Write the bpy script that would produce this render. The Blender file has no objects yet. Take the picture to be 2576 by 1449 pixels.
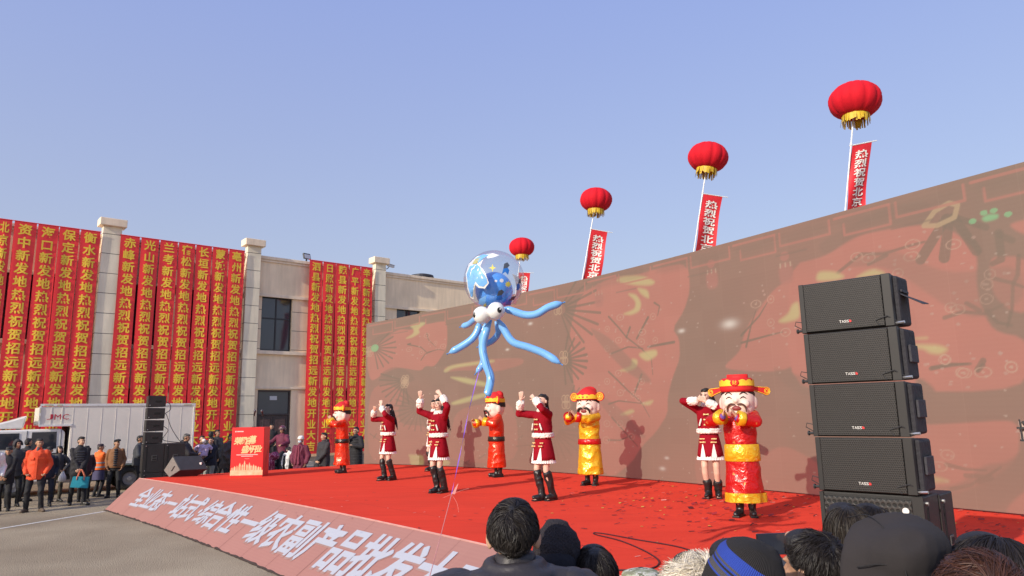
import bpy, math, random
import numpy as np
from mathutils import Vector, Matrix, Euler

sc = bpy.context.scene
col = sc.collection
RX = math.radians
random.seed(7)
rng = np.random.default_rng(7)

# ------------------------------------------------------------------ camera
FPX, CX, CY, CAM_H = 1790.0, 1288.0, 724.5, 2.1
PITCH, ROLL = math.atan((1045 - 724.5) / FPX), math.atan(0.018)
_f = Vector((0, math.cos(PITCH), math.sin(PITCH)))
_r0 = Vector((1, 0, 0)); _u0 = _r0.cross(_f)
_r = math.cos(ROLL) * _r0 - math.sin(ROLL) * _u0
_u = math.sin(ROLL) * _r0 + math.cos(ROLL) * _u0
cam_data = bpy.data.cameras.new('camera')
cam = bpy.data.objects.new('camera', cam_data); col.objects.link(cam)
cam_data.sensor_width = 36.0; cam_data.sensor_fit = 'HORIZONTAL'
cam_data.lens = 36.0 * FPX / 2576.0
cam_data.clip_start = 0.05; cam_data.clip_end = 3000
M = Matrix.Identity(4)
for i in range(3):
    M[i][0], M[i][1], M[i][2] = _r[i], _u[i], -_f[i]
M[2][3] = CAM_H
cam.matrix_world = M
sc.camera = cam

# ------------------------------------------------------------------ light
SUN_EL, SUN_AZ = RX(25.0), RX(221.5)          # sun stands behind and to the left of the viewer
world = bpy.data.worlds.new('World'); sc.world = world; world.use_nodes = True
wn = world.node_tree; wn.nodes.clear()
sky = wn.nodes.new('ShaderNodeTexSky'); sky.sky_type = 'NISHITA'; sky.sun_disc = False
sky.sun_elevation = SUN_EL; sky.sun_rotation = SUN_AZ
sky.altitude = 0.0; sky.air_density = 1.25; sky.dust_density = 2.6; sky.ozone_density = 3.2
bg = wn.nodes.new('ShaderNodeBackground'); bg.inputs['Strength'].default_value = 0.15
# thin winter haze veiling the blue: milky lavender, paler towards the horizon
wtc = wn.nodes.new('ShaderNodeTexCoord'); wsp = wn.nodes.new('ShaderNodeSeparateXYZ'); wn.links.new(wtc.outputs['Generated'], wsp.inputs[0])
wrm = wn.nodes.new('ShaderNodeValToRGB'); wn.links.new(wsp.outputs['Z'], wrm.inputs[0])
wrm.color_ramp.elements[0].position = 0.02; wrm.color_ramp.elements[0].color = (2.08, 2.08, 2.36, 1)
wrm.color_ramp.elements[1].position = 0.55; wrm.color_ramp.elements[1].color = (1.38, 1.66, 3.25, 1)
wmx = wn.nodes.new('ShaderNodeMix'); wmx.data_type = 'RGBA'; wmx.inputs[0].default_value = 0.72
wo = wn.nodes.new('ShaderNodeOutputWorld')
wn.links.new(sky.outputs[0], wmx.inputs[6]); wn.links.new(wrm.outputs[0], wmx.inputs[7]); wn.links.new(wmx.outputs[2], bg.inputs[0]); wn.links.new(bg.outputs[0], wo.inputs[0])
sun_d = bpy.data.lights.new('sun', 'SUN'); sun_d.energy = 2.6; sun_d.angle = RX(0.6)
sun_d.color = (1.0, 0.90, 0.76)
sun = bpy.data.objects.new('sun', sun_d); col.objects.link(sun)
LDIR = Vector((-math.sin(SUN_AZ) * math.cos(SUN_EL), -math.cos(SUN_AZ) * math.cos(SUN_EL), -math.sin(SUN_EL)))
sun.rotation_euler = LDIR.to_track_quat('-Z', 'Y').to_euler()
sun.location = (-30, -30, 30)
sc.view_settings.view_transform = 'Standard'
sc.view_settings.look = 'None'
sc.view_settings.exposure = 0.7
sc.view_settings.gamma = 1.0
sc.render.engine = 'CYCLES'
sc.cycles.max_bounces = 8; sc.cycles.transparent_max_bounces = 16
sc.cycles.use_denoising = True

# ------------------------------------------------------------------ survey helpers (photo measurements -> metres)
def ray(px, py):
    return _f + _r * ((px - CX) / FPX) - _u * ((py - CY) / FPX)
CAM = Vector((0, 0, CAM_H))
def on_z(px, py, z):
    d = ray(px, py); return CAM + d * ((z - CAM_H) / d.z)
def at_y(px, py, y):
    d = ray(px, py); return CAM + d * (y / d.y)
def on_plane(px, py, p0, n):
    d = ray(px, py); return CAM + d * ((p0 - CAM).dot(n) / d.dot(n))

# ------------------------------------------------------------------ materials
_mats = {}
def nodes_of(name):
    m = bpy.data.materials.new(name); m.use_nodes = True
    nt = m.node_tree
    return m, nt, nt.nodes['Principled BSDF']
def N(nt, t, **kw):
    n = nt.nodes.new(t)
    for k, v in kw.items():
        if k in n.inputs.keys() if isinstance(k, str) else False:
            n.inputs[k].default_value = v
        else:
            setattr(n, k, v)
    return n
def L(nt, a, b): nt.links.new(a, b)
def rgb(c): return (c[0], c[1], c[2], 1.0)
def mat(name, c, rough=0.7, metal=0.0, var=0.12, nscale=6.0, bump=0.0, bscale=60.0, spec=0.5,
        sheen=0.0, coat=0.0, c2=None, alpha=1.0, trans=0.0, emit=None, es=0.0):
    if name in _mats: return _mats[name]
    m, nt, b = nodes_of(name)
    tc = nt.nodes.new('ShaderNodeTexCoord')
    no = nt.nodes.new('ShaderNodeTexNoise'); no.inputs['Scale'].default_value = nscale
    no.inputs['Detail'].default_value = 5.0; no.inputs['Roughness'].default_value = 0.6
    L(nt, tc.outputs['Object'], no.inputs['Vector'])
    mx = nt.nodes.new('ShaderNodeMix'); mx.data_type = 'RGBA'
    lo = c2 if c2 is not None else tuple(x * (1 - var) for x in c)
    hi = c if c2 is not None else tuple(min(1.0, x * (1 + var)) for x in c)
    mx.inputs[6].default_value = rgb(lo); mx.inputs[7].default_value = rgb(hi)
    rmp = nt.nodes.new('ShaderNodeMapRange'); rmp.inputs[1].default_value = 0.3; rmp.inputs[2].default_value = 0.7
    L(nt, no.outputs['Fac'], rmp.inputs[0]); L(nt, rmp.outputs[0], mx.inputs[0])
    L(nt, mx.outputs[2], b.inputs['Base Color'])
    b.inputs['Roughness'].default_value = rough; b.inputs['Metallic'].default_value = metal
    b.inputs['Specular IOR Level'].default_value = spec
    b.inputs['Sheen Weight'].default_value = sheen; b.inputs['Coat Weight'].default_value = coat
    b.inputs['Alpha'].default_value = alpha; b.inputs['Transmission Weight'].default_value = trans
    if emit:
        b.inputs['Emission Color'].default_value = rgb(emit); b.inputs['Emission Strength'].default_value = es
    if bump:
        n2 = nt.nodes.new('ShaderNodeTexNoise'); n2.inputs['Scale'].default_value = bscale
        n2.inputs['Detail'].default_value = 4.0
        L(nt, tc.outputs['Object'], n2.inputs['Vector'])
        bp = nt.nodes.new('ShaderNodeBump'); bp.inputs['Strength'].default_value = bump
        bp.inputs['Distance'].default_value = 0.02
        L(nt, n2.outputs['Fac'], bp.inputs['Height']); L(nt, bp.outputs['Normal'], b.inputs['Normal'])
    _mats[name] = m
    return m

# ------------------------------------------------------------------ object helpers
def tag(o, label=None, cat=None, group=None, kind=None):
    if label: o['label'] = label
    if cat: o['category'] = cat
    if group: o['group'] = group
    if kind: o['kind'] = kind
    return o
def thing(name, label, cat, loc=(0, 0, 0), rz=0.0, group=None):
    o = bpy.data.objects.new(name, None); col.objects.link(o)
    o.location = loc; o.rotation_euler = (0, 0, rz); o.empty_display_size = 0.2
    return tag(o, label, cat, group)
def mesh_obj(name, v, f, mats, parent=None, smooth=False, mi=None):
    me = bpy.data.meshes.new(name)
    me.from_pydata([tuple(map(float, p)) for p in v] if not isinstance(v, np.ndarray) else v.tolist(), [], f)
    for m in (mats if isinstance(mats, (list, tuple)) else [mats]): me.materials.append(m)
    if mi is not None: me.polygons.foreach_set('material_index', np.array(mi, dtype=np.int32))
    if smooth: me.polygons.foreach_set('use_smooth', np.ones(len(me.polygons), dtype=bool))
    me.update()
    o = bpy.data.objects.new(name, me); col.objects.link(o)
    if parent is not None: o.parent = parent
    return o
def bevel(o, w=0.01, seg=2):
    b = o.modifiers.new('bevel', 'BEVEL'); b.width = w; b.segments = seg; b.limit_method = 'ANGLE'
    return o
def copy_tree(o, parent=None):
    c = o.copy(); col.objects.link(c)
    if parent is not None: c.parent = parent
    for ch in list(o.children): copy_tree(ch, c)
    return c

class MB:
    """collects simple shapes into ONE mesh"""
    def __init__(s): s.v = []; s.f = []; s.mi = []; s.m = 0; s.T = None
    def add(s, v, f):
        n = len(s.v)
        if s.T is not None: v = [s.T @ Vector(p) for p in v]
        s.v.extend([tuple(p) for p in v]); s.f.extend([tuple(i + n for i in q) for q in f]); s.mi.extend([s.m] * len(f))
        return s
    def box(s, c, d, R=None):
        x, y, z = d[0] / 2, d[1] / 2, d[2] / 2
        p = [Vector((sx * x, sy * y, sz * z)) for sz in (-1, 1) for sx, sy in ((-1, -1), (1, -1), (1, 1), (-1, 1))]
        if R is not None: p = [R @ q for q in p]
        p = [q + Vector(c) for q in p]
        return s.add(p, [(3, 2, 1, 0), (4, 5, 6, 7), (0, 1, 5, 4), (1, 2, 6, 5), (2, 3, 7, 6), (3, 0, 4, 7)])
    def box2(s, a, b):
        return s.box([(a[i] + b[i]) / 2 for i in range(3)], [abs(b[i] - a[i]) for i in range(3)])
    def prism(s, poly, y0, y1):
        """polygon in x,z extruded along y"""
        n = len(poly)
        v = [(p[0], y0, p[1]) for p in poly] + [(p[0], y1, p[1]) for p in poly]
        f = [tuple(range(n)), tuple(range(2 * n - 1, n - 1, -1))] + [(i, i + n, (i + 1) % n + n, (i + 1) % n) for i in range(n)]
        return s.add(v, f)
    def tube(s, path, r, n=8, caps=True):
        path = [Vector(p) for p in path]
        rr = r if isinstance(r, (list, tuple)) else [r] * len(path)
        v = []; f = []; prev = None
        for i, p in enumerate(path):
            d = (path[min(i + 1, len(path) - 1)] - path[max(i - 1, 0)]).normalized()
            if prev is None:
                a = d.orthogonal().normalized()
            else:
                a = (prev - d * prev.dot(d))
                a = a.normalized() if a.length > 1e-6 else d.orthogonal().normalized()
            prev = a; b = d.cross(a)
            for k in range(n):
                t = 2 * math.pi * k / n
                v.append(p + (a * math.cos(t) + b * math.sin(t)) * rr[i])
        for i in range(len(path) - 1):
            for k in range(n):
                f.append((i * n + k, i * n + (k + 1) % n, (i + 1) * n + (k + 1) % n, (i + 1) * n + k))
        if caps:
            f.append(tuple(range(n - 1, -1, -1))); f.append(tuple(range((len(path) - 1) * n, len(path) * n)))
        return s.add(v, f)
    def cyl(s, a, b, r, n=16): return s.tube([a, b], r, n)
    def ell(s, c, r, R=None, nu=16, nv=10):
        v = []; f = []
        for j in range(1, nv):
            th = math.pi * j / nv
            for i in range(nu):
                ph = 2 * math.pi * i / nu
                v.append(Vector((r[0] * math.sin(th) * math.cos(ph), r[1] * math.sin(th) * math.sin(ph), r[2] * math.cos(th))))
        v += [Vector((0, 0, r[2])), Vector((0, 0, -r[2]))]
        if R is not None: v = [R @ p for p in v]
        v = [p + Vector(c) for p in v]
        for j in range(nv - 2):
            for i in range(nu):
                f.append((j * nu + i, (j + 1) * nu + i, (j + 1) * nu + (i + 1) % nu, j * nu + (i + 1) % nu))
        t, b = len(v) - 2, len(v) - 1
        for i in range(nu):
            f.append((t, i, (i + 1) % nu)); k = (nv - 2) * nu
            f.append((b, k + (i + 1) % nu, k + i))
        return s.add(v, f)
    def loft(s, rings, n=24, cap=True, fold=None):
        """rings: (z, cx, cy, rx, ry); fold(angle, ring_index) scales the radius"""
        v = []; f = []
        for j, (z, cx, cy, rx, ry) in enumerate(rings):
            for i in range(n):
                t = 2 * math.pi * i / n; k = fold(t, j) if fold else 1.0
                v.append((cx + rx * k * math.cos(t), cy + ry * k * math.sin(t), z))
        for j in range(len(rings) - 1):
            for i in range(n):
                f.append((j * n + i, j * n + (i + 1) % n, (j + 1) * n + (i + 1) % n, (j + 1) * n + i))
        if cap:
            f.append(tuple(range(n - 1, -1, -1))); f.append(tuple(range((len(rings) - 1) * n, len(rings) * n)))
        return s.add(v, f)
    def quad(s, a, b, c, d): return s.add([a, b, c, d], [(0, 1, 2, 3)])
    def build(s, name, mats, parent=None, smooth=False, bev=0.0):
        o = mesh_obj(name, s.v, s.f, mats, parent, smooth, s.mi)
        if bev: bevel(o, bev)
        return o

def smooth_path(pts, k=6):
    """Catmull-Rom through the points"""
    P = [Vector(p) for p in pts]; P = [2 * P[0] - P[1]] + P + [2 * P[-1] - P[-2]]; out = []
    for i in range(1, len(P) - 2):
        for j in range(k):
            t = j / k
            out.append(0.5 * ((2 * P[i]) + (P[i + 1] - P[i - 1]) * t + (2 * P[i - 1] - 5 * P[i] + 4 * P[i + 1] - P[i + 2]) * t * t
                              + (3 * P[i] - P[i - 1] - 3 * P[i + 1] + P[i + 2]) * t ** 3))
    out.append(P[-2]); return out

# ------------------------------------------------------------------ lettering: glyphs of the built-in font as meshes
_gl = {}
def glyph(ch, bold=0.0):
    k = (ch, bold)
    if k in _gl: return _gl[k]
    cu = bpy.data.curves.new('glyph', 'FONT'); cu.body = ch; cu.size = 1.0; cu.resolution_u = 2; cu.offset = bold
    cu.fill_mode = 'FRONT'
    o = bpy.data.objects.new('glyph', cu); col.objects.link(o)
    dg = bpy.context.evaluated_depsgraph_get()
    me = bpy.data.meshes.new_from_object(o.evaluated_get(dg))
    v = np.array([p.co[:] for p in me.vertices]) if len(me.vertices) else np.zeros((0, 3))
    f = [tuple(p.vertices) for p in me.polygons]
    bpy.data.objects.remove(o); bpy.data.curves.remove(cu); bpy.data.meshes.remove(me)
    _gl[k] = (v, f); return _gl[k]
def add_glyph(mb, ch, fn, w, h, bold=0.03, fit=False, nrm=None):
    """fn(u,v)->point; the glyph is centred on u=v=0, w by h metres; nrm: stack slightly shifted layers for a heavy face"""
    v, f = glyph(ch, 0.0 if fit else 0.013)
    if not len(v): return
    lo, hi = v.min(0), v.max(0)
    if fit:
        u = ((v[:, 0] - lo[0]) / max(hi[0] - lo[0], 1e-6) - 0.5) * w; t = ((v[:, 1] - lo[1]) / max(hi[1] - lo[1], 1e-6) - 0.5) * h
    else:
        u = (v[:, 0] - (lo[0] + hi[0]) / 2) * w; t = (v[:, 1] - 0.33) * h
    if nrm is None: mb.add([fn(a, b) for a, b in zip(u, t)], f); return
    nrm = Vector(nrm)
    for k, (du, dv) in enumerate(((0, 0), (-1, -1), (1, 1), (-1, 1), (1, -1))):
        mb.add([Vector(fn(a + du * bold * .62 * w, b + dv * bold * .42 * h)) + nrm * (.0009 * k) for a, b in zip(u, t)], f)

# ------------------------------------------------------------------ organic shapes: overlapping solids fused into one continuous skin
def fuse(mb, voxel=0.012, it=4, wrinkle=0.0, wfreq=14.0, seed=0):
    me = bpy.data.meshes.new('tmp'); me.from_pydata(mb.v, [], mb.f); me.update()
    o = bpy.data.objects.new('tmp', me); col.objects.link(o)
    r = o.modifiers.new('r', 'REMESH'); r.mode = 'VOXEL'; r.voxel_size = voxel; r.adaptivity = 0.0
    if it:
        s = o.modifiers.new('s', 'SMOOTH'); s.iterations = it; s.factor = 0.5
    dg = bpy.context.evaluated_depsgraph_get()
    out = bpy.data.meshes.new_from_object(o.evaluated_get(dg))
    bpy.data.objects.remove(o); bpy.data.meshes.remove(me)
    n = len(out.vertices)
    if wrinkle and n:
        co = np.empty(n * 3); out.vertices.foreach_get('co', co); co = co.reshape(-1, 3)
        no = np.empty(n * 3); out.vertices.foreach_get('normal', no); no = no.reshape(-1, 3)
        g = np.random.default_rng(seed); d = np.zeros(n)
        for k in range(7):
            q = g.normal(size=3); q[2] *= 1.5; q *= wfreq * (0.5 + 1.3 * g.random()) / np.linalg.norm(q)
            d += np.sin(co @ q + 2.5 * np.sin(co @ g.normal(size=3) * 5) + g.random() * 6.28)
        d = -np.abs(d) / 2.0 + 0.6
        co += no * (d * wrinkle)[:, None]
        out.vertices.foreach_set('co', co.ravel())
    out.polygons.foreach_set('use_smooth', np.ones(len(out.polygons), dtype=bool)); out.update()
    return out
def fused(name, mb, m, parent=None, **kw):
    me = fuse(mb, **kw); me.name = name; me.materials.append(m)
    o = bpy.data.objects.new(name, me); col.objects.link(o)
    if parent is not None: o.parent = parent
    return o
def cap(mb, a, b, ra, rb, n=12):
    """tapered capsule"""
    a = Vector(a); b = Vector(b); d = b - a; l = d.length
    d = d / l if l > 1e-6 else Vector((0, 0, 1))
    p = []; r = []
    for k in range(4):
        t = math.pi / 2 * (k / 4.0); p.append(a - d * ra * math.cos(t)); r.append(max(ra * math.sin(t), 0.0008))
    p.append(a); r.append(ra); p.append(b); r.append(rb)
    for k in range(3, -1, -1):
        t = math.pi / 2 * (k / 4.0); p.append(b + d * rb * math.cos(t)); r.append(max(rb * math.sin(t), 0.0008))
    return mb.tube(p, r, n)
# =================================================================== SETTING
S = 0.76                                   # stage height
def curve_fn(pts, deg=3):
    """smooth plan curve through surveyed points -> array of (x,y), arc-length parametrised sampler"""
    P = np.array(pts, float); a, b = P[0], P[-1]; ch = b - a; Lc = np.linalg.norm(ch); d = ch / Lc; n = np.array([-d[1], d[0]])
    t = (P - a) @ d / Lc; o = (P - a) @ n
    k = np.polyfit(t, o, min(deg, len(P) - 1), w=np.where((t < 1e-6) | (t > 1 - 1e-6), 8, 1))
    tt = np.linspace(-0.03, 1.12, 900)
    C = a + np.outer(tt * Lc, d) + np.outer(np.polyval(k, tt), n)
    i0 = np.argmin(np.abs(tt)); s = np.concatenate([[0], np.cumsum(np.linalg.norm(np.diff(C, axis=0), axis=1))]); s -= s[i0]
    i1 = np.argmin(np.abs(tt - 1)); Ltot = s[i1]
    def f(q):
        x = np.interp(q, s, C[:, 0]); y = np.interp(q, s, C[:, 1])
        e = 0.02; tx = np.interp(q + e, s, C[:, 0]) - np.interp(q - e, s, C[:, 0]); ty = np.interp(q + e, s, C[:, 1]) - np.interp(q - e, s, C[:, 1])
        l = math.hypot(tx, ty) if np.isscalar(q) else np.hypot(tx, ty)
        return x, y, tx / l, ty / l
    return f, Ltot
wall_f, WALL_L = curve_fn([(-4.40, 21.52), (-1.0, 19.09), (1.5, 16.52), (3.09, 14.2), (4.71, 11.78), (6.3, 9.21)])
rtop_f, RTOP_L = curve_fn([(-9.07, 17.67), (-5.94, 14.51), (-2.32, 10.32), (-0.26, 7.72), (1.35, 5.5), (3.2, 2.9)], 2)
rbot_f, RBOT_L = curve_fn([(-10.0, 17.95), (-6.17, 13.84), (-3.26, 10.24), (-0.9, 7.2), (0.55, 5.2), (2.45, 2.5)], 2)

# ---- ground: one sheet to the horizon
def ground_mat():
    m, nt, b = nodes_of('asphalt')
    tc = nt.nodes.new('ShaderNodeTexCoord')
    n1 = nt.nodes.new('ShaderNodeTexNoise'); n1.inputs['Scale'].default_value = 0.35; n1.inputs['Detail'].default_value = 8
    n2 = nt.nodes.new('ShaderNodeTexNoise'); n2.inputs['Scale'].default_value = 55; n2.inputs['Detail'].default_value = 5; n2.inputs['Roughness'].default_value = .8
    vo = nt.nodes.new('ShaderNodeTexVoronoi'); vo.inputs['Scale'].default_value = 75
    for n in (n1, n2, vo): L(nt, tc.outputs['Object'], n.inputs['Vector'])
    r = nt.nodes.new('ShaderNodeValToRGB'); r.color_ramp.elements[0].position = .3; r.color_ramp.elements[0].color = (.29, .235, .165, 1)
    r.color_ramp.elements[1].position = .72; r.color_ramp.elements[1].color = (.52, .44, .315, 1)
    L(nt, n1.outputs['Fac'], r.inputs[0])
    r2 = nt.nodes.new('ShaderNodeValToRGB'); r2.color_ramp.elements[0].position = .3; r2.color_ramp.elements[0].color = (.45, .44, .42, 1)
    r2.color_ramp.elements[1].position = .68; r2.color_ramp.elements[1].color = (1.35, 1.33, 1.28, 1)
    L(nt, n2.outputs['Fac'], r2.inputs[0])
    mx = nt.nodes.new('ShaderNodeMix'); mx.data_type = 'RGBA'; mx.blend_type = 'MULTIPLY'; mx.inputs[0].default_value = 1
    L(nt, r.outputs[0], mx.inputs[6]); L(nt, r2.outputs[0], mx.inputs[7]); L(nt, mx.outputs[2], b.inputs['Base Color'])
    b.inputs['Roughness'].default_value = .92; b.inputs['Specular IOR Level'].default_value = .2
    bp = nt.nodes.new('ShaderNodeBump'); bp.inputs['Strength'].default_value = .9; bp.inputs['Distance'].default_value = .012
    L(nt, vo.outputs['Distance'], bp.inputs['Height']); L(nt, bp.outputs[0], b.inputs['Normal'])
    return m
g = MB(); xs = [-1500, -60, -20, 0, 20, 60, 1500]; ys = [-1500, -40, 0, 10, 20, 30, 60, 1500]
gv = [(x, y, 0) for y in ys for x in xs]
gf = [(j * 7 + i, j * 7 + i + 1, (j + 1) * 7 + i + 1, (j + 1) * 7 + i) for j in range(len(ys) - 1) for i in range(6)]
tag(mesh_obj('ground', gv, gf, ground_mat()), kind='structure')
# worn white parking line on the asphalt
m_line = mat('road_paint', (.62, .60, .55), .9, var=.25, nscale=9)
a = on_z(-60, 1340, 0); b_ = on_z(262, 1287, 0)
d = (b_ - a).normalized(); n = Vector((-d.y, d.x, 0)) * 0.055
mb = MB()
a.z = b_.z = 0.004
mb.quad(a - n, b_ - n, b_ + n, a + n)
tag(mb.build('road_marking', m_line), kind='structure')

# ---- stage deck under red carpet
def carpet_mat():
    m, nt, b = nodes_of('red_carpet')
    tc = nt.nodes.new('ShaderNodeTexCoord')
    mp = nt.nodes.new('ShaderNodeMapping'); mp.inputs['Rotation'].default_value = (0, 0, RX(50)); mp.inputs['Scale'].default_value = (.35, 2.6, 1)
    n1 = nt.nodes.new('ShaderNodeTexNoise'); n1.inputs['Scale'].default_value = 1.2; n1.inputs['Detail'].default_value = 7; n1.inputs['Roughness'].default_value = .65
    n2 = nt.nodes.new('ShaderNodeTexNoise'); n2.inputs['Scale'].default_value = 160; n2.inputs['Detail'].default_value = 3
    L(nt, tc.outputs['Object'], mp.inputs[0]); L(nt, mp.outputs[0], n1.inputs['Vector']); L(nt, tc.outputs['Object'], n2.inputs['Vector'])
    r = nt.nodes.new('ShaderNodeValToRGB'); r.color_ramp.elements[0].position = .25; r.color_ramp.elements[0].color = (.70, .042, .020, 1)
    r.color_ramp.elements[1].position = .75; r.color_ramp.elements[1].color = (.82, .058, .028, 1)
    L(nt, n1.outputs['Fac'], r.inputs[0])
    sp = nt.nodes.new('ShaderNodeSeparateXYZ'); m3 = nt.nodes.new('ShaderNodeMapping'); m3.inputs['Rotation'].default_value = (0, 0, RX(50)); L(nt, tc.outputs['Object'], m3.inputs[0]); L(nt, m3.outputs[0], sp.inputs[0])
    n4 = nt.nodes.new('ShaderNodeMath'); n4.operation = 'MULTIPLY_ADD'; n4.inputs[1].default_value = .06; L(nt, n1.outputs['Fac'], n4.inputs[0]); L(nt, sp.outputs['Y'], n4.inputs[2])
    d4 = nt.nodes.new('ShaderNodeMath'); d4.operation = 'DIVIDE'; d4.inputs[1].default_value = 1.9; L(nt, n4.outputs[0], d4.inputs[0]); f4 = nt.nodes.new('ShaderNodeMath'); f4.operation = 'FRACT'; L(nt, d4.outputs[0], f4.inputs[0])
    l4 = nt.nodes.new('ShaderNodeMath'); l4.operation = 'LESS_THAN'; l4.inputs[1].default_value = .010; L(nt, f4.outputs[0], l4.inputs[0])
    n5 = nt.nodes.new('ShaderNodeTexNoise'); n5.inputs['Scale'].default_value = .55; n5.inputs['Detail'].default_value = 6; L(nt, tc.outputs['Object'], n5.inputs['Vector'])
    r5 = nt.nodes.new('ShaderNodeMapRange'); r5.inputs[1].default_value = .55; r5.inputs[2].default_value = .75; r5.inputs[4].default_value = .22; L(nt, n5.outputs['Fac'], r5.inputs[0])
    a5 = nt.nodes.new('ShaderNodeMath'); a5.operation = 'MULTIPLY_ADD'; a5.inputs[1].default_value = .35; L(nt, l4.outputs[0], a5.inputs[0]); L(nt, r5.outputs[0], a5.inputs[2])
    m5 = nt.nodes.new('ShaderNodeMix'); m5.data_type = 'RGBA'; m5.inputs[7].default_value = (.42, .03, .02, 1); L(nt, a5.outputs[0], m5.inputs[0]); L(nt, r.outputs[0], m5.inputs[6]); L(nt, m5.outputs[2], b.inputs['Base Color'])
    b.inputs['Roughness'].default_value = 1; b.inputs['Specular IOR Level'].default_value = .15
    b.inputs['Sheen Weight'].default_value = .04; b.inputs['Sheen Tint'].default_value = (1, .2, .15, 1)
    ad = nt.nodes.new('ShaderNodeMath'); ad.operation = 'MULTIPLY_ADD'; ad.inputs[1].default_value = .25
    L(nt, n2.outputs['Fac'], ad.inputs[0]); L(nt, n1.outputs['Fac'], ad.inputs[2])
    bp = nt.nodes.new('ShaderNodeBump'); bp.inputs['Strength'].default_value = .35; bp.inputs['Distance'].default_value = .03
    L(nt, ad.outputs[0], bp.inputs['Height']); L(nt, bp.outputs[0], b.inputs['Normal'])
    return m
m_carpet = carpet_mat()
stage = thing('stage', 'low platform covered in bright red carpet in front of the big curved screen', 'stage', (0, 0, 0))
NS = 60; v = []; f = []; ND = 8
for i in range(NS + 1):
    t = i / NS
    x0, y0, tx, ty = rtop_f(t * RTOP_L); x1, y1, ux, uy = wall_f(t * (WALL_L + 1.2))
    x1 -= uy * .35 * 1; y1 += ux * .35
    for j in range(ND + 1):
        q = j / ND
        v.append((x0 + (x1 - x0) * q, y0 + (y1 - y0) * q, S))
for i in range(NS):
    for j in range(ND):
        k = i * (ND + 1) + j; f.append((k, k + ND + 1, k + ND + 2, k + 1))
mesh_obj('carpet', v, f, m_carpet, stage)
sk = MB()                                   # skirt below the carpet, set in a little
def deck_edge(t, q):
    x0, y0, _, _ = rtop_f(t * RTOP_L); x1, y1, ux, uy = wall_f(t * (WALL_L + 1.2)); x1 -= uy * .35; y1 += ux * .35
    return x0 + (x1 - x0) * q, y0 + (y1 - y0) * q
ring = [deck_edge(0.003, q / 6) for q in range(7)] + [deck_edge(t / 30, .998) for t in range(1, 31)] + [deck_edge(.998, 1 - q / 6) for q in range(7)]
rv = [(x, y, .002) for x, y in ring] + [(x, y, S - .004) for x, y in ring]; k = len(ring)
mesh_obj('skirt', rv, [(i, i + 1, i + 1 + k, i + k) for i in range(k - 1)], mat('stage_skirt', (.30, .02, .02), .9, bump=.3), stage)

# ---- LED surfaces: grids with a colour attribute for what the panels display
def led_mat(name, base, strength, pitch_rows, moire=.0):
    m, nt, b = nodes_of(name)
    at = nt.nodes.new('ShaderNodeAttribute'); at.attribute_name = 'picture'
    uv = nt.nodes.new('ShaderNodeAttribute'); uv.attribute_name = 'panel'
    sp = nt.nodes.new('ShaderNodeSeparateXYZ'); L(nt, uv.outputs['Vector'], sp.inputs[0])
    # module seams every 0.5 m, module rows slightly different in reflectance
    wn_ = nt.nodes.new('ShaderNodeTexWhiteNoise'); wn_.noise_dimensions = '2D'
    sc_ = nt.nodes.new('ShaderNodeVectorMath'); sc_.operation = 'SCALE'; sc_.inputs[3].default_value = 2.0
    fl = nt.nodes.new('ShaderNodeVectorMath'); fl.operation = 'FLOOR'
    L(nt, uv.outputs['Vector'], sc_.inputs[0]); L(nt, sc_.outputs[0], fl.inputs[0]); L(nt, fl.outputs[0], wn_.inputs['Vector'])
    fr = nt.nodes.new('ShaderNodeMath'); fr.operation = 'FRACT'
    mu = nt.nodes.new('ShaderNodeMath'); mu.operation = 'MULTIPLY'; mu.inputs[1].default_value = 1.0; L(nt, sp.outputs['X'], mu.inputs[0]); L(nt, mu.outputs[0], fr.inputs[0])
    cp = nt.nodes.new('ShaderNodeMath'); cp.operation = 'LESS_THAN'; cp.inputs[1].default_value = .012; L(nt, fr.outputs[0], cp.inputs[0])
    wv = nt.nodes.new('ShaderNodeMath'); wv.operation = 'SINE'
    wm = nt.nodes.new('ShaderNodeMath'); wm.operation = 'MULTIPLY'; wm.inputs[1].default_value = pitch_rows; L(nt, sp.outputs['Y'], wm.inputs[0]); L(nt, wm.outputs[0], wv.inputs[0])
    mr = nt.nodes.new('ShaderNodeMapRange'); mr.inputs[3].default_value = .975; mr.inputs[4].default_value = 1.025; L(nt, wn_.outputs['Value'], mr.inputs[0])
    ma = nt.nodes.new('ShaderNodeMath'); ma.operation = 'MULTIPLY_ADD'; ma.inputs[1].default_value = moire; L(nt, wv.outputs[0], ma.inputs[0]); L(nt, mr.outputs[0], ma.inputs[2])
    sb = nt.nodes.new('ShaderNodeMath'); sb.operation = 'MULTIPLY_ADD'; sb.inputs[1].default_value = .07; L(nt, cp.outputs[0], sb.inputs[0]); L(nt, ma.outputs[0], sb.inputs[2])
    cl = nt.nodes.new('ShaderNodeVectorMath'); cl.operation = 'SCALE'; cl.inputs[0].default_value = base; L(nt, sb.outputs[0], cl.inputs[3])
    L(nt, cl.outputs[0], b.inputs['Base Color']); b.inputs['Roughness'].default_value = .62
    b.inputs['Specular IOR Level'].default_value = .3
    L(nt, at.outputs['Color'], b.inputs['Emission Color']); b.inputs['Emission Strength'].default_value = strength
    return m
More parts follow.
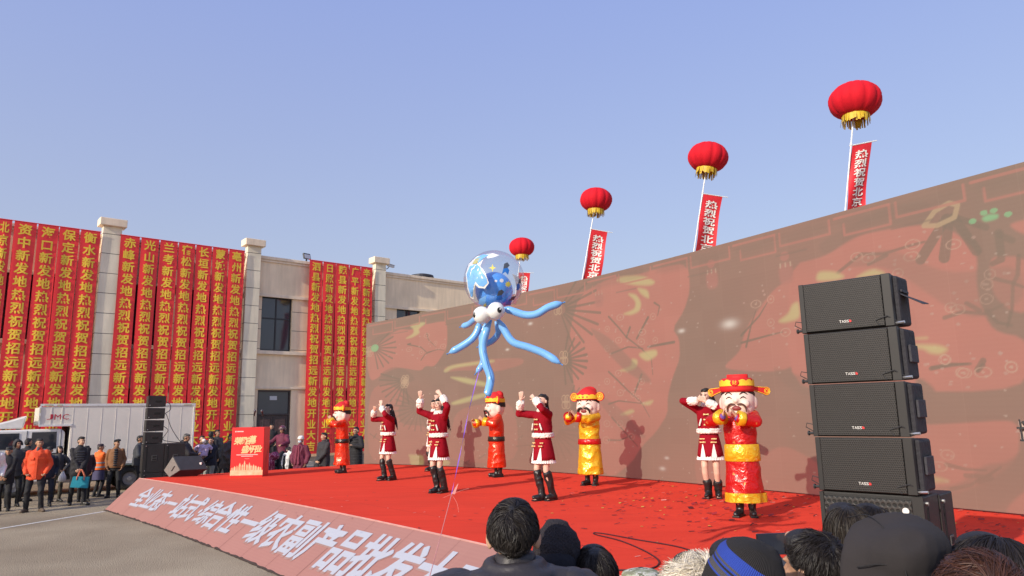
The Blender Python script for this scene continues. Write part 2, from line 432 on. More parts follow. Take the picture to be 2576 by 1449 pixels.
def led_grid(name, P, picture, panel, m, parent):
    nu, nv = P.shape[:2]
    idx = np.arange(nu * nv).reshape(nu, nv)
    q = np.stack([idx[:-1, :-1], idx[1:, :-1], idx[1:, 1:], idx[:-1, 1:]], -1).reshape(-1, 4)
    me = bpy.data.meshes.new(name)
    me.vertices.add(nu * nv); me.vertices.foreach_set('co', P.reshape(-1).astype(np.float32))
    me.loops.add(q.size); me.loops.foreach_set('vertex_index', q.reshape(-1).astype(np.int32))
    me.polygons.add(len(q)); me.polygons.foreach_set('loop_start', np.arange(0, q.size, 4, dtype=np.int32))
    me.update(calc_edges=True)
    ca = me.attributes.new('picture', 'FLOAT_COLOR', 'POINT')
    rgba = np.ones((nu * nv, 4), np.float32); rgba[:, :3] = picture.reshape(-1, 3); ca.data.foreach_set('color', rgba.ravel())
    pa = me.attributes.new('panel', 'FLOAT_VECTOR', 'POINT'); pv = np.zeros((nu * nv, 3), np.float32); pv[:, :2] = panel.reshape(-1, 2); pa.data.foreach_set('vector', pv.ravel())
    me.materials.append(m)
    o = bpy.data.objects.new(name, me); col.objects.link(o); o.parent = parent
    return o

class Paint:
    """draws on a float picture over (s, z) in metres"""
    def __init__(p, s, z, c):
        p.s, p.z = np.meshgrid(s, z, indexing='ij'); p.a = np.empty(p.s.shape + (3,)); p.a[:] = c
    def mixin(p, k, c): k = np.clip(k, 0, 1)[..., None]; p.a = p.a * (1 - k) + np.array(c) * k
    def poly_mask(p, pts, soft=.03):
        lo = np.min(pts, 0) - soft * 2; hi = np.max(pts, 0) + soft * 2; out = np.zeros(p.s.shape)
        i0, i1 = np.searchsorted(p.s[:, 0], [lo[0], hi[0]]); j0, j1 = np.searchsorted(p.z[0], [lo[1], hi[1]])
        if i1 <= i0 or j1 <= j0: return out
        q = [np.array(a, float) for a in pts]          # round the corners once
        q = [c for i in range(len(q)) for c in (q[i] * .8 + q[(i + 1) % len(q)] * .2, q[i] * .2 + q[(i + 1) % len(q)] * .8)]
        if len(q) < 40: q = [c for i in range(len(q)) for c in (q[i] * .75 + q[(i + 1) % len(q)] * .25, q[i] * .25 + q[(i + 1) % len(q)] * .75)]
        x, y = p.s[i0:i1, j0:j1], p.z[i0:i1, j0:j1]; n = len(q); ins = np.zeros(x.shape, bool); dm = np.full(x.shape, 1e9)
        for i in range(n):
            (x0, y0), (x1, y1) = q[i], q[(i + 1) % n]
            c = ((y0 > y) != (y1 > y)) & (x < (x1 - x0) * (y - y0) / ((y1 - y0) or 1e-9) + x0); ins ^= c
            dx, dy = x1 - x0, y1 - y0; l2 = dx * dx + dy * dy + 1e-12
            t = np.clip(((x - x0) * dx + (y - y0) * dy) / l2, 0, 1)
            dm = np.minimum(dm, (x - x0 - t * dx) ** 2 + (y - y0 - t * dy) ** 2)
        dm = np.sqrt(dm); out[i0:i1, j0:j1] = np.clip(.5 + np.where(ins, dm, -dm) / (2 * soft), 0, 1)
        return out
    def poly(p, pts, c, soft=.03, k=1.0): p.mixin(p.poly_mask(pts, soft) * k, c)
    def line(p, pts, w, c, k=1.0, w1=None):
        w1 = w if w1 is None else w1; n = len(pts) - 1
        lo = np.min(pts, 0) - w - .1; hi = np.max(pts, 0) + w + .1
        i0, i1 = np.searchsorted(p.s[:, 0], [lo[0], hi[0]]); j0, j1 = np.searchsorted(p.z[0], [lo[1], hi[1]])
        if i1 <= i0 or j1 <= j0: return
        x = p.s[i0:i1, j0:j1]; y = p.z[i0:i1, j0:j1]; best = np.zeros(x.shape)
        for i in range(n):
            (x0, y0), (x1, y1) = pts[i], pts[i + 1]; dx, dy = x1 - x0, y1 - y0
            t = np.clip(((x - x0) * dx + (y - y0) * dy) / (dx * dx + dy * dy + 1e-12), 0, 1)
            ww = w + (w1 - w) * (i + t) / n
            best = np.maximum(best, np.clip((ww - np.hypot(x - x0 - t * dx, y - y0 - t * dy)) / .014 + .5, 0, 1))
        q = (best * k)[..., None]; p.a[i0:i1, j0:j1] = p.a[i0:i1, j0:j1] * (1 - q) + np.array(c) * q
    def blob(p, c0, r, c, k=1.0, ring=None):
        d = np.hypot((p.s - c0[0]) / r[0], (p.z - c0[1]) / r[1])
        q = np.clip((1 - d) * 6, 0, 1) if ring is None else np.clip((ring - np.abs(d - 1)) * 8, 0, 1)
        p.mixin(q * k, c)
    def glow(p, c0, r, c, k=1.0):
        p.mixin(np.exp(-((p.s - c0[0]) / r[0]) ** 2 - ((p.z - c0[1]) / r[1]) ** 2) * k, c)
    def noise(p, scale, seed):
        g = np.random.default_rng(seed); o = np.zeros(p.s.shape)
        for k in range(10):
            a = g.random() * 6.28; w = scale * (0.5 + 2 * g.random()); o += np.sin(w * (np.cos(a) * p.s + np.sin(a) * p.z * 1.6) + g.random() * 6.28) / (1 + w / scale)
        return o / 3.0
# ---- the big curved LED wall
LW0, LW1 = -0.06, WALL_L + 0.62
ss = np.linspace(LW0, LW1, 1080); zz = np.linspace(0.0, 1.0, 300)
def wall_top(s): return np.interp(s, [-0.1, 2.25, 5.5, 17], [4.93, 5.08, 5.18, 5.19])
ZB = S + 0.02
pic = Paint(ss, np.linspace(ZB, 5.19, 300), (.045, .014, .011))
nz = pic.noise(.9, 3)
CR, CB, CK, CG = (.17, .026, .022), (.040, .012, .010), (.012, .003, .004), (.20, .185, .06)
pic.mixin(.35 * np.clip(nz + .3, 0, 1) , (.11, .018, .015))
pic.mixin(.5 * np.clip(pic.noise(.6, 9) + .2, 0, 1) * np.clip((1.9 - pic.z) / 1.2, 0, 1), (.14, .02, .016))
def R(p, k): pic.poly(p, CR, .022, k)
def B(p, k): pic.poly(p, CB, .03, k)
def K(p, k): pic.poly(p, CK, .03, k)
def SL(p, w, k): pic.line(p, w * (.62 if w < .06 else .40), (.0, .0, .0), min(1, k * (1.25 if w < .06 else 1.0)), w * ((.8 if w < .06 else .45) if len(p) == 2 else .25))
def G(p, k): pic.poly(p, CG, .035, k * .95)
def Y(p, k): pic.line(p + [p[0]], .035, (.17, .11, .05), .8)
def GR(p, k): pic.poly(p, (.02, .19, .07), .02, k)
def blossom(c): 
    pic.blob(c, (.085 + .02 * math.sin(c[0] * 9), .065), (.2, .11, .075), .7, .16); pic.blob(c, (.025, .02), (.2, .13, .09), .5)
    for q in range(2):
        a = (c[0] * 37 + q * 2.1) % 6.28; pic.blob((c[0] + .27 * math.cos(a), c[1] + .2 * math.sin(a)), (.03, .022), (.18, .10, .08), .55)
def knot(c):
    for dx, dz in ((-.06, .08), (.06, .08), (-.06, -.06), (.06, -.06)): pic.blob((c[0] + dx, c[1] + dz), (.075, .085), (.18, .11, .06), .8, .2)
    pic.line([(c[0] - .05, c[1] - .1), (c[0] - .05, c[1] + .12)], .012, (.18, .11, .06), .8); pic.line([(c[0] + .06, c[1] - .1), (c[0] + .06, c[1] + .12)], .012, (.18, .11, .06), .8)
def disc(c, r): pic.blob(c, (r, r * .8), (.02, .19, .07), .8)
def petal(c, r): pic.glow(c, (r * .62, r * .30), (.30, .27, .24), .9)
def tagmark(c):
    pic.blob((c[0], c[1] + .18), (.1, .09), (.14, .02, .02), .7); pic.poly([(c[0] - .14, c[1] - .3), (c[0] + .14, c[1] - .3), (c[0] + .14, c[1] + .06), (c[0] - .14, c[1] + .06)], (.13, .02, .02), .03, .8)
    for q in (-.1, 0, .1): pic.line([(c[0] + q, c[1]), (c[0] + q, c[1] + .06)], .014, (.18,.12,.08), .8)
R([(0.02,4.31),(0.52,4.59),(1.21,4.84),(1.66,4.74),(2.06,4.81),(2.97,4.85),(3.09,4.67),(3.08,4.06),(2.86,3.82),(2.58,3.55),(2.24,3.61),(2.07,3.46),(1.22,3.67),(0.66,3.53),(0.16,3.29),(0.01,3.73)],0.9)
R([(0.08,3.03),(0.72,3.26),(1.51,2.81),(1.18,2.40),(1.30,1.94),(2.19,1.89),(2.97,1.57),(2.97,1.02),(1.53,0.75),(0.05,0.81)],0.55)
R([(3.42,2.35),(5.39,2.49),(5.69,1.94),(5.66,0.91),(2.97,0.90),(3.19,1.57)],0.45)
R([(2.97,3.53),(4.32,3.61),(5.95,3.53),(5.94,3.35),(4.86,3.23),(3.76,3.37),(2.97,3.37)],0.5)
R([(7.96,4.85),(8.99,5.09),(9.74,5.01),(10.59,5.04),(11.08,5.01),(11.24,4.82),(11.23,4.43),(11.05,4.07),(10.72,3.75),(10.88,3.53),(10.87,3.15),(10.64,2.78),(10.48,2.40),(10.46,2.08),(10.12,1.72),(9.68,1.42),(9.38,1.08),(8.77,0.75),(8.38,0.94),(8.41,1.46),(7.93,2.29),(7.68,2.67),(7.61,3.47),(7.58,4.01)],0.95)
R([(11.88,2.89),(12.32,3.15),(12.41,3.38),(12.58,3.66),(13.08,4.11),(13.33,4.24),(13.79,4.41),(14.22,4.49),(14.12,3.52),(14.03,2.96),(13.45,2.84),(13.11,2.75),(12.43,2.80)],0.85)
R([(11.08,1.33),(11.58,1.62),(11.92,1.19),(12.07,0.92),(11.87,0.62),(11.10,0.65)],0.5)
R([(12.64,1.36),(12.99,1.51),(13.24,1.49),(13.74,1.27),(13.83,0.78),(12.90,0.62),(12.43,0.94)],0.6)
R([(13.47,4.52),(14.17,4.53),(14.57,4.69),(14.82,4.75),(15.50,4.72),(15.94,4.64),(16.19,4.46),(16.42,4.14),(16.36,3.77),(16.36,3.47),(16.47,3.07),(16.87,2.94),(16.79,2.28),(14.90,2.35),(13.26,2.42)],1)
R([(16.60,4.05),(17.01,3.96),(16.91,3.23),(16.68,3.33),(16.53,3.55),(16.54,3.94)],0.8)
R([(16.83,4.43),(17.07,4.45),(17.04,4.22),(16.89,4.33)],0.9)
R([(15.34,2.19),(15.30,1.87),(15.91,1.90),(16.58,1.94),(16.62,1.75),(16.56,1.45),(16.26,1.20),(15.95,1.04),(15.46,0.85),(15.29,1.08),(15.25,1.40)],0.95)
R([(16.26,0.75),(16.66,1.14),(16.86,1.18),(16.80,0.72)],0.9)
B([(15.39,2.55),(15.53,2.48),(15.65,2.36),(15.65,2.16),(16.70,2.12),(16.98,2.10),(16.96,1.94),(16.58,1.95),(15.91,1.90),(15.32,1.87)],0.95)
B([(15.35,1.01),(15.81,1.08),(16.14,1.36),(16.42,1.40),(16.65,1.57),(16.89,1.47),(16.87,1.25),(16.51,1.04),(16.21,0.79),(15.69,0.74)],0.7)
K([(0.07,4.57),(0.41,4.75),(0.92,4.73),(0.92,4.56),(0.52,4.45),(0.13,4.44)],0.35)
K([(0.46,3.45),(0.65,3.61),(1.05,3.70),(1.50,3.57),(1.90,3.26),(1.56,3.14),(1.22,3.29),(0.66,3.35)],0.5)
K([(14.03,4.76),(14.72,4.94),(15.26,5.08),(15.85,5.03),(15.92,4.84),(15.74,4.69),(15.18,4.78),(14.82,4.75),(14.17,4.53)],0.3)
SL([(0.35,4.43),(0.84,4.79)],0.035,0.6)
SL([(0.37,4.41),(0.98,4.63)],0.035,0.6)
SL([(0.38,4.38),(1.07,4.46)],0.035,0.6)
SL([(0.39,4.35),(1.10,4.28)],0.035,0.6)
SL([(0.38,4.32),(1.06,4.11)],0.035,0.6)
SL([(0.37,4.29),(0.96,3.96)],0.035,0.6)
SL([(0.34,4.27),(0.82,3.83)],0.035,0.6)
SL([(0.31,4.26),(0.62,3.74)],0.035,0.6)
SL([(0.27,4.25),(0.41,3.70)],0.035,0.6)
SL([(1.48,3.09),(1.62,2.52)],0.035,0.6)
SL([(1.43,3.09),(1.38,2.52)],0.035,0.6)
SL([(1.39,3.10),(1.13,2.57)],0.035,0.6)
SL([(1.34,3.12),(0.91,2.66)],0.035,0.6)
SL([(1.30,3.14),(0.72,2.80)],0.035,0.6)
SL([(1.27,3.18),(0.59,2.96)],0.035,0.6)
SL([(1.25,3.22),(0.51,3.15)],0.035,0.6)
SL([(1.25,3.25),(0.49,3.34)],0.035,0.6)
SL([(1.26,3.29),(0.54,3.52)],0.035,0.6)
SL([(2.06,2.29),(2.31,1.79)],0.035,0.45)
SL([(2.01,2.28),(2.09,1.75)],0.035,0.45)
SL([(1.96,2.28),(1.85,1.76)],0.035,0.45)
SL([(1.92,2.29),(1.62,1.81)],0.035,0.45)
SL([(1.87,2.31),(1.43,1.90)],0.035,0.45)
SL([(1.83,2.34),(1.26,2.02)],0.035,0.45)
SL([(1.81,2.37),(1.14,2.17)],0.035,0.45)
SL([(1.80,2.41),(1.08,2.34)],0.035,0.45)
SL([(1.79,2.44),(1.07,2.52)],0.035,0.45)
SL([(1.81,2.48),(1.13,2.69)],0.035,0.45)
SL([(1.83,2.51),(1.23,2.84)],0.035,0.45)
SL([(1.86,2.54),(1.39,2.97)],0.035,0.45)
SL([(7.39,4.71),(8.01,5.33)],0.04,0.6)
SL([(7.44,4.68),(8.30,5.12)],0.04,0.6)
SL([(7.47,4.64),(8.51,4.87)],0.04,0.6)
SL([(7.49,4.59),(8.62,4.60)],0.04,0.6)
SL([(7.49,4.55),(8.62,4.34)],0.04,0.6)
SL([(7.48,4.51),(8.53,4.09)],0.04,0.6)
SL([(7.44,4.47),(8.33,3.88)],0.04,0.6)
SL([(7.40,4.45),(8.05,3.73)],0.04,0.6)
SL([(7.34,4.43),(7.70,3.63)],0.04,0.6)
SL([(7.40,3.50),(7.52,3.91)],0.04,0.65)
SL([(7.45,3.48),(7.74,3.84)],0.04,0.65)
SL([(7.49,3.46),(7.92,3.73)],0.04,0.65)
SL([(7.52,3.43),(8.06,3.59)],0.04,0.65)
SL([(7.55,3.39),(8.13,3.44)],0.04,0.65)
SL([(7.55,3.35),(8.14,3.29)],0.04,0.65)
SL([(7.54,3.31),(8.10,3.14)],0.04,0.65)
SL([(7.51,3.28),(7.99,3.01)],0.04,0.65)
SL([(7.47,3.26),(7.83,2.91)],0.04,0.65)
SL([(7.42,3.24),(7.63,2.84)],0.04,0.65)
SL([(7.37,3.23),(7.40,2.81)],0.04,0.65)
SL([(7.52,2.46),(7.69,2.75)],0.03,0.5)
SL([(7.57,2.44),(7.85,2.69)],0.03,0.5)
SL([(7.60,2.41),(7.98,2.59)],0.03,0.5)
SL([(7.63,2.38),(8.06,2.48)],0.03,0.5)
SL([(7.64,2.35),(8.10,2.36)],0.03,0.5)
SL([(7.64,2.31),(8.08,2.24)],0.03,0.5)
SL([(7.62,2.27),(8.02,2.13)],0.03,0.5)
SL([(7.59,2.25),(7.91,2.03)],0.03,0.5)
SL([(7.54,2.22),(7.77,1.95)],0.03,0.5)
SL([(7.49,2.21),(7.60,1.90)],0.03,0.5)
SL([(7.14,1.74),(7.96,1.74)],0.035,0.4)
SL([(7.14,1.70),(7.92,1.58)],0.035,0.4)
SL([(7.12,1.67),(7.84,1.43)],0.035,0.4)
SL([(7.09,1.64),(7.70,1.30)],0.035,0.4)
SL([(7.05,1.62),(7.52,1.18)],0.035,0.4)
SL([(7.00,1.60),(7.31,1.09)],0.035,0.4)
SL([(6.96,1.59),(7.08,1.04)],0.035,0.4)
SL([(16.08,4.69),(15.67,4.19)],0.17,0.75)
SL([(16.11,4.64),(15.99,4.15)],0.17,0.75)
SL([(16.18,4.69),(16.41,4.16)],0.15,0.75)
SL([(16.18,4.69),(16.56,4.45)],0.1,0.75)
SL([(16.70,4.34),(16.69,3.99),(16.58,3.95)],0.14,0.7)
SL([(16.70,4.32),(16.84,4.21)],0.1,0.6)
SL([(1.55,4.32),(2.07,4.17),(2.29,3.99),(2.74,4.04),(2.97,3.98)],0.03,0.7)
SL([(2.29,4.56),(2.35,4.36),(2.63,4.13)],0.03,0.7)
SL([(2.07,3.79),(2.23,3.95),(2.52,4.01)],0.03,0.7)
SL([(1.55,4.32),(1.66,4.33)],0.03,0.7)
SL([(8.88,4.22),(9.17,3.95),(9.40,3.71),(9.82,3.43),(10.09,3.21),(10.11,2.87)],0.035,0.7)
SL([(9.40,3.71),(9.52,3.91)],0.035,0.7)
SL([(9.70,3.65),(10.06,4.06)],0.035,0.7)
SL([(8.93,3.40),(9.44,3.50),(9.87,3.43)],0.035,0.7)
SL([(10.01,3.45),(10.74,3.48)],0.035,0.7)
SL([(8.81,3.01),(9.10,2.79),(9.38,2.57),(9.75,2.32),(9.96,2.02)],0.035,0.7)
SL([(9.57,2.53),(9.79,2.89)],0.035,0.7)
SL([(8.77,2.31),(9.08,2.37),(9.74,2.30)],0.035,0.7)
SL([(8.85,2.02),(9.14,1.78),(9.59,1.42)],0.035,0.7)
SL([(8.72,1.54),(9.07,1.54),(9.42,1.65)],0.035,0.7)
SL([(10.26,4.34),(10.40,4.25),(10.33,4.06)],0.035,0.7)
SL([(12.38,3.44),(12.80,3.74),(12.99,3.95)],0.035,0.7)
SL([(12.37,3.31),(12.94,3.38),(13.25,3.41)],0.035,0.7)
SL([(12.47,3.23),(12.62,3.62),(12.74,3.84)],0.035,0.7)
SL([(14.37,4.23),(14.79,4.45),(15.13,4.38),(15.57,4.42),(15.75,4.43)],0.07,0.65)
SL([(14.89,4.27),(15.18,4.35)],0.07,0.65)
SL([(16.89,3.99),(16.85,3.76),(16.78,3.64),(16.73,3.33),(16.65,3.11)],0.07,0.65)
SL([(16.58,3.75),(16.78,3.66),(16.89,3.59)],0.07,0.65)
SL([(16.43,3.35),(16.54,3.18),(16.70,3.12)],0.07,0.65)
SL([(15.89,3.32),(16.14,3.37),(16.40,3.31),(16.63,3.40)],0.07,0.65)
SL([(16.20,3.48),(16.35,3.36)],0.07,0.65)
SL([(15.65,2.65),(15.97,2.67),(16.15,2.67)],0.07,0.65)
SL([(16.23,2.57),(16.30,2.64)],0.07,0.65)
SL([(15.63,2.64),(15.91,2.68),(16.12,2.67)],0.05,0.55)
SL([(16.22,2.59),(16.31,2.70)],0.05,0.55)
SL([(15.68,1.34),(15.92,1.29),(16.17,1.29)],0.05,0.55)
SL([(15.91,1.21),(16.16,1.21),(16.35,1.34)],0.05,0.55)
SL([(16.07,1.14),(16.21,1.20)],0.05,0.55)
SL([(15.71,1.02),(15.96,1.09),(16.09,1.19)],0.05,0.55)
SL([(0.15,1.69),(0.44,1.53),(0.62,1.42)],0.03,0.55)
SL([(0.40,1.69),(0.29,1.56)],0.03,0.55)
SL([(5.62,1.34),(6.05,1.38),(6.38,1.34)],0.03,0.55)
SL([(5.69,1.51),(5.86,1.60)],0.03,0.55)
SL([(4.26,1.01),(4.50,1.13)],0.03,0.55)
SL([(3.59,0.94),(3.90,0.83)],0.03,0.55)
SL([(3.62,0.82),(3.90,0.95)],0.03,0.55)
for c in [(8.82, 3.95), (9.24, 4.16), (10.2, 4.06), (9.87, 3.77), (9.16, 3.67), (9.83, 3.57), (8.79, 3.52), (10.23, 3.56), (8.75, 2.8), (9.11, 2.96), (9.78, 2.75), (9.14, 2.54), (9.52, 2.49), (9.66, 2.4), (8.69, 1.89), (9.09, 1.89), (8.65, 1.54), (9.41, 1.62), (13.07, 4.0), (12.75, 3.96), (13.31, 3.4), (13.03, 3.6), (1.61, 4.16), (2.09, 4.02), (2.63, 4.23), (2.29, 4.49), (2.92, 4.11), (16.13, 4.31), (15.58, 4.43), (14.9, 4.36), (16.53, 3.82), (16.48, 3.69), (16.45, 3.5), (15.99, 3.45), (15.32, 4.05), (16.08, 3.41), (15.82, 2.75), (16.63, 2.6), (16.03, 2.56), (14.71, 4.42), (15.54, 4.26), (16.06, 2.55), (16.29, 2.55), (16.63, 2.59), (15.84, 2.75), (15.58, 1.31), (15.71, 1.47)]: blossom(c)
G([(9.29,5.06),(9.93,4.98),(10.34,4.77),(10.20,4.71),(9.73,4.79),(9.14,4.97)],0.8)
G([(9.47,4.66),(9.76,4.59),(9.89,4.39),(9.83,4.22),(9.58,4.17),(9.29,4.22),(9.69,4.28),(9.73,4.45)],0.8)
G([(9.77,4.74),(10.10,4.64),(10.13,4.43),(9.90,4.56)],0.8)
G([(9.72,3.34),(10.24,3.39),(10.28,3.26),(9.99,3.15),(9.81,3.23)],0.8)
G([(9.52,3.25),(9.71,3.20),(9.65,3.03),(9.36,2.98),(9.11,3.01),(9.51,3.08)],0.8)
G([(9.06,2.07),(9.45,2.19),(9.55,2.14),(9.35,2.07)],0.8)
G([(9.70,2.29),(10.12,2.37),(9.98,2.25)],0.8)
G([(13.62,3.89),(13.62,3.59),(13.29,3.56),(13.17,3.60),(13.40,3.70),(13.48,3.85)],0.8)
G([(1.60,4.89),(2.06,4.92),(2.29,4.87),(1.95,4.73),(2.03,4.60),(1.72,4.50),(1.43,4.50),(1.78,4.62),(1.78,4.75)],0.8)
G([(2.92,3.41),(3.20,3.56),(4.87,3.57),(4.87,3.49),(3.31,3.47),(3.03,3.35)],0.8)
G([(3.08,3.24),(3.75,3.17),(4.64,2.97),(4.58,2.86),(3.75,3.01)],0.8)
G([(3.19,2.50),(3.75,2.62),(4.63,2.74),(4.63,2.63),(3.86,2.50),(3.30,2.43)],0.8)
G([(1.64,1.04),(2.20,1.04),(2.20,0.77),(1.70,0.75)],0.8)
G([(2.53,0.89),(2.97,0.96),(3.19,0.83),(2.64,0.78)],0.8)
G([(14.03,4.32),(14.30,4.27),(14.49,4.16),(14.38,4.11),(13.96,4.16)],0.8)
G([(14.63,4.09),(14.83,4.17),(14.97,4.18),(15.10,4.12),(15.14,4.05),(14.94,4.08)],0.8)
G([(15.39,3.00),(15.77,2.96),(15.90,2.89),(15.79,2.82),(15.64,2.85),(15.56,2.92),(15.38,2.95)],0.8)
G([(15.40,3.08),(15.63,3.08),(15.62,3.06)],0.8)
G([(15.37,1.19),(15.53,1.17),(15.72,1.12),(15.49,1.09),(15.36,1.08)],0.8)
G([(1.59,1.08),(2.09,1.07),(2.20,1.01),(1.88,0.93),(1.66,0.98)],0.8)
G([(2.73,0.89),(3.02,0.98),(3.23,0.86),(2.91,0.77)],0.8)
G([(1.70,0.87),(2.20,0.91),(2.16,0.75),(1.74,0.74)],0.8)
knot((1.47,3.23))
knot((7.21,4.62))
knot((7.36,3.41))
knot((7.39,2.38))
knot((1.44,3.17))
knot((0.05,4.26))
Y([(15.77,4.66),(15.94,4.83),(16.14,4.90),(16.25,4.84),(16.19,4.68),(15.95,4.62)],0.6)
GR([(16.52,4.58),(16.60,4.62),(16.73,4.59),(16.72,4.53),(16.56,4.52)],0.9)
disc((16.56,4.65),0.05)
disc((16.68,4.65),0.05)
disc((16.84,4.56),0.05)
disc((16.41,4.57),0.05)
disc((0.28,4.36),.16)
petal((12.14,3.68),0.28)
petal((10.95,3.68),0.13)
petal((10.24,1.01),0.12)
petal((10.37,1.22),0.09)
petal((6.22,4.36),0.12)
petal((5.36,3.78),0.10)
tagmark((11.80,4.69))
tagmark((8.60,4.76))
tagmark((13.42,4.51))
pic.mixin(.40 * np.clip((2.7 - pic.z) / 1.6, 0, 1), (.105, .018, .012))
# extra shading streaks in the picture
B([(8.2, 4.1), (8.9, 3.75), (9.6, 3.15), (10.1, 2.75), (9.9, 2.7), (9.3, 3.0), (8.6, 3.6)], .55); B([(8.3, 2.6), (9.0, 2.3), (9.9, 1.6), (9.6, 1.6), (8.7, 2.1)], .45); B([(12.9, 2.9), (13.6, 2.6), (15.2, 2.7), (15.0, 2.4), (13.4, 2.3)], .45)
R([(11.0, .8), (11.9, 1.5), (12.5, 1.2), (12.8, .8)], .5); B([(14.4, 4.3), (15.2, 4.2), (16.2, 3.2), (16.9, 3.4), (16.9, 3.9), (16.0, 3.9), (15.2, 4.5)], .4)
# lattice border along the top edge
zt = 5.1
for q in np.arange(0.05, 17.0, 2.05):
    pic.line([(q, zt), (q + .9, zt)], .022, CR, .8); pic.line([(q + .9, zt), (q + .9, zt - .30), (q + .15, zt - .30), (q + .15, zt - .12)], .02, CR, .75)
    pic.line([(q + 1.0, zt), (q + 1.0, zt - .22), (q + 1.95, zt - .22), (q + 1.95, zt)], .02, CR, .75); pic.line([(q + .9, zt - .38), (q + 1.5, zt - .38)], .014, CK, .6)
    pic.poly([(q + .05, zt), (q + 1.9, zt), (q + 1.9, zt - .2), (q + .05, zt - .2)], CK, .05, .25)
for _ in range(260):
    c = (random.uniform(0, 17), random.uniform(.8, 4.6)); pic.blob(c, (random.uniform(.012, .03), .014), (.2, .15, .12), .45)
pic.a *= (1 + .07 * pic.noise(5, 21))[..., None]
xw, yw, tx, ty = wall_f(ss)
Pw = np.zeros((len(ss), 300, 3)); Pw[..., 0] = xw[:, None]; Pw[..., 1] = yw[:, None]
Pw[..., 2] = ZB + (wall_top(ss)[:, None] - ZB) * zz[None, :]
pan = np.zeros((len(ss), 300, 2)); pan[..., 0] = ss[:, None]; pan[..., 1] = Pw[..., 2]
m_led = led_mat('led_panels', (.138, .112, .086), 1.0, 95.0, .012)
ledw = thing('led_screen', 'tall curved video screen behind the stage showing red and brown festive pattern with fans', 'screen', (0, 0, 0))
led_grid('screen_face', Pw, pic.a, pan, m_led, ledw)
m_steel = mat('painted_steel', (.045, .045, .05), .5, .4)
fr = MB()                                   # cabinet body behind the face, and the support frame at the back
k = 90; sq = np.linspace(LW0, LW1, k); X, Yy, TX, TY = wall_f(sq); T = wall_top(sq)
bk = [(X[i] - TY[i] * o, Yy[i] + TX[i] * o, z) for i in range(k) for o, z in ((.004, ZB), (.09, ZB), (.09, T[i]), (.004, T[i]))]
ff = [(i * 4 + a_, i * 4 + (a_ + 1) % 4, i * 4 + 4 + (a_ + 1) % 4, i * 4 + 4 + a_) for i in range(k - 1) for a_ in (0, 1, 2)] + [(0, 1, 2, 3), (k * 4 - 1, k * 4 - 2, k * 4 - 3, k * 4 - 4)]
mesh_obj('cabinet', bk, ff, m_steel, ledw)
for q in np.linspace(.3, WALL_L + .2, 14):
    x, y, tx, ty = wall_f(q); nx, ny = -ty, tx
    fr.cyl((x + nx * .14, y + ny * .14, 0), (x + nx * .14, y + ny * .14, 4.9), .03, 8)
    fr.cyl((x + nx * 1.3, y + ny * 1.3, 0), (x + nx * .16, y + ny * .16, 4.2), .025, 8)
    fr.cyl((x + nx * 1.3, y + ny * 1.3, 0.03), (x + nx * .14, y + ny * .14, 0.03), .025, 8)
fr.build('support_frame', m_steel, ledw)

# ---- sloping LED strip along the stage front with lettering
us = np.linspace(0, 1, 900); vs = np.linspace(0, 1, 70)
xt, yt, _, _ = rtop_f(us * RTOP_L); xb, yb, _, _ = rbot_f(us * RBOT_L)
Pr = np.zeros((900, 70, 3))
Pr[..., 0] = xb[:, None] + (xt - xb)[:, None] * vs; Pr[..., 1] = yb[:, None] + (yt - yb)[:, None] * vs; Pr[..., 2] = .012 + (S + .012 - .012) * vs
RW = 1.18
rp = Paint(us * RTOP_L, vs * RW, (.115, .026, .024))
rp.a *= (1 + .10 * rp.noise(1.2, 5) + .16 * (.5 - rp.z / RW))[..., None]
panr = np.zeros((900, 70, 2)); panr[..., 0] = (us * RTOP_L)[:, None]; panr[..., 1] = (vs * RW)[None, :]
ramp = thing('led_ramp', 'sloping pink video panel strip with large pale lettering along the stage front', 'screen', (0, 0, 0))
m_ledr = led_mat('ramp_panels', (.225, .135, .115), 1.0, 120.0, .02)
led_grid('ramp_face', Pr, rp.a, panr, m_ledr, ramp)
def ramp_pt(s, v, lift=.006):
    u_ = s / RTOP_L; a0, a1, tx, ty = rtop_f(u_ * RTOP_L); b0, b1, _, _ = rbot_f(u_ * RBOT_L)
    n_ = Vector((-(-ty), -tx, 0)) * 0
    p = Vector((b0 + (a0 - b0) * v, b1 + (a1 - b1) * v, .012 + S * v))
    nn = Vector((tx, ty, 0)).cross(Vector((a0 - b0, a1 - b1, S))).normalized()
    if nn.z < 0: nn = -nn
    return p + nn * lift
lt = MB(); sh = MB(); RN = Vector((-.48, -.46, .74))
for ch, s0, w in [('全', 1.44, .62), ('业', 2.05, .6), ('态', 2.64, .6), ('·', 3.02, .6), ('一', 3.37, .55), ('站', 4.03, .64), ('式', 4.66, .62), ('·', 5.06, .6), ('综', 5.44, .6), ('合', 6.04, .66),
               ('性', 6.71, .64), ('一', 7.39, .66), ('级', 8.06, .66), ('农', 8.75, .68), ('副', 9.44, .68), ('产', 10.12, .68), ('品', 10.8, .70), ('批', 11.49, .70), ('发', 12.18, .70), ('大', 12.87, .7), ('市', 13.57, .7), ('场', 14.27, .7)]:
    add_glyph(lt, ch, lambda a, c, s0=s0: ramp_pt(s0 + a, .505 + c / RW, .008), w * 1.04, w * 1.10, .024, nrm=RN)
    add_glyph(sh, ch, lambda a, c, s0=s0: ramp_pt(s0 + a - .012, .485 + c / RW, .004), w * 1.07, w * 1.13, .030, nrm=RN * .3)
lt.build('lettering', mat('led_white', (.33, .32, .33), .6, var=.05, nscale=60, emit=(.06, .085, .14), es=1.0), ramp)
sh.build('lettering_shadow', mat('led_rose_dark', (.26, .17, .15), .6, var=.05, emit=(.05, .015, .015), es=1.0), ramp)
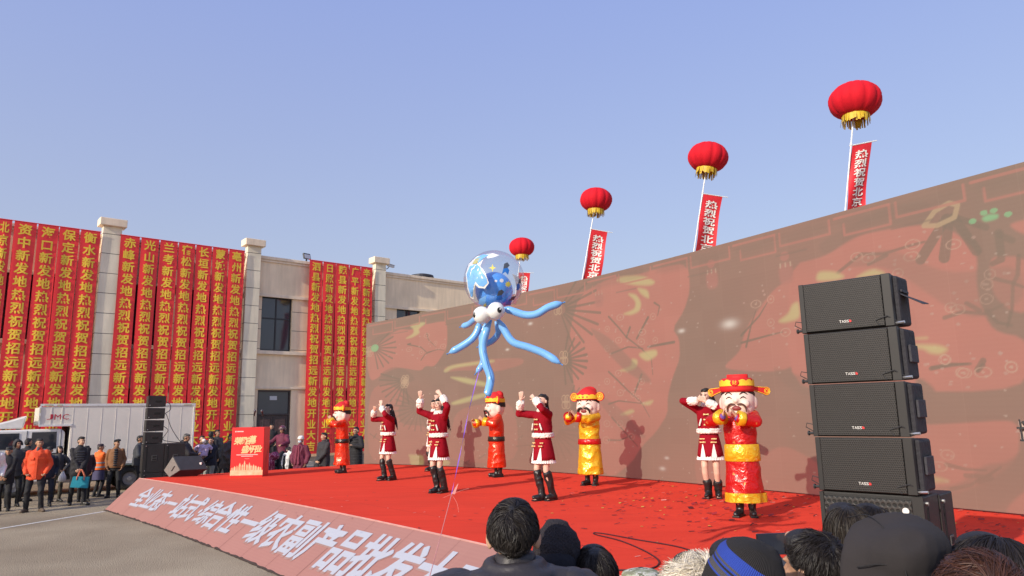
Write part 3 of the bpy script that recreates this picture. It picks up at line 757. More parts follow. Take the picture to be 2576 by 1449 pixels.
# panel seams and the dark ragged lower lip
sm = MB()
for q in np.arange(.35, 19, 1.0):
    w_ = .003 if int(q * 7) % 3 else .006
    sm.quad(ramp_pt(q - w_, .02, .003), ramp_pt(q + w_, .02, .003), ramp_pt(q + w_, .30 + .6 * ((q * 13) % 1), .003), ramp_pt(q - w_, .30 + .6 * ((q * 13) % 1), .003))
    sm.quad(ramp_pt(q + .4 - .002, .62, .003), ramp_pt(q + .4 + .002, .62, .003), ramp_pt(q + .4 + .002, .995, .003), ramp_pt(q + .4 - .002, .995, .003))
sm.build('panel_seam', mat('seam_dark', (.16, .085, .075), .9), ramp)
lip = MB(); pts = [rbot_f(q * RBOT_L) for q in np.linspace(0, 1, 200)]
pth = [(p[0] - p[3] * -.0 + random.uniform(-.012, .012), p[1] + random.uniform(-.012, .012), random.uniform(.0, .012)) for p in pts]
lip.tube(pth, [random.uniform(.012, .03) for _ in pth], 6); lip.build('lower_lip', mat('lip_dark', (.045, .03, .025), .95), ramp)
ed = MB()                                   # left end triangle
x0, y0, _, _ = rtop_f(0.0); x1, y1, _, _ = rbot_f(0.0)
ed.add([(x1 + .01, y1 + .01, .01), (x0, y0, .01), (x0, y0, S)], [(0, 1, 2)]); ed.build('end_plate', m_steel, ramp)
tp = MB(); tp.tube([(rtop_f(q)[0], rtop_f(q)[1], S + .008) for q in np.linspace(0.02, RTOP_L, 120)], .012, 6); tp.build('top_edge', mat('ramp_edge', (.55, .28, .24), .6), ramp)
# =================================================================== market building
PHI = RX(40.28); BP = Vector((-10.460, 31.5, 0)); DB = Vector((math.cos(PHI), math.sin(PHI), 0)); NB = Vector((math.sin(PHI), -math.cos(PHI), 0))
def fac(px, py, out=0.0):
    p = on_plane(px, py, BP + NB * out, NB) - BP; return p.dot(DB), p.z
def stucco(name, c, joints):
    m, nt, b = nodes_of(name)
    tc = nt.nodes.new('ShaderNodeTexCoord'); sp = nt.nodes.new('ShaderNodeSeparateXYZ'); L(nt, tc.outputs['Object'], sp.inputs[0])
    n1 = nt.nodes.new('ShaderNodeTexNoise'); n1.inputs['Scale'].default_value = .9; n1.inputs['Detail'].default_value = 8
    mp = nt.nodes.new('ShaderNodeMapping'); mp.inputs['Scale'].default_value = (3.5, 3.5, .5)
    n3 = nt.nodes.new('ShaderNodeTexNoise'); n3.inputs['Scale'].default_value = 1.5; n3.inputs['Detail'].default_value = 6
    L(nt, tc.outputs['Object'], n1.inputs['Vector']); L(nt, tc.outputs['Object'], mp.inputs[0]); L(nt, mp.outputs[0], n3.inputs['Vector'])
    mu = nt.nodes.new('ShaderNodeMath'); mu.operation = 'MULTIPLY'; L(nt, n1.outputs['Fac'], mu.inputs[0]); L(nt, n3.outputs['Fac'], mu.inputs[1])
    r = nt.nodes.new('ShaderNodeValToRGB'); r.color_ramp.elements[0].position = .12; r.color_ramp.elements[0].color = rgb([x * .84 for x in c])
    r.color_ramp.elements[1].position = .36; r.color_ramp.elements[1].color = rgb([min(1, x * 1.05) for x in c])
    L(nt, mu.outputs[0], r.inputs[0])
    out = r.outputs[0]
    if joints:
        dv = nt.nodes.new('ShaderNodeMath'); dv.operation = 'DIVIDE'; dv.inputs[1].default_value = joints[0]; L(nt, sp.outputs['Z'], dv.inputs[0])
        fr = nt.nodes.new('ShaderNodeMath'); fr.operation = 'FRACT'; L(nt, dv.outputs[0], fr.inputs[0])
        lt = nt.nodes.new('ShaderNodeMath'); lt.operation = 'LESS_THAN'; lt.inputs[1].default_value = joints[1] / joints[0]; L(nt, fr.outputs[0], lt.inputs[0])
        mx = nt.nodes.new('ShaderNodeMix'); mx.data_type = 'RGBA'; mx.inputs[7].default_value = (.06, .052, .045, 1)
        L(nt, lt.outputs[0], mx.inputs[0]); L(nt, out, mx.inputs[6]); out = mx.outputs[2]
    L(nt, out, b.inputs['Base Color']); b.inputs['Roughness'].default_value = .93; b.inputs['Specular IOR Level'].default_value = .2
    n2 = nt.nodes.new('ShaderNodeTexNoise'); n2.inputs['Scale'].default_value = 45; L(nt, tc.outputs['Object'], n2.inputs['Vector'])
    bp = nt.nodes.new('ShaderNodeBump'); bp.inputs['Strength'].default_value = .25; bp.inputs['Distance'].default_value = .02
    L(nt, n2.outputs['Fac'], bp.inputs['Height']); L(nt, bp.outputs[0], b.inputs['Normal'])
    return m
CST = (.95, .77, .54)
m_wall = stucco('cream_stucco', CST, None); m_wallj = stucco('cream_stucco_jointed', CST, (.86, .022)); m_pil = stucco('cream_blocks', (.84, .76, .58), (.775, .022))
m_trim = stucco('cream_trim', (.88, .73, .55), None)
m_frame = mat('dark_window_frame', (.028, .026, .028), .4)
m_glass = mat('dark_glass', (.035, .04, .05), .04, spec=1.0, var=.05)
m_door = mat('brown_door', (.055, .038, .036), .45, var=.2)
bld = thing('market_building', 'long cream two storey building with block pillars behind the red banners', 'building', BP, PHI)
H0 = 9.25
ops = []                                    # openings: s0,s1,z0,z1
for c in (-0.07, 6.78, 9.6): ops += [(c - .70, c + .70, 5.1, 7.5)]
ops += [(-.78, .72, .3, 3.38), (6.1, 7.5, .3, 3.38), (2.0, 3.9, 5.1, 7.5), (2.2, 3.8, .9, 3.38)]
for bx in (-11.6, -9.4, -5.6, -3.3, -14.2, -16.8): ops += [(bx - .8, bx + .9, 5.1, 7.5), (bx - .8, bx + .9, .9, 3.38)]
S0, S1 = -20.0, 13.0
def wall_cells(mb, s0, s1, z0, z1, y, ops):
    xs = sorted({s0, s1} | {o[i] for o in ops for i in (0, 1) if s0 < o[i] < s1}); zs = sorted({z0, z1} | {o[i] for o in ops for i in (2, 3) if z0 < o[i] < z1})
    for a, b_ in zip(xs, xs[1:]):
        for c, d_ in zip(zs, zs[1:]):
            if any(o[0] <= (a + b_) / 2 <= o[1] and o[2] <= (c + d_) / 2 <= o[3] for o in ops): continue
            mb.quad((a, y, c), (b_, y, c), (b_, y, d_), (a, y, d_))
mb = MB(); mj = MB()
wall_cells(mb, S0, S1, 0, 3.45, 0, ops); wall_cells(mj, S0, S1, 5.0, 7.50, 0, ops); wall_cells(mb, S0, S1, 3.45, 5.0, 0, ops); wall_cells(mb, S0, S1, 7.50, H0, 0, ops)
for o in ops:
    a, b_, c, d_ = o; y = .22
    mb.quad((a, 0, c), (a, y, c), (a, y, d_), (a, 0, d_)); mb.quad((b_, y, c), (b_, 0, c), (b_, 0, d_), (b_, y, d_))
    mb.quad((a, y, c), (a, 0, c), (b_, 0, c), (b_, y, c)); mb.quad((a, 0, d_), (a, y, d_), (b_, y, d_), (b_, 0, d_))
mb.quad((S1, 0, 0), (S1, 14, 0), (S1, 14, H0), (S1, 0, H0)); mb.quad((S0, 14, 0), (S0, 0, 0), (S0, 0, H0), (S0, 14, H0)); mb.quad((S1, 14, 0), (S0, 14, 0), (S0, 14, H0), (S1, 14, H0))
mb.quad((S0, .3, H0 - .4), (S1, .3, H0 - .4), (S1, 14, H0 - .4), (S0, 14, H0 - .4))
mb.build('wall', m_wall, bld); mj.build('upper_wall', m_wallj, bld)
# pillars with caps
for (c, w) in ((-6.865, .66), (-1.31, .60), (4.97, .58), (-13.6, .66)):
    p = MB(); p.box2((c - w / 2, -.30, 0), (c + w / 2, .002, 9.62)); p = p.build('pillar', m_pil, bld, bev=.01)
    q = MB(); q.box2((c - w / 2 - .14, -.44, 9.622), (c + w / 2 + .14, .16, 9.92)); q.build('pillar_cap', m_trim, p, bev=.02)
# mouldings between the pillars
segs = [(-13.27, -7.2), (-6.53, -1.62), (-1.0, 4.67), (5.27, 13.0)]
for a, b_ in segs:
    q = MB()
    q.box2((a, -.10, 9.16), (b_, .20, 9.30)); q.box2((a, -.05, 9.05), (b_, -.001, 9.158))
    q.build('parapet_coping', m_trim, bld, bev=.015)
    q = MB(); q.box2((a, -.09, 7.47), (b_, -.001, 7.60)); q.build('ledge', m_trim, bld, bev=.01)
    q = MB(); q.box2((a, -.12, 4.93), (b_, -.001, 5.08)); q.build('ledge', m_trim, bld, bev=.01)
    q = MB(); q.box2((a, -.06, 3.42), (b_, -.001, 3.52)); q.build('ledge', m_trim, bld, bev=.01)
for a, b_, c, d_ in ops:
    if abs(a + .78) < .01 or abs(a - 6.1) < .01: continue
    w = thing('window', None, None); w.parent = bld
    f_ = MB(); t = .06
    for x0, x1, z0, z1 in ((a, a + t, c, d_), (b_ - t, b_, c, d_), (a + t, b_ - t, c, c + t), (a + t, b_ - t, d_ - t, d_), ((a + b_) / 2 - t / 2, (a + b_) / 2 + t / 2, c + t, d_ - t)):
        f_.box2((x0, .12, z0), (x1, .19, z1))
    for x0, x1 in ((a + t, (a + b_) / 2 - t / 2), ((a + b_) / 2 + t / 2, b_ - t)): f_.box2((x0, .125, c + (d_ - c) * .6 - .03), (x1, .185, c + (d_ - c) * .6 + .03))
    f_.build('frame', m_frame, w)
    g = MB(); g.box2((a + .02, .15, c + .02), (b_ - .02, .17, d_ - .02)); g.build('pane', m_glass, w)
    s_ = MB(); s_.box2((a, .2, c), (b_, .22, d_)); s_.build('dark_room_sheet', mat('room_dark', (.03, .03, .035), .9), w)  # dark sheet behind the pane stands in for the unlit room
for a in (-.78, 6.1):                       # double doors with a glazed transom
    b_ = a + 1.5; d = thing('door', None, None); d.parent = bld
    f_ = MB()
    for x0, x1, z0, z1 in ((a, a + .07, .3, 3.38), (b_ - .07, b_, .3, 3.38), (a + .07, b_ - .07, 3.30, 3.38), (a + .07, b_ - .07, 2.28, 2.36)): f_.box2((x0, .06, z0), (x1, .18, z1))
    f_.build('door_frame', m_door, d, bev=.006)
    g = MB(); g.box2((a + .07, .12, 2.36), (b_ - .07, .14, 3.30)); g.build('transom_pane', m_glass, d)
    for k in (0, 1):
        x0 = a + .075 + k * .675; x1 = x0 + .67; lf = MB()
        for p0, p1, q0, q1 in ((x0, x0 + .10, .3, 2.275), (x1 - .10, x1, .3, 2.275), (x0 + .1, x1 - .1, .3, .5), (x0 + .1, x1 - .1, 1.25, 1.42), (x0 + .1, x1 - .1, 2.12, 2.275)): lf.box2((p0, .09, q0), (p1, .15, q1))
        lf.box2((x0 + .1, .11, .5), (x1 - .1, .14, 1.25)); lf.box2((x0 + .17, .098, .6), (x1 - .17, .109, 1.15))
        l = lf.build('door_leaf', m_door, d, bev=.004)
        g = MB(); g.box2((x0 + .1, .115, 1.42), (x1 - .1, .135, 2.12)); g.build('pane', mat('door_glass', (.10, .04, .045), .08, spec=.9, var=.4, nscale=8), l)
    h = MB(); h.cyl((a + .72, .07, 1.15), (a + .72, .07, 1.5), .014, 8); h.build('handle', m_steel, d)
n_ = MB(); n_.box2((-.2, .105, 2.95), (.12, .118, 3.12)); n_.build('paper_notice', mat('paper', (.6, .62, .64), .8), bld)
st = MB(); st.box2((-1.3, -1.3, 0), (1.3, -.001, .30)); st.box2((-1.3, -1.65, 0), (1.3, -1.302, .15)); st.build('doorstep', mat('concrete', (.36, .33, .29), .95, bump=.3), bld, bev=.01)
pl = MB(); pl.box2((S0, -.05, 0), (-1.302, -.001, .45)); pl.box2((1.302, -.05, 0), (S1, -.001, .45)); pl.build('plinth', mat('plinth_stone', (.28, .25, .22), .9), bld)
# roof vent, flood light, camera: separate fittings
def floc(s, out, z): return BP + DB * s + NB * out + Vector((0, 0, z))
v_ = thing('roof_vent', 'squat dark round ventilator on the roof edge of the cream building', 'roof vent', floc(8.35, -1.2, H0 - .4), PHI)
q = MB(); q.cyl((0, 0, 0), (0, 0, .62), .45, 20); q.build('vent_base', m_trim, v_)
q = MB(); q.loft([(.60, 0, 0, .62, .62), (.66, 0, 0, .66, .66), (.78, 0, 0, .62, .62), (.86, 0, 0, .3, .3)], 24); q.build('vent_cowl', m_steel, v_)
v_ = thing('flood_light', 'small square flood light standing on the parapet above the banners', 'flood light', floc(1.22, 0, 9.3), PHI + RX(12))
q = MB(); q.box((0, 0, .06), (.05, .05, .12)); q.build('bracket', m_steel, v_)
q = MB(); Rf = Euler((RX(-18), 0, 0)).to_matrix(); q.box((0, -.02, .25), (.38, .09, .28), Rf); q.build('housing', m_frame, v_, bev=.02)
q = MB(); q.box((0, -.07, .235), (.31, .012, .21), Rf); q.build('lens', mat('lens_grey', (.55, .57, .6), .2), v_)
v_ = thing('security_camera', 'small white bullet camera on a bracket beside the third pillar top', 'security camera', floc(5.26, .1, 9.42), PHI)
q = MB(); q.tube([(0, 0, 0), (.12, -.1, .0), (.2, -.15, .1)], .02, 8); q.build('bracket', m_steel, v_)
q = MB(); q.box((.28, -.17, .16), (.36, .11, .11), Euler((0, RX(8), 0)).to_matrix()); q.box((.30, -.17, .23), (.42, .14, .015), Euler((0, RX(8), 0)).to_matrix()); q.build('camera_body', mat('offwhite', (.6, .6, .6), .5), v_, bev=.01)
q = MB(); q.cyl((.45, -.17, .13), (.475, -.17, .127), .045, 12); q.build('lens', m_frame, v_)

# =================================================================== vertical banners
def banner_mat():
    m, nt, b = nodes_of('banner_satin')
    tc = nt.nodes.new('ShaderNodeTexCoord')
    mp = nt.nodes.new('ShaderNodeMapping'); mp.inputs['Scale'].default_value = (7, 7, .35)
    n1 = nt.nodes.new('ShaderNodeTexNoise'); n1.inputs['Scale'].default_value = 1.4; n1.inputs['Detail'].default_value = 6
    L(nt, tc.outputs['Object'], mp.inputs[0]); L(nt, mp.outputs[0], n1.inputs['Vector'])
    b.inputs['Base Color'].default_value = (.86, .035, .034, 1); b.inputs['Roughness'].default_value = .42
    b.inputs['Sheen Weight'].default_value = .3; b.inputs['Sheen Tint'].default_value = (1, .3, .3, 1)
    bp = nt.nodes.new('ShaderNodeBump'); bp.inputs['Strength'].default_value = .13; bp.inputs['Distance'].default_value = .05
    L(nt, n1.outputs['Fac'], bp.inputs['Height']); L(nt, bp.outputs[0], b.inputs['Normal'])
    return m
m_ban = banner_mat(); m_gold = mat('gold_print', (.88, .60, .05), .5, var=.08, nscale=3)
groups = [([(-6, 31), (37, 92), (96, 148), (150, 200), (203, 253)], ['北京', '资中', '海口', '保定', '衡水'], 556, .132, 0),
          ([(304, 351), (356, 400), (404, 447), (450, 491), (494, 533), (536, 574), (577, 615)], ['赤峰', '光山', '兰考', '宿松', '长垣', '蒙城', '亳州'], 556, .132, 0),
          ([(779, 812), (814, 845), (846, 877.5), (879.5, 907), (908, 937)], ['泗县', '日照', '魏县', '广平', '辛集'], 556, .132, 0)]
wh = ['on the left bay of the facade', 'on the middle bay of the facade', 'on the right bay beside the screen']
OUT = .36; bi = 0
for gi, (spans, names, _, _, _) in enumerate(groups):
    for (p0, p1), nm in zip(spans, names):
        s0, _z = fac(p0, 560 + .13 * p0, OUT); s1, _z = fac(p1, 560 + .13 * p1, OUT)
        w = s1 - s0; z1, z0 = 9.33, .60; zc = (z0 + z1) / 2
        bnr = thing('banner', 'tall red banner with gold characters starting %s %s' % (nm, wh[gi]), 'banner', floc((s0 + s1) / 2, OUT, 0), PHI, 'red congratulation banners hung on the facade')
        g_ = np.random.default_rng(100 + bi); ph = g_.random(4) * 6.28; am = .5 + g_.random(4)
        kx = g_.uniform(-.12, .12)
        def dep(x, z, ph=ph, am=am, w=w):
            u_ = x / w; e = min(1, (z1 - z) / 1.2)
            return e * (.009 * am[0] * math.sin(5.5 * u_ + ph[0] + .25 * z) + .005 * am[1] * math.sin(11 * u_ + ph[1] - .35 * z) + .02 * am[2] * math.sin(.55 * z + ph[2]) * (u_ + .2))
        NX, NZ = 16, 48; v = []; f = []
        for j in range(NZ + 1):
            z = z0 + (z1 - z0) * j / NZ
            for i in range(NX + 1):
                x = (i / NX - .5) * w
                v.append((x * (1 - .02 * math.sin(z * .8 + ph[3])), -dep(x, z), z))
        for j in range(NZ):
            for i in range(NX):
                k = j * (NX + 1) + i; f.append((k, k + 1, k + NX + 2, k + NX + 1))
        mesh_obj('cloth', v, f, m_ban, bnr, True)
        lt = MB(); gw = min(.54, w * .66)
        for k, ch in enumerate(nm + '新发地热烈祝贺招远新发地开业大吉'):
            zc_ = 9.02 - k * .478
            add_glyph(lt, ch, lambda a, c, zc_=zc_: (a, -dep(a, zc_ + c) - .016, zc_ + c), gw, .425, .020, nrm=(0, -1, 0))
        lt.build('lettering', m_gold, bnr)
        for z in (z1, z0): rd = MB(); rd.cyl((-w / 2 - .03, 0, z), (w / 2 + .03, 0, z), .015, 6); rd.build('rod', m_ban, bnr)
        rd = MB(); rd.cyl((0, .015, z1), (0, OUT - .12, z1 - .02), .012, 6); rd.build('bracket', m_ban, bnr)
        bi += 1
# =================================================================== box truck
m_white = mat('truck_white', (.82, .76, .66), .38, var=.05, nscale=1.5, coat=.2)
m_whitep = mat('truck_cab_white', (.80, .78, .73), .28, var=.04, coat=.4)
m_rub = mat('tyre_rubber', (.022, .021, .02), .85, bump=.2)
m_dark = mat('chassis_dark', (.03, .03, .032), .7)
TP = Vector((-14.93, 20.88, 0)); TA = RX(38)
trk = thing('box_truck', 'white box truck with crew cab and red letters parked before the banners', 'truck', TP, TA)
W = 1.95
def ribbed(s0, s1, z0, z1, y, pitch=.38):
    q = MB(); q.box2((s0, y, z0), (s1, y + .03, z1)); x = s0 + pitch
    return q
q = MB(); q.prism([(1.02, 2.05), (1.81, 2.05), (1.81, .86), (5.34, .86), (5.34, 2.66), (1.02, 2.60)], .0, W); body = q.build('cargo_box', m_white, trk, bev=.012)
q = MB()                                    # rails round the box edges, seams on the sides
for a, b_, c, d_ in ((1.0, 5.37, 2.62, 2.69), (1.79, 5.37, .83, .92), (1.0, 1.84, 2.02, 2.08)):
    q.box2((a, -.022, c), (b_, .001, d_))
for x in (1.005, 5.34): q.box2((x - .025, -.02, 2.08 if x < 2 else .92), (x + .025, .001, 2.62))
q.build('corner_rail', mat('rail_white', (.75, .74, .71), .45), body)
q = MB()
for x in np.arange(1.86, 5.25, .385): q.box2((x - .006, -.005, .92), (x + .006, .001, 2.62))
for x in (1.29, 1.57): q.box2((x - .008, -.010, 2.09), (x + .008, .001, 2.585))
for y in np.arange(.2, W, .2): q.box2((1.008, y - .01, 2.07), (1.021, y + .01, 2.58))
q.build('panel_rib', mat('rib_white', (.82, .77, .68), .4), body)
q = MB()
for ch, x in zip('JMC', (1.26, 1.463, 1.67)): add_glyph(q, ch, lambda a, c, x=x: (x + a, -.013, 2.30 + c), .165, .16, .02, fit=True)
q.build('lettering', mat('truck_red', (.50, .02, .05), .5), body)
q = MB()
for x, w_ in ((1.2, .22), (1.48, .14)): q.box2((x - w_ / 2, -.026, 2.63), (x + w_ / 2, -.0225, 2.67))
q.box2((5.0, -.026, 2.63), (5.24, -.0225, 2.67)); q.box2((.99, -.026, 2.42), (1.02, -.0225, 2.56)); q.box2((.99, -.026, 2.2), (1.02, -.0225, 2.34)); q.box2((5.32, -.024, 2.4), (5.36, -.0205, 2.58))
q.build('reflective_tape', mat('tape_cream', (.6, .56, .38), .4), body)
q = MB(); q.box2((3.60, -.026, .85), (3.84, -.0225, .905)); q.box2((2.4, -.026, .85), (2.6, -.0225, .905)); q.box2((4.9, -.026, .85), (5.1, -.0225, .905)); q.build('reflective_tape', mat('tape_red', (.5, .05, .05), .4), body)
q = MB(); q.box2((5.343, .02, .92), (5.36, W - .02, 2.6)); q.box2((5.36, W / 2 - .01, .92), (5.366, W / 2 + .01, 2.6)); q.build('rear_door', m_white, body)
# cab
q = MB(); q.prism([(-1.1, .45), (-1.12, .95), (-.75, 1.25), (-.45, 1.83), (-.25, 1.93), (1.58, 1.95), (1.70, 1.85), (1.72, .40), (.95, .40), (.85, .64), (.52, .74), (.20, .66), (.08, .45)], .06, W - .06)
cabm = q.build('cab', m_whitep, trk, bev=.05)
def pane(s0, s1, z0, z1, slant=0.0):
    q = MB(); q.prism([(s0, z0), (s1, z0), (s1 - .02, z1), (s0 + slant, z1)], .048, .058); return q
pane(.03, .57, 1.38, 1.84).build('window', mat('truck_glass', (.03, .035, .045), .05, spec=1.0), cabm)
pane(.86, 1.50, 1.37, 1.86).build('window', _mats['truck_glass'], cabm)
pane(-.62, -.02, 1.35, 1.82, .22).build('window', _mats['truck_glass'], cabm)
q = MB(); q.prism([(-.50, 1.85), (-.62, 1.82), (-1.0, 1.2), (-.9, 1.2)], .2, W - .2); q.build('windscreen', _mats['truck_glass'], cabm)
q = MB()
for x, z0, z1 in ((.74, .72, 1.90), (-.02 + .02, .5, 1.36), (1.60, .45, 1.9)): q.box2((x - .007, .052, z0), (x + .007, .0595, z1))
q.box2((-.9, .05, 1.06), (1.68, .0585, 1.085)); q.build('door_seam', m_dark, cabm)
for x in (.66, 1.44): q = MB(); q.box2((x - .08, .03, 1.2), (x + .08, .0585, 1.24)); q.build('handle', m_dark, cabm)
q = MB(); q.prism([(-.45, 1.97), (-.15, 2.08), (.35, 2.22), (.71, 2.35), (.64, 1.97)], .2, W - .2); q.build('wind_deflector', m_whitep, trk, bev=.04)
q = MB(); q.box2((.12, .3, 1.945), (.2, .34, 1.985)); q.box2((.5, .3, 1.945), (.58, .34, 1.985)); q.build('bracket', m_dark, trk)
q = MB(); q.box2((.1, .35, .42), (5.25, W - .35, .60)); q.box2((1.83, .1, .60), (5.25, W - .1, .83)); q.box2((2.2, .15, .35), (2.9, .5, .62)); q.build('chassis', m_dark, trk)
q = MB(); q.box2((1.78, .22, .9), (1.80, W - .2, 2.0)); q.build('bulkhead', m_dark, trk)
for x, ys in ((.51, (.16, W - .16)), (3.55, (.18, .42, W - .42, W - .18))):
    for y in ys:
        q = MB(); pr = [(-.11, .20), (-.115, .30), (-.09, .345), (-.04, .36), (.04, .36), (.09, .345), (.115, .30), (.11, .20)]
        n_ = 28; v = []; f = []
        for i in range(n_):
            t = 2 * math.pi * i / n_
            for a, r in pr: v.append((x + r * math.cos(t), y + a, .36 + r * math.sin(t)))
        for i in range(n_):
            for j in range(len(pr)): f.append((i * 8 + j, i * 8 + (j + 1) % 8, ((i + 1) % n_) * 8 + (j + 1) % 8, ((i + 1) % n_) * 8 + j))
        q.add(v, f); wh_ = q.build('wheel', m_rub, trk, True)
        q = MB(); q.cyl((x, y - .06, .36), (x, y + .06, .36), .20, 20); q.cyl((x, y - .11, .36), (x, y + .02, .36), .07, 12); q.build('rim', mat('rim_grey', (.32, .32, .33), .5, .5), wh_)
q = MB(); q.tube([(3.02, .02, .58), (3.2, .02, .80), (3.85, .02, .80), (4.02, .02, .58)], .03, 6); q.build('mudguard', mat('mudguard_green', (.28, .36, .33), .6), trk)
q = MB(); q.box2((-.72, -.14, 1.35), (-.66, -.02, 1.72)); q.tube([(-.68, .06, 1.75), (-.69, -.08, 1.74)], .012, 6); q.build('mirror', m_dark, trk)

# =================================================================== loudspeakers
def grille_mat(name, scale, base, hole, bump=.6):
    m, nt, b = nodes_of(name)
    tc = nt.nodes.new('ShaderNodeTexCoord')
    mp = nt.nodes.new('ShaderNodeMapping'); mp.inputs['Scale'].default_value = (scale, scale * .2, scale); L(nt, tc.outputs['Object'], mp.inputs[0])
    vo = nt.nodes.new('ShaderNodeTexVoronoi'); vo.inputs['Randomness'].default_value = 0.06; vo.inputs['Scale'].default_value = 1.0
    # hexagonal offset of alternate rows
    sp = nt.nodes.new('ShaderNodeSeparateXYZ'); L(nt, mp.outputs[0], sp.inputs[0])
    fl = nt.nodes.new('ShaderNodeMath'); fl.operation = 'FLOOR'; L(nt, sp.outputs['Z'], fl.inputs[0])
    md = nt.nodes.new('ShaderNodeMath'); md.operation = 'MODULO'; md.inputs[1].default_value = 2; L(nt, fl.outputs[0], md.inputs[0])
    ma = nt.nodes.new('ShaderNodeMath'); ma.operation = 'MULTIPLY_ADD'; ma.inputs[1].default_value = .5; L(nt, md.outputs[0], ma.inputs[0]); L(nt, sp.outputs['X'], ma.inputs[2])
    fx = nt.nodes.new('ShaderNodeMath'); fx.operation = 'FRACT'; L(nt, ma.outputs[0], fx.inputs[0])
    fz = nt.nodes.new('ShaderNodeMath'); fz.operation = 'FRACT'; L(nt, sp.outputs['Z'], fz.inputs[0])
    cb = nt.nodes.new('ShaderNodeCombineXYZ'); L(nt, fx.outputs[0], cb.inputs[0]); L(nt, fz.outputs[0], cb.inputs[1])
    ds = nt.nodes.new('ShaderNodeVectorMath'); ds.operation = 'DISTANCE'; ds.inputs[1].default_value = (.5, .5, 0); L(nt, cb.outputs[0], ds.inputs[0])
    mr = nt.nodes.new('ShaderNodeMapRange'); mr.inputs[1].default_value = .30; mr.inputs[2].default_value = .42; L(nt, ds.outputs['Value'], mr.inputs[0])
    mx = nt.nodes.new('ShaderNodeMix'); mx.data_type = 'RGBA'; mx.inputs[6].default_value = rgb(hole); mx.inputs[7].default_value = rgb(base)
    L(nt, mr.outputs[0], mx.inputs[0]); L(nt, mx.outputs[2], b.inputs['Base Color']); b.inputs['Roughness'].default_value = .5
    bp = nt.nodes.new('ShaderNodeBump'); bp.inputs['Strength'].default_value = bump; bp.inputs['Distance'].default_value = .004
    L(nt, mr.outputs[0], bp.inputs['Height']); L(nt, bp.outputs[0], b.inputs['Normal'])
    return m
m_spk = mat('speaker_black', (.015, .014, .014), .55, var=.2, bump=.15, bscale=250)
m_grf = grille_mat('fine_grille', 68, (.037, .032, .028), (.005, .0055, .005)); m_grh = grille_mat('hex_grille', 27, (.036, .031, .028), (.005, .0055, .005))
m_cov = mat('cover_fabric', (.022, .021, .027), .75, bump=.35, bscale=30); m_pin = mat('pin_metal', (.5, .5, .5), .3, .9); m_red = mat('logo_red', (.6, .03, .03), .5); m_whl = mat('logo_white', (.75, .72, .68), .5)
m_hole = mat('handle_dark', (.008, .008, .008), .9)
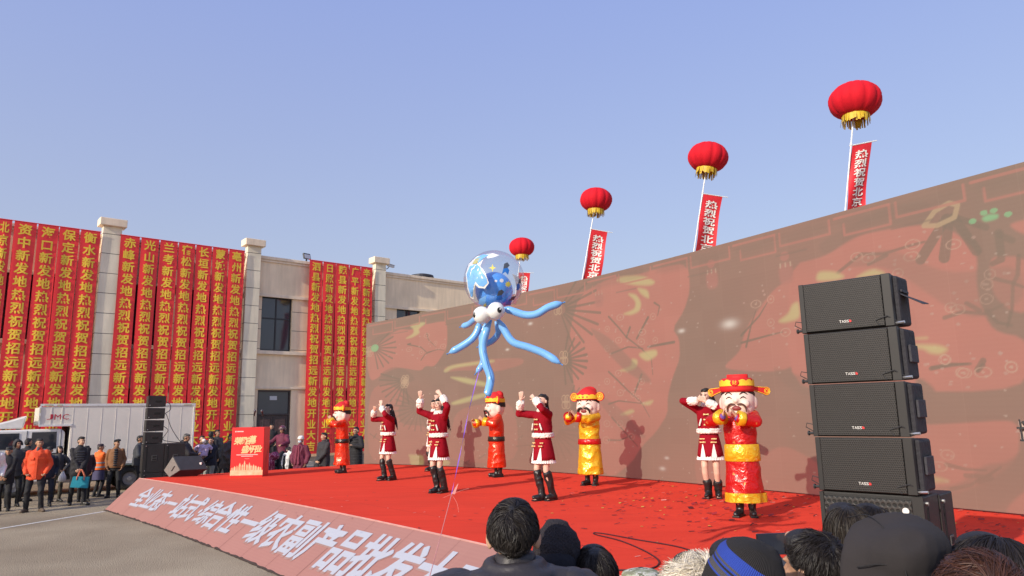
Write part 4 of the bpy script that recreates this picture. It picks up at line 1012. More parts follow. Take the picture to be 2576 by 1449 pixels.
def line_speaker(loc, rz, label, group, w, h, d, cover, logo=True):
    """origin at the base of the front face centre; front looks along local -y"""
    t = thing('line_speaker', label, 'loudspeaker', loc, rz, group)
    q = MB(); tp = .012                      # cabinet tapers towards the back
    v = [(sx * w / 2, 0, z) for sx in (-1, 1) for z in (.001, h - .001)] + [(sx * w / 2, d, z) for sx in (-1, 1) for z in (.001 + tp, h - .001 - tp)]
    q.add(v, [(0, 2, 3, 1), (4, 5, 7, 6), (0, 1, 5, 4), (2, 6, 7, 3), (1, 3, 7, 5), (0, 4, 6, 2)]); q.build('cabinet', m_spk, t, bev=.008)
    q = MB(); q.box2((-w / 2 + .035, -.022, .008), (w / 2 - .06, -.002, h - .008)); q.build('grille', m_grf, t, bev=.006)
    for x0, x1 in ((-w / 2 - .003, -w / 2 + .033), (w / 2 - .058, w / 2 + .003)): q = MB(); q.box2((x0, -.016, .002), (x1, .03, h - .002)); q.build('front_rim', mat('speaker_rim', (.019, .017, .016), .45), t, bev=.004)
    if cover:
        q = MB(); e = .012
        v = [(w / 2 - .02, .06, -.002 + e), (w / 2 - .02, .06, h - e), (w / 2 + .03, .06, -.002 + e), (w / 2 + .03, .06, h - e), (w / 2 + .035, d + .02, .004 + tp), (w / 2 + .035, d + .02, h - tp), (w / 2 - .02, d + .02, .004 + tp), (w / 2 - .02, d + .02, h - tp)]
        q.add(v, [(0, 2, 3, 1), (2, 4, 5, 3), (4, 6, 7, 5), (1, 3, 5, 7), (0, 6, 4, 2)]); c_ = q.build('rain_cover', m_cov, t, bev=.02)
        q = MB(); x = w / 2 + .034; yc = .05 + (d - .04) * .52
        if cover == 2: q.add([(x, yc - .09, .24), (x, yc + .08, .24), (x + .13, yc + .10, .17), (x + .13, yc - .06, .155), (x, yc - .09, .232), (x, yc + .08, .232), (x + .13, yc + .1, .162), (x + .13, yc - .06, .147)], [(0, 1, 2, 3), (7, 6, 5, 4), (0, 3, 7, 4), (3, 2, 6, 7), (2, 1, 5, 6)]); q.box2((x, yc - .09, .25), (x + .012, yc + .08, .27))
        else: q.box2((x, yc - .085, h * .34), (x + .018, yc + .085, h * .66))
        q.build('pocket_flap', mat('cover_flap', (.034, .033, .042), .7, bump=.4, bscale=40), c_, bev=.004)
        q = MB(); q.cyl((w / 2 - .01, .02, .02), (w / 2 + .06, .015, .025), .011, 8); q.build('lock_pin', m_pin, t)
        q = MB(); q.tube([(w / 2 + .02, .02, .03), (w / 2 - .04, -.03, .075), (w / 2 - .12, -.03, .05), (w / 2 - .09, -.03, .01)], .004, 5); q.build('tether', m_dark, t)
        q = MB(); q.tube([(-w / 2, .02, .03), (-w / 2 - .06, .0, .07), (-w / 2 - .05, 0, .1), (-w / 2 - .005, .0, .09)], .0035, 5); q.build('tether', m_dark, t)
        q = MB(); q.cyl((-w / 2 - .045, .01, .025), (-w / 2, .01, .025), .010, 8); q.cyl((-w / 2 - .05, .01, .025), (-w / 2 - .04, .01, .025), .018, 8); q.build('lock_knob', m_dark, t)
    else:
        q = MB(); q.box2((w / 2 - .001, d * .38, h * .42), (w / 2 + .006, d * .72, h * .58)); q.build('handle_recess', m_hole, t, bev=.02)
        q = MB(); q.cyl((w / 2, .03, .05), (w / 2 + .012, .03, .05), .012, 8); q.build('lock_pin', m_pin, t)
    if logo:
        q = MB()
        for ch, x in zip('TASS', (-.035, -.017, .0, .017)): add_glyph(q, ch, lambda a, c, x=x: (x + a, -.0255, .065 + c), .017, .019, .05, fit=True)
        q.build('lettering', m_whl, t)
        q = MB(); q.box2((.027, -.0255, .056), (.037, -.0245, .074)); q.box2((.037, -.0255, .056), (.043, -.0245, .069)); q.build('emblem', m_red, t)
    return t
def sub_speaker(loc, rz, label, group, w, h, d, hexg=True):
    t = thing('subwoofer', label, 'loudspeaker', loc, rz, group)
    q = MB(); q.box2((-w / 2, 0, 0), (w / 2, d, h)); q.build('cabinet', m_spk, t, bev=.012)
    q = MB(); q.box2((-w / 2 + .03, -.02, .03), (w / 2 - .07, -.001, h - .03)); q.build('grille', m_grh, t, bev=.006)
    for x0, x1 in ((w / 2 - .068, w / 2), (-w / 2, -w / 2 + .028)): q = MB(); q.box2((x0, -.015, .005), (x1, -.001, h - .005)); q.build('front_rim', mat('speaker_rim', (.019, .017, .016), .5), t)
    q = MB(); q.box2((w / 2 - .001, d * .40, h * .42), (w / 2 + .008, d * .66, h * .60)); hr = q.build('handle_recess', mat('handle_frame', (.07, .068, .066), .5), t, bev=.006)
    q = MB(); q.box2((w / 2 + .006, d * .43, h * .44), (w / 2 + .011, d * .63, h * .495)); q.box2((w / 2 + .006, d * .43, h * .52), (w / 2 + .011, d * .63, h * .58)); q.build('handle_opening', m_hole, hr)
    for z in (.06, h - .05):
        q = MB(); q.cyl((w / 2, .05, z), (w / 2 + .015, .05, z), .013, 8); q.build('lock_pin', m_pin, t)
    q = MB(); q.box2((w / 2 - .001, .06, h * .1), (w / 2 + .004, .085, h * .9)); q.build('rigging_slot', m_hole, t)
    return t
# stack beside the right end of the stage
RZ = RX(-45)
def rot(rz, x, y): return Vector((math.cos(rz) * x - math.sin(rz) * y, math.sin(rz) * x + math.cos(rz) * y, 0))
RS = Vector((2.50, 5.22, S)) ; rh = .388; SUBH = .752
GL = 'line array cabinets of the tall stack at the stage corner'
sub_speaker(RS, RZ, 'front black subwoofer with honeycomb grille carrying the tall speaker stack', None, .69, SUBH, .33)
o = sub_speaker(RS + rot(RZ, .005, .355) + Vector((0, 0, -.0)), RZ, 'rear black subwoofer standing behind the front subwoofer of the tall stack', None, .69, SUBH - .015, .31)
q = MB(); q.cyl((.235, -.025, SUBH - .10), (.235, -.014, SUBH - .10), .022, 12)
bd = [c for c in bpy.data.objects if c.name == 'subwoofer'][0]; q.build('badge', m_whl, bd)
names = ['lowest black line array cabinet resting on the tall stack subwoofer', 'second black line array cabinet up in the tall stack', 'third black line array cabinet up in the tall stack', 'topmost black line array cabinet of the tall stack with hanging cover flap']
for i in range(4):
    line_speaker(RS + Vector((0, 0, SUBH + .004 + i * rh)) + rot(RZ, -.01 - .012 * i, -.005 + .012 * i), RZ + RX(.4 * i), names[i], GL, .655, rh - .003, .28, 2 if i == 3 else 1)
# stack beyond the left end of the stage
LSY = 19.7; lb = at_y(352, 1230, LSY); LS = Vector((lb.x, lb.y, 0)); RL = RX(-58)
nm2 = ['bottom covered subwoofer of the slim far stack left of the stage, nearest', 'bottom covered subwoofer of the slim far stack left of the stage, rear', 'upper subwoofer with handle slot in the slim far stack', 'rear upper subwoofer with handle slot beside the monitor wedge']
sw, shh, sd = .62, .76, .50
for r in range(2):
    for c_ in range(2):
        sub_speaker(LS + rot(RL, 0, c_ * (sd + .015)) + Vector((0, 0, r * shh)), RL, nm2[r * 2 + c_], 'subwoofers of the far stack', sw, shh - .006, sd, False)
nm3 = ['lowest small line array cabinet of the far stack', 'second small line array cabinet of the far stack', 'third small line array cabinet of the far stack', 'topmost small line array cabinet of the far stack']
for i in range(4):
    line_speaker(LS + rot(RL, 0, .02 + .008 * i) + Vector((0, 0, 2 * shh + .325 * i)), RL, nm3[i], 'line array cabinets of the far stack', .56, .31, .42, 0, False)
cbl = MB(); P0 = LS + rot(RL, .30, .44) + Vector((0, 0, 2 * shh))
def loc_(x, y, z): return P0 + rot(RL, x, y) + Vector((0, 0, z))
cbl.tube(smooth_path([loc_(0, 0, 1.13), loc_(0, .12, 1.05), loc_(0, .14, .9), loc_(0, .02, .80), loc_(0, .06, .75), loc_(0, .2, .4), loc_(0, .42, .06), loc_(0, .5, .01), loc_(0, .15, .05), loc_(0, .0, .12), loc_(0, .1, .3), loc_(0, .1, .38), loc_(0, 0, .46)], 5), .010, 6)
tag(cbl.build('speaker_cable', m_dark), 'black loudspeaker cable looping down behind the slim far stack', 'cable')
# floor wedge
wp = on_z(432, 1201, S); wg = thing('stage_monitor', 'black wedge floor monitor with grey speckled end at the stage corner', 'loudspeaker', wp, RX(-8))
m_speck = mat('speckled_paint', (.30, .285, .25), .8, c2=(.12, .11, .10), nscale=120)
pr = [(-.215, .17), (-.06, .004), (.215, .17), (-.0, .50)]
q = MB(); T_ = Matrix.Rotation(RX(90), 4, 'Z')
def wpt(a, c, along): return (a + along * .86, along * .52, c)
v = [wpt(a, c, 0) for a, c in pr] + [wpt(a, c, .62) for a, c in pr]
q.add(v, [(4, 5, 6, 7), (0, 4, 7, 3), (0, 1, 5, 4), (1, 2, 6, 5), (2, 3, 7, 6), (3, 2, 1, 0)]); q.build('cabinet', mat('wedge_black', (.022, .024, .032), .5, var=.2), wg, bev=.01)
q = MB(); v2 = [(a * .97 - .004 + .004, c * .97 + .006) for a, c in pr]; q.add([(a - .006, -.004, c) for a, c in v2], [(3, 2, 1, 0)]); q.build('end_panel', m_speck, wg)
q = MB(); q.add([(-.02 - .008, -.010, .15), (.005, -.010, .15), (.075, -.010, .27), (.05, -.010, .27)], [(0, 1, 2, 3)]); q.build('handle_slot', m_hole, wg)
q = MB(); a_ = Vector(wpt(.275, .2, .5)); q.box(wpt(.13, .31, .52), (.05, .03, .05)); q.build('badge', m_whl, wg)

# =================================================================== podium and microphones
pc = on_z(578, 1201, S); pr_ = on_z(660, 1199, S); pd = (pr_ - pc); pw = pd.length; pa = math.atan2(pd.y, pd.x)
pod = thing('podium', 'tall red box lectern printed with gold calligraphy and a pale skyline', 'podium', pc, pa)
m_pred = mat('podium_red', (.70, .022, .022), .45, var=.03); m_pgold = mat('podium_gold', (.85, .62, .30), .45); m_pcream = mat('podium_cream', (.85, .66, .42), .5, c2=(.8, .40, .2), nscale=7); m_pwht = mat('podium_white', (.75, .55, .5), .5)
PH = 1.17; PDp = .55
q = MB(); q.box2((0, 0, 0), (pw, PDp, PH)); q.build('box', m_pred, pod, bev=.006)
q = MB()
for ch, x, z, w_, h_ in (('荣', .20, .84, .20, .19), ('耀', .36, .85, .17, .18), ('启', .50, .84, .15, .19), ('幕', .64, .86, .19, .21), ('盛', .42, .64, .18, .20), ('大', .57, .645, .16, .18), ('开', .70, .64, .19, .20), ('业', .84, .65, .17, .17)):
    x = x * pw / .98; add_glyph(q, ch, lambda a, c, x=x, z=z: (x + a + c * .18, -.004, z + c), w_ * pw / .85, h_, .04, nrm=(0, -1, 0))
q.build('lettering', m_pgold, pod)
q = MB(); q.box2((.17 * pw, -.0045, .512), (.83 * pw, -.003, .53)); q.box2((.32 * pw, -.0045, .478), (.68 * pw, -.003, .494)); q.box2((.43 * pw, -.0045, .425), (.57 * pw, -.003, .43)); q.box2((.16 * pw, -.0045, 1.06), (.36 * pw, -.003, 1.085)); q.cyl((.12 * pw, -.0045, 1.073), (.12 * pw, -.003, 1.073), .02, 10); q.build('small_print', m_pwht, pod)
q = MB(); g_ = random.Random(4); x = .02
q.add([(0.001, -.003, .16), (pw - .001, -.003, .16), (pw - .001, -.003, .04), (.001, -.003, .04)], [(3, 2, 1, 0)])
while x < pw - .06:
    w_ = g_.uniform(.012, .05); h_ = .05 + .16 * math.exp(-((x / pw - .45) / .28) ** 2) * g_.uniform(.4, 1.1)
    q.add([(x, -.0035, .16), (x + w_, -.0035, .16), (x + w_, -.0035, .16 + h_ * .8), (x + w_ / 2, -.0035, .16 + h_ * 1.2), (x, -.0035, .16 + h_ * .8)], [(0, 1, 2, 3, 4)]); x += w_ + g_.uniform(.004, .02)
q.build('skyline_print', m_pcream, pod)
q = MB()
for k in range(3):
    z = .15 + .12 * k; q.add([(pw + .003, .03, z - .1), (pw + .003, .10, z - .08), (pw + .003, PDp * (.75 + .1 * k), z + .30), (pw + .003, PDp * (.6 + .1 * k), z + .18)], [(0, 1, 2, 3)])
q.build('ribbon_print', mat('podium_rose', (.45, .12, .10), .5), pod)
def mic(x, tilt, lab):
    p = pc + Vector((math.cos(pa) * x - math.sin(pa) * .25, math.sin(pa) * x + math.cos(pa) * .25, PH))
    t = thing('microphone', lab, 'microphone', p + Vector((0, 0, S)) * 0, pa)
    q = MB(); q.tube(smooth_path([(0, 0, 0), (0, 0, .10), (-.02 * tilt, 0, .22), (.01 * tilt, -.04, .30)], 4), .006, 6); q.cyl((0, 0, 0), (0, 0, .012), .04, 12); q.build('gooseneck', m_dark, t)
    q = MB(); q.tube([(.0 * tilt, -.03, .27), (.03 * tilt, -.09, .36)], [.016, .022], 10); q.build('handle', m_dark, t)
    q = MB(); q.ell((.036 * tilt, -.105, .385), (.032, .032, .036)); q.build('grille', mat('mic_mesh', (.12, .12, .13), .5, .6), t)
mic(pw * .58, 1, 'microphone leaning left on the red podium top'); mic(pw * .86, -.3, 'upright microphone on the red podium top')

# =================================================================== lanterns on leaning poles with flags
m_lan = mat('lantern_red', (.60, .010, .022), .8, var=.05, spec=.2, bump=.2, bscale=1.5); m_fr = mat('fringe_gold', (.75, .52, .03), .5, c2=(.5, .32, .015), nscale=9); m_pole = mat('pole_white', (.78, .78, .76), .4); m_flag = mat('flag_red', (.62, .018, .025), .5, bump=.3, bscale=3)
m_fw = mat('flag_print', (.82, .76, .70), .6)
def lantern_pole(top, bot, flag_top, flag_w, pxw, depth, label, flip, tilt):
    """top: lantern centre px, bot: a lower pole px; the pole leans in the plane facing the square"""
    c = at_y(*top, depth); b = at_y(*bot, depth); d = (c - b).normalized(); base = b - d * (b.z / d.z)
    t = thing('lantern_pole', label, 'lantern', base, 0, 'red balloon lanterns on leaning flag poles')
    R_ = pxw * .5 * depth / FPX * 1.02; U = d; X = Vector((1, 0, 0)) - U * U.x; X.normalize(); Yv = U.cross(X)
    T = Matrix((( X.x, Yv.x, U.x), (X.y, Yv.y, U.y), (X.z, Yv.z, U.z))).to_4x4(); Lc = (c - base).length
    q = MB(); q.T = T; q.tube([(0, 0, 0), (0, 0, Lc - R_ * .72)], R_ * .030, 8); q.cyl((0, 0, Lc - R_ * 1.9), (0, 0, Lc - R_ * 1.8), R_ * .045, 8); q.build('pole', m_pole, t)
    tl = Matrix.Rotation(RX(tilt), 4, 'Y'); q = MB(); q.T = Matrix.Translation(U * Lc) @ tl
    rg = []; n_ = 11
    for k in range(n_ + 1):
        th = math.pi * (.03 + .80 * k / n_); rg.append((.74 * R_ * math.cos(th), 0, 0, R_ * math.sin(th) ** .9, R_ * math.sin(th) ** .9))
    q.loft(rg[::-1], 72, True, lambda a, j: 1 + .07 * abs(math.sin(a * 6)) ** .45 - .07); q.build('lantern', m_lan, t, True)
    q = MB(); q.T = Matrix.Translation(U * Lc) @ tl; z0 = -.56 * R_; rr = R_ * .50; g_ = random.Random(int(top[0]))
    q.loft([(z0 - .10 * R_, 0, 0, rr, rr), (z0 + .06 * R_, 0, 0, rr * 1.02, rr * 1.02)], 40, False)
    for k in range(58):
        a = 2 * math.pi * (k + g_.uniform(-.3, .3)) / 58; w_ = .068 * g_.uniform(.6, 1.3); l_ = R_ * g_.uniform(.26, .40); o_ = g_.uniform(-.06, .08) * R_; r2 = rr * 1.02
        q.add([(r2 * math.cos(a - w_), r2 * math.sin(a - w_), z0 - .06 * R_), (r2 * math.cos(a + w_), r2 * math.sin(a + w_), z0 - .06 * R_), ((r2 + o_) * math.cos(a + w_ * .8), (r2 + o_) * math.sin(a + w_ * .8), z0 - .08 * R_ - l_), ((r2 + o_) * math.cos(a - w_ * .8), (r2 + o_) * math.sin(a - w_ * .8), z0 - .08 * R_ - l_)], [(0, 1, 2, 3)])
    q.build('fringe', m_fr, t)
    f0 = at_y(*flag_top, depth) - base; l0 = f0.dot(U); FW = flag_w * depth / FPX; FH = 4.2 * FW; ang = RX(flip)
    fx = Vector((math.cos(ang), .15, math.sin(ang))).normalized()
    q = MB(); q.tube([U * l0 - fx * .05, U * l0 + fx * FW * 1.32], R_ * .022, 6); q.build('crossbar', m_pole, t)
    NX, NZ = 10, 36; v = []; f = []
    def fp(u_, w_):
        p = U * l0 + fx * (u_ * FW + .03) - U * (w_ * FH) * (1 - .0 * u_) ; s_ = min(1, w_ * 3)
        return p + Vector((0, 1, 0)) * (s_ * FW * (.10 * math.sin(5 * u_ + 4 * w_ + top[0]) + .05 * math.sin(9 * w_ + 2 * u_))) + fx * (.03 * FW * math.sin(7 * w_ + top[0]))
    for j in range(NZ + 1):
        for i in range(NX + 1): v.append(fp(i / NX, j / NZ))
    for j in range(NZ):
        for i in range(NX): k = j * (NX + 1) + i; f.append((k, k + 1, k + NX + 2, k + NX + 1))
    fl_ = mesh_obj('flag', v, f, m_flag, t, True)
    q = MB(); gs = FW * .66
    for k, ch in enumerate('热烈祝贺北京新发地'):
        w0 = .125 + k * .105
        add_glyph(q, ch, lambda a, c, w0=w0: fp(.52 + a / FW, w0 - c / FH) - Vector((0, .02 * FW + .004, 0)), gs, gs * .62, .022, nrm=(0, -1.5, 0))
    q.build('lettering', m_fw, fl_)
lantern_pole((2150.5, 254), (2127, 520), (2138, 366), 60, 131, 21.0, 'largest red balloon lantern with flag, above the right end of the screen', 13, 3)
lantern_pole((1781, 396), (1746, 628), (1768, 487), 53, 103, 26.5, 'red balloon lantern with flag, second from the right of the row', -7, 10)
lantern_pole((1499.5, 503), (1466, 695), (1482, 575), 44, 83, 33.0, 'red balloon lantern with flag, third from the right of the row', -9, 4)
lantern_pole((1312.5, 622), (1298, 730), (1305, 685), 30, 65.5, 42.0, 'smallest and farthest red balloon lantern, beside the octopus balloon', -2, 0)

# =================================================================== octopus balloon on a ribbon
BD = 5.6; bc = at_y(1243, 705, BD); k_ = BD / FPX
oct_ = thing('octopus_balloon', 'blue octopus balloon with clear bubble head and white eyes floating over the stage', 'balloon', bc)
def P(px, py, dy=0.0): return at_y(px, py, BD + dy) - bc
def film_mat():
    m, nt, b = nodes_of('clear_film'); b.inputs['Base Color'].default_value = (.92, .94, .98, 1)
    b.inputs['Roughness'].default_value = .03; b.inputs['IOR'].default_value = 1.12
    tr = nt.nodes.new('ShaderNodeBsdfTransparent'); tr.inputs[0].default_value = (.955, .965, .985, 1); gl = nt.nodes.new('ShaderNodeBsdfGlossy'); gl.inputs['Roughness'].default_value = .05
    lw = nt.nodes.new('ShaderNodeLayerWeight'); lw.inputs[0].default_value = .22; mr = nt.nodes.new('ShaderNodeMapRange'); mr.inputs[3].default_value = .035; mr.inputs[4].default_value = .55; L(nt, lw.outputs['Facing'], mr.inputs[0])
    ms = nt.nodes.new('ShaderNodeMixShader'); L(nt, mr.outputs[0], ms.inputs[0]); L(nt, tr.outputs[0], ms.inputs[1]); L(nt, gl.outputs[0], ms.inputs[2])
    L(nt, ms.outputs[0], nt.nodes['Material Output'].inputs['Surface']); return m
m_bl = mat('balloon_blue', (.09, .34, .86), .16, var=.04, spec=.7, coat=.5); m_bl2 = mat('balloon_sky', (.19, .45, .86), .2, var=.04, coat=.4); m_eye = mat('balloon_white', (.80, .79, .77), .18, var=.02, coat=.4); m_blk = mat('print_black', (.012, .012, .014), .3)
RB = 78 * k_
q = MB(); q.ell((0, 0, 0), (RB, RB, RB * .985), nu=64, nv=40); q.build('bubble', film_mat(), oct_, True)
q = MB(); ic = P(1243, 732); ri = 48 * k_; q.ell(ic, (ri, ri, ri * 1.02), nu=40, nv=24); q.build('inner_balloon', m_bl, oct_, True)
def on_sphere(px, py, r, c=Vector((0, 0, 0)), front=True):
    d_ = (at_y(px, py, BD) - CAM).normalized(); oc = CAM - (bc + c); b_ = oc.dot(d_); q_ = b_ * b_ - (oc.length_squared - r * r)
    if q_ < 0: q_ = 0
    t_ = -b_ + (-1 if front else 1) * math.sqrt(q_); return CAM + d_ * t_ - bc
def decal(name, shapes, r, m, c=Vector((0, 0, 0)), lift=1.004, front=True):
    for poly in shapes:
        q = MB()
        cx_ = sum(p[0] for p in poly) / len(poly); cy_ = sum(p[1] for p in poly) / len(poly); ctr = on_sphere(cx_, cy_, r, c, front)
        pts = []
        for i in range(len(poly)):
            a, b_ = poly[i], poly[(i + 1) % len(poly)]
            for s_ in (0, .5): pts.append(on_sphere(a[0] + (b_[0] - a[0]) * s_, a[1] + (b_[1] - a[1]) * s_, r, c, front))
        pts = [c + (p - c) * lift for p in pts]; ctr = c + (ctr - c) * lift; n_ = len(pts)
        mid = [c + ((p + ctr) / 2 - c).normalized() * r * lift for p in pts]
        q.add([ctr] + mid + pts, [(0, 1 + i, 1 + (i + 1) % n_) for i in range(n_)] + [(1 + i, 1 + n_ + i, 1 + n_ + (i + 1) % n_, 1 + (i + 1) % n_) for i in range(n_)])
        q.build(name, m, oct_)
def disc_px(x, y, a, b_, n=14): return [(x + a * math.cos(2 * math.pi * i / n), y + b_ * math.sin(2 * math.pi * i / n)) for i in range(n)]
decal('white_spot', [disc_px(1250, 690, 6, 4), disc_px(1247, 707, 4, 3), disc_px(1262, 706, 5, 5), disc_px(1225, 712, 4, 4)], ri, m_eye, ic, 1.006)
# printed shapes and a painted white reflection on the clear skin: a large pale blue sweep, small blue and dark splashes, yellow sparks
decal('print_and_glint_white', [[(1172, 690), (1180, 664), (1200, 645), (1222, 640), (1216, 652), (1204, 662), (1222, 690), (1230, 712), (1220, 726), (1204, 724), (1192, 712), (1193, 730), (1192, 752), (1184, 750), (1176, 726)]], RB, m_eye, lift=1.003)
decal('print_blue', [[(1174, 690), (1182, 670), (1200, 664), (1210, 676), (1224, 700), (1226, 712), (1216, 721), (1205, 719), (1193, 704), (1186, 704), (1187, 722), (1189, 745), (1185, 747), (1178, 722)]], RB, m_bl2, lift=1.007)
decal('print_and_glint_white', [[(1288, 688), (1304, 696), (1313, 716), (1309, 744), (1296, 766), (1286, 762), (1300, 738), (1302, 714)], [(1222, 640), (1240, 637), (1256, 642), (1244, 647), (1226, 650)]], RB, m_eye, lift=1.003)  # white patch at the right paints a reflection on the bubble
decal('print_blue', [[(1224, 742), (1206, 752), (1204, 764), (1216, 770), (1222, 758)], [(1196, 650), (1214, 641), (1232, 641), (1216, 650), (1204, 662)]], RB, m_bl2, lift=1.009)
decal('print_olive', [[(1188, 664), (1196, 652), (1212, 645), (1206, 654), (1198, 664)]], RB, mat('print_olive', (.40, .38, .16), .4), lift=1.008)
decal('print_splash', [[(1262, 690), (1266, 676), (1276, 672), (1281, 680), (1278, 692), (1271, 684)], [(1298, 730), (1300, 716), (1306, 712), (1308, 722), (1304, 730)], [(1248, 754), (1252, 742), (1262, 740), (1264, 752), (1256, 756)], [(1270, 768), (1278, 756), (1288, 754), (1284, 768)]], RB, mat('print_deep_blue', (.02, .16, .55), .4), lift=1.006)
decal('print_dark', [[(1266, 676), (1268, 664), (1276, 660), (1282, 668), (1276, 674)], [(1303, 713), (1306, 702), (1310, 700), (1310, 712)], [(1250, 744), (1254, 732), (1262, 728), (1268, 734), (1262, 742)], [(1278, 757), (1288, 746), (1298, 744), (1292, 754)]], RB, mat('print_slate', (.07, .08, .10), .4), lift=1.008)
def star_px(x, y, a, b_, n): return [(x + (a if i % 2 == 0 else b_) * math.cos(math.pi * i / n), y + (a if i % 2 == 0 else b_) * math.sin(math.pi * i / n)) for i in range(2 * n)]
decal('print_spark', [star_px(1239, 674, 10, 3, 4), star_px(1278, 715, 9, 5, 9), star_px(1218, 768, 8, 4, 7)], RB, mat('print_yellow', (.75, .66, .12), .4), lift=1.006)
def eye(px, py, r, pup, dy):
    c = P(px, py, dy); q = MB(); q.ell(c, (r * k_, r * k_, r * k_), nu=28, nv=18); e = q.build('eye', m_eye, oct_, True)
    d_ = (P(*pup, dy) - c); d_ = (d_ / k_) ; z_ = max(0.0, 1 - (d_.x ** 2 + d_.z ** 2) / r ** 2) ** .5; n_ = Vector((d_.x / r, -z_, d_.z / r)).normalized()
    q = MB(); Rm = n_.to_track_quat('Z', 'Y').to_matrix(); q.ell(c + n_ * r * k_ * .97, (r * .27 * k_, r * .31 * k_, r * .07 * k_), Rm); q.build('pupil', m_blk, e, True)
    q = MB(); q.ell(c + n_ * r * k_ * 1.03 + Vector((r * k_ * .07, -.002, r * k_ * .1)), (r * .08 * k_,) * 3, nu=8, nv=6); q.build('highlight', m_eye, e, True)
eye(1212, 793, 22, (1193, 794), -.16); eye(1248, 782, 22, (1257, 783), -.20)
def arm(pts, r, lab=None, dy=0.0):
    path = smooth_path([P(x, y, dy + z) for x, y, z in pts], 7); n_ = len(path)
    rr = [r * k_ * min(1, .25 + 5 * i / n_) * (1 if i < n_ - 3 else (.85, .55, .18)[i - n_ + 3]) for i in range(n_)]
    q = MB(); q.tube(path, rr, 16); t = q.build('tentacle', m_bl2, oct_, True)
    e = (path[-1] - path[-2]).normalized(); q = MB(); q.tube([path[-1] - e * .004, path[-1] + e * .010, path[-1] + e * .022], [.005, .004, .006], 8); q.build('knot', mat('knot_blue', (.05, .2, .5), .4), t)
arm([(1262, 775, -.1), (1285, 781, -.12), (1320, 792, -.14), (1350, 790, -.16), (1380, 773, -.17), (1415, 762, -.17)], 9.5)
arm([(1250, 800, -.1), (1266, 826, -.1), (1290, 860, -.12), (1330, 874, -.14), (1370, 890, -.16), (1410, 915, -.2)], 9.5)
arm([(1236, 805, -.1), (1222, 835, -.12), (1214, 875, -.12), (1222, 915, -.14), (1234, 950, -.15), (1228, 985, -.18), (1224, 994, -.18)], 10)
arm([(1206, 808, -.06), (1202, 830, -.06), (1188, 852, -.06), (1160, 872, -.05), (1130, 888, -.04)], 9)
arm([(1222, 812, .02), (1212, 845, .04), (1214, 880, .06), (1214, 915, .06), (1198, 938, .05)], 8)
arm([(1246, 808, .04), (1254, 835, .06), (1240, 856, .08), (1216, 868, .08), (1205, 872, .1)], 8)
arm([(1225, 790, .08), (1200, 800, .2), (1180, 815, .34), (1160, 822, .42)], 8)
# ribbon: from the balloon down to a hand in the crowd below the frame
rb = MB(); e0 = bc + P(1233, 830, 0); e2 = at_y(1136, 1243, 4.2); e3 = at_y(1096, 1395, 3.2); e4 = at_y(1070, 1490, 2.7)
path = smooth_path([e0, at_y(1185, 1010, 5.1), at_y(1162, 1120, 4.7), e2], 8)
m_rib = mat('ribbon_purple', (.30, .12, .62), .3, var=.2, nscale=20); m_ribp = mat('ribbon_pink', (.72, .30, .26), .4)
v = []; f = []
for i, p in enumerate(path):
    a = i * .5; w_ = .0032; v += [p + Vector((math.cos(a) * w_, math.sin(a) * w_, 0)), p - Vector((math.cos(a) * w_, math.sin(a) * w_, 0))]
f = [(2 * i, 2 * i + 1, 2 * i + 3, 2 * i + 2) for i in range(len(path) - 1)]
rbt = thing('balloon_ribbon', 'thin purple and pink ribbon running down from the octopus balloon to the crowd', 'ribbon', (0, 0, 0))
mesh_obj('purple_strand', v, f, m_rib, rbt)
q = MB(); q.tube([e2, e3, e4], .0017, 6); q.build('pink_strand', m_ribp, rbt)
q = MB(); q.add([e2, e2 + Vector((.03, 0, .05)), e2 + Vector((.04, 0, .06)), e2 + Vector((.02, 0, .0))], [(0, 1, 2, 3)]); q.tube(smooth_path([e2, e2 + Vector((.06, 0, .02)), e2 + Vector((.10, .0, .03))], 3), .0008, 4); q.tube(smooth_path([e2, e2 + Vector((.03, 0, -.05)), e2 + Vector((.04, .0, -.10))], 3), .0008, 4); q.tube([e2, e2 + Vector((-.05, 0, -.02))], .0008, 4)
q.build('knot_tails', m_ribp, rbt)

# =================================================================== stage litter and cable
pts = [(2060, 1450), (1810, 1390), (1765, 1392), (1700, 1374), (1600, 1357), (1530, 1344), (1497, 1340), (1500, 1345), (1560, 1360), (1620, 1385), (1655, 1408), (1652, 1424), (1620, 1433), (1560, 1434), (1500, 1433)]
q = MB(); q.tube([on_z(x, y, S + .008) for x, y in [(p.x, p.y) for p in smooth_path([(a, b_, 0) for a, b_ in pts[1:]], 6)]], .007, 6)
tag(q.build('floor_cable', mat('cable_maroon', (.05, .008, .01), .6)), 'thin dark cable looping over the red carpet near the front edge', 'cable')
def scatter(n, cx_, cy_, sx, sy, mats_, size, seed):
    g_ = np.random.default_rng(seed); q = MB(); nm = len(mats_)
    for _ in range(n):
        x = cx_ + g_.normal() * sx; y = cy_ + g_.normal() * sy * .5
        a0, b0 = x, y
        px = np.array([wall_f(s_)[:2] for s_ in (0,)])
        a = g_.random() * 3.14; s_ = size * g_.uniform(.5, 1.4); asp = g_.choice([.18, .3, .7]); z = S + .004 + g_.random() * .012
        u_ = Vector((math.cos(a) * s_, math.sin(a) * s_, g_.uniform(-.3, .3) * s_)); w_ = Vector((-math.sin(a) * s_ * asp, math.cos(a) * s_ * asp, g_.uniform(-.3, .3) * s_ * asp)); c = Vector((x, y, z + .01)); q.m = int(g_.integers(nm))
        q.add([c - u_ - w_, c + u_ - w_, c + u_ + w_, c - u_ + w_], [(0, 1, 2, 3)])
    return q
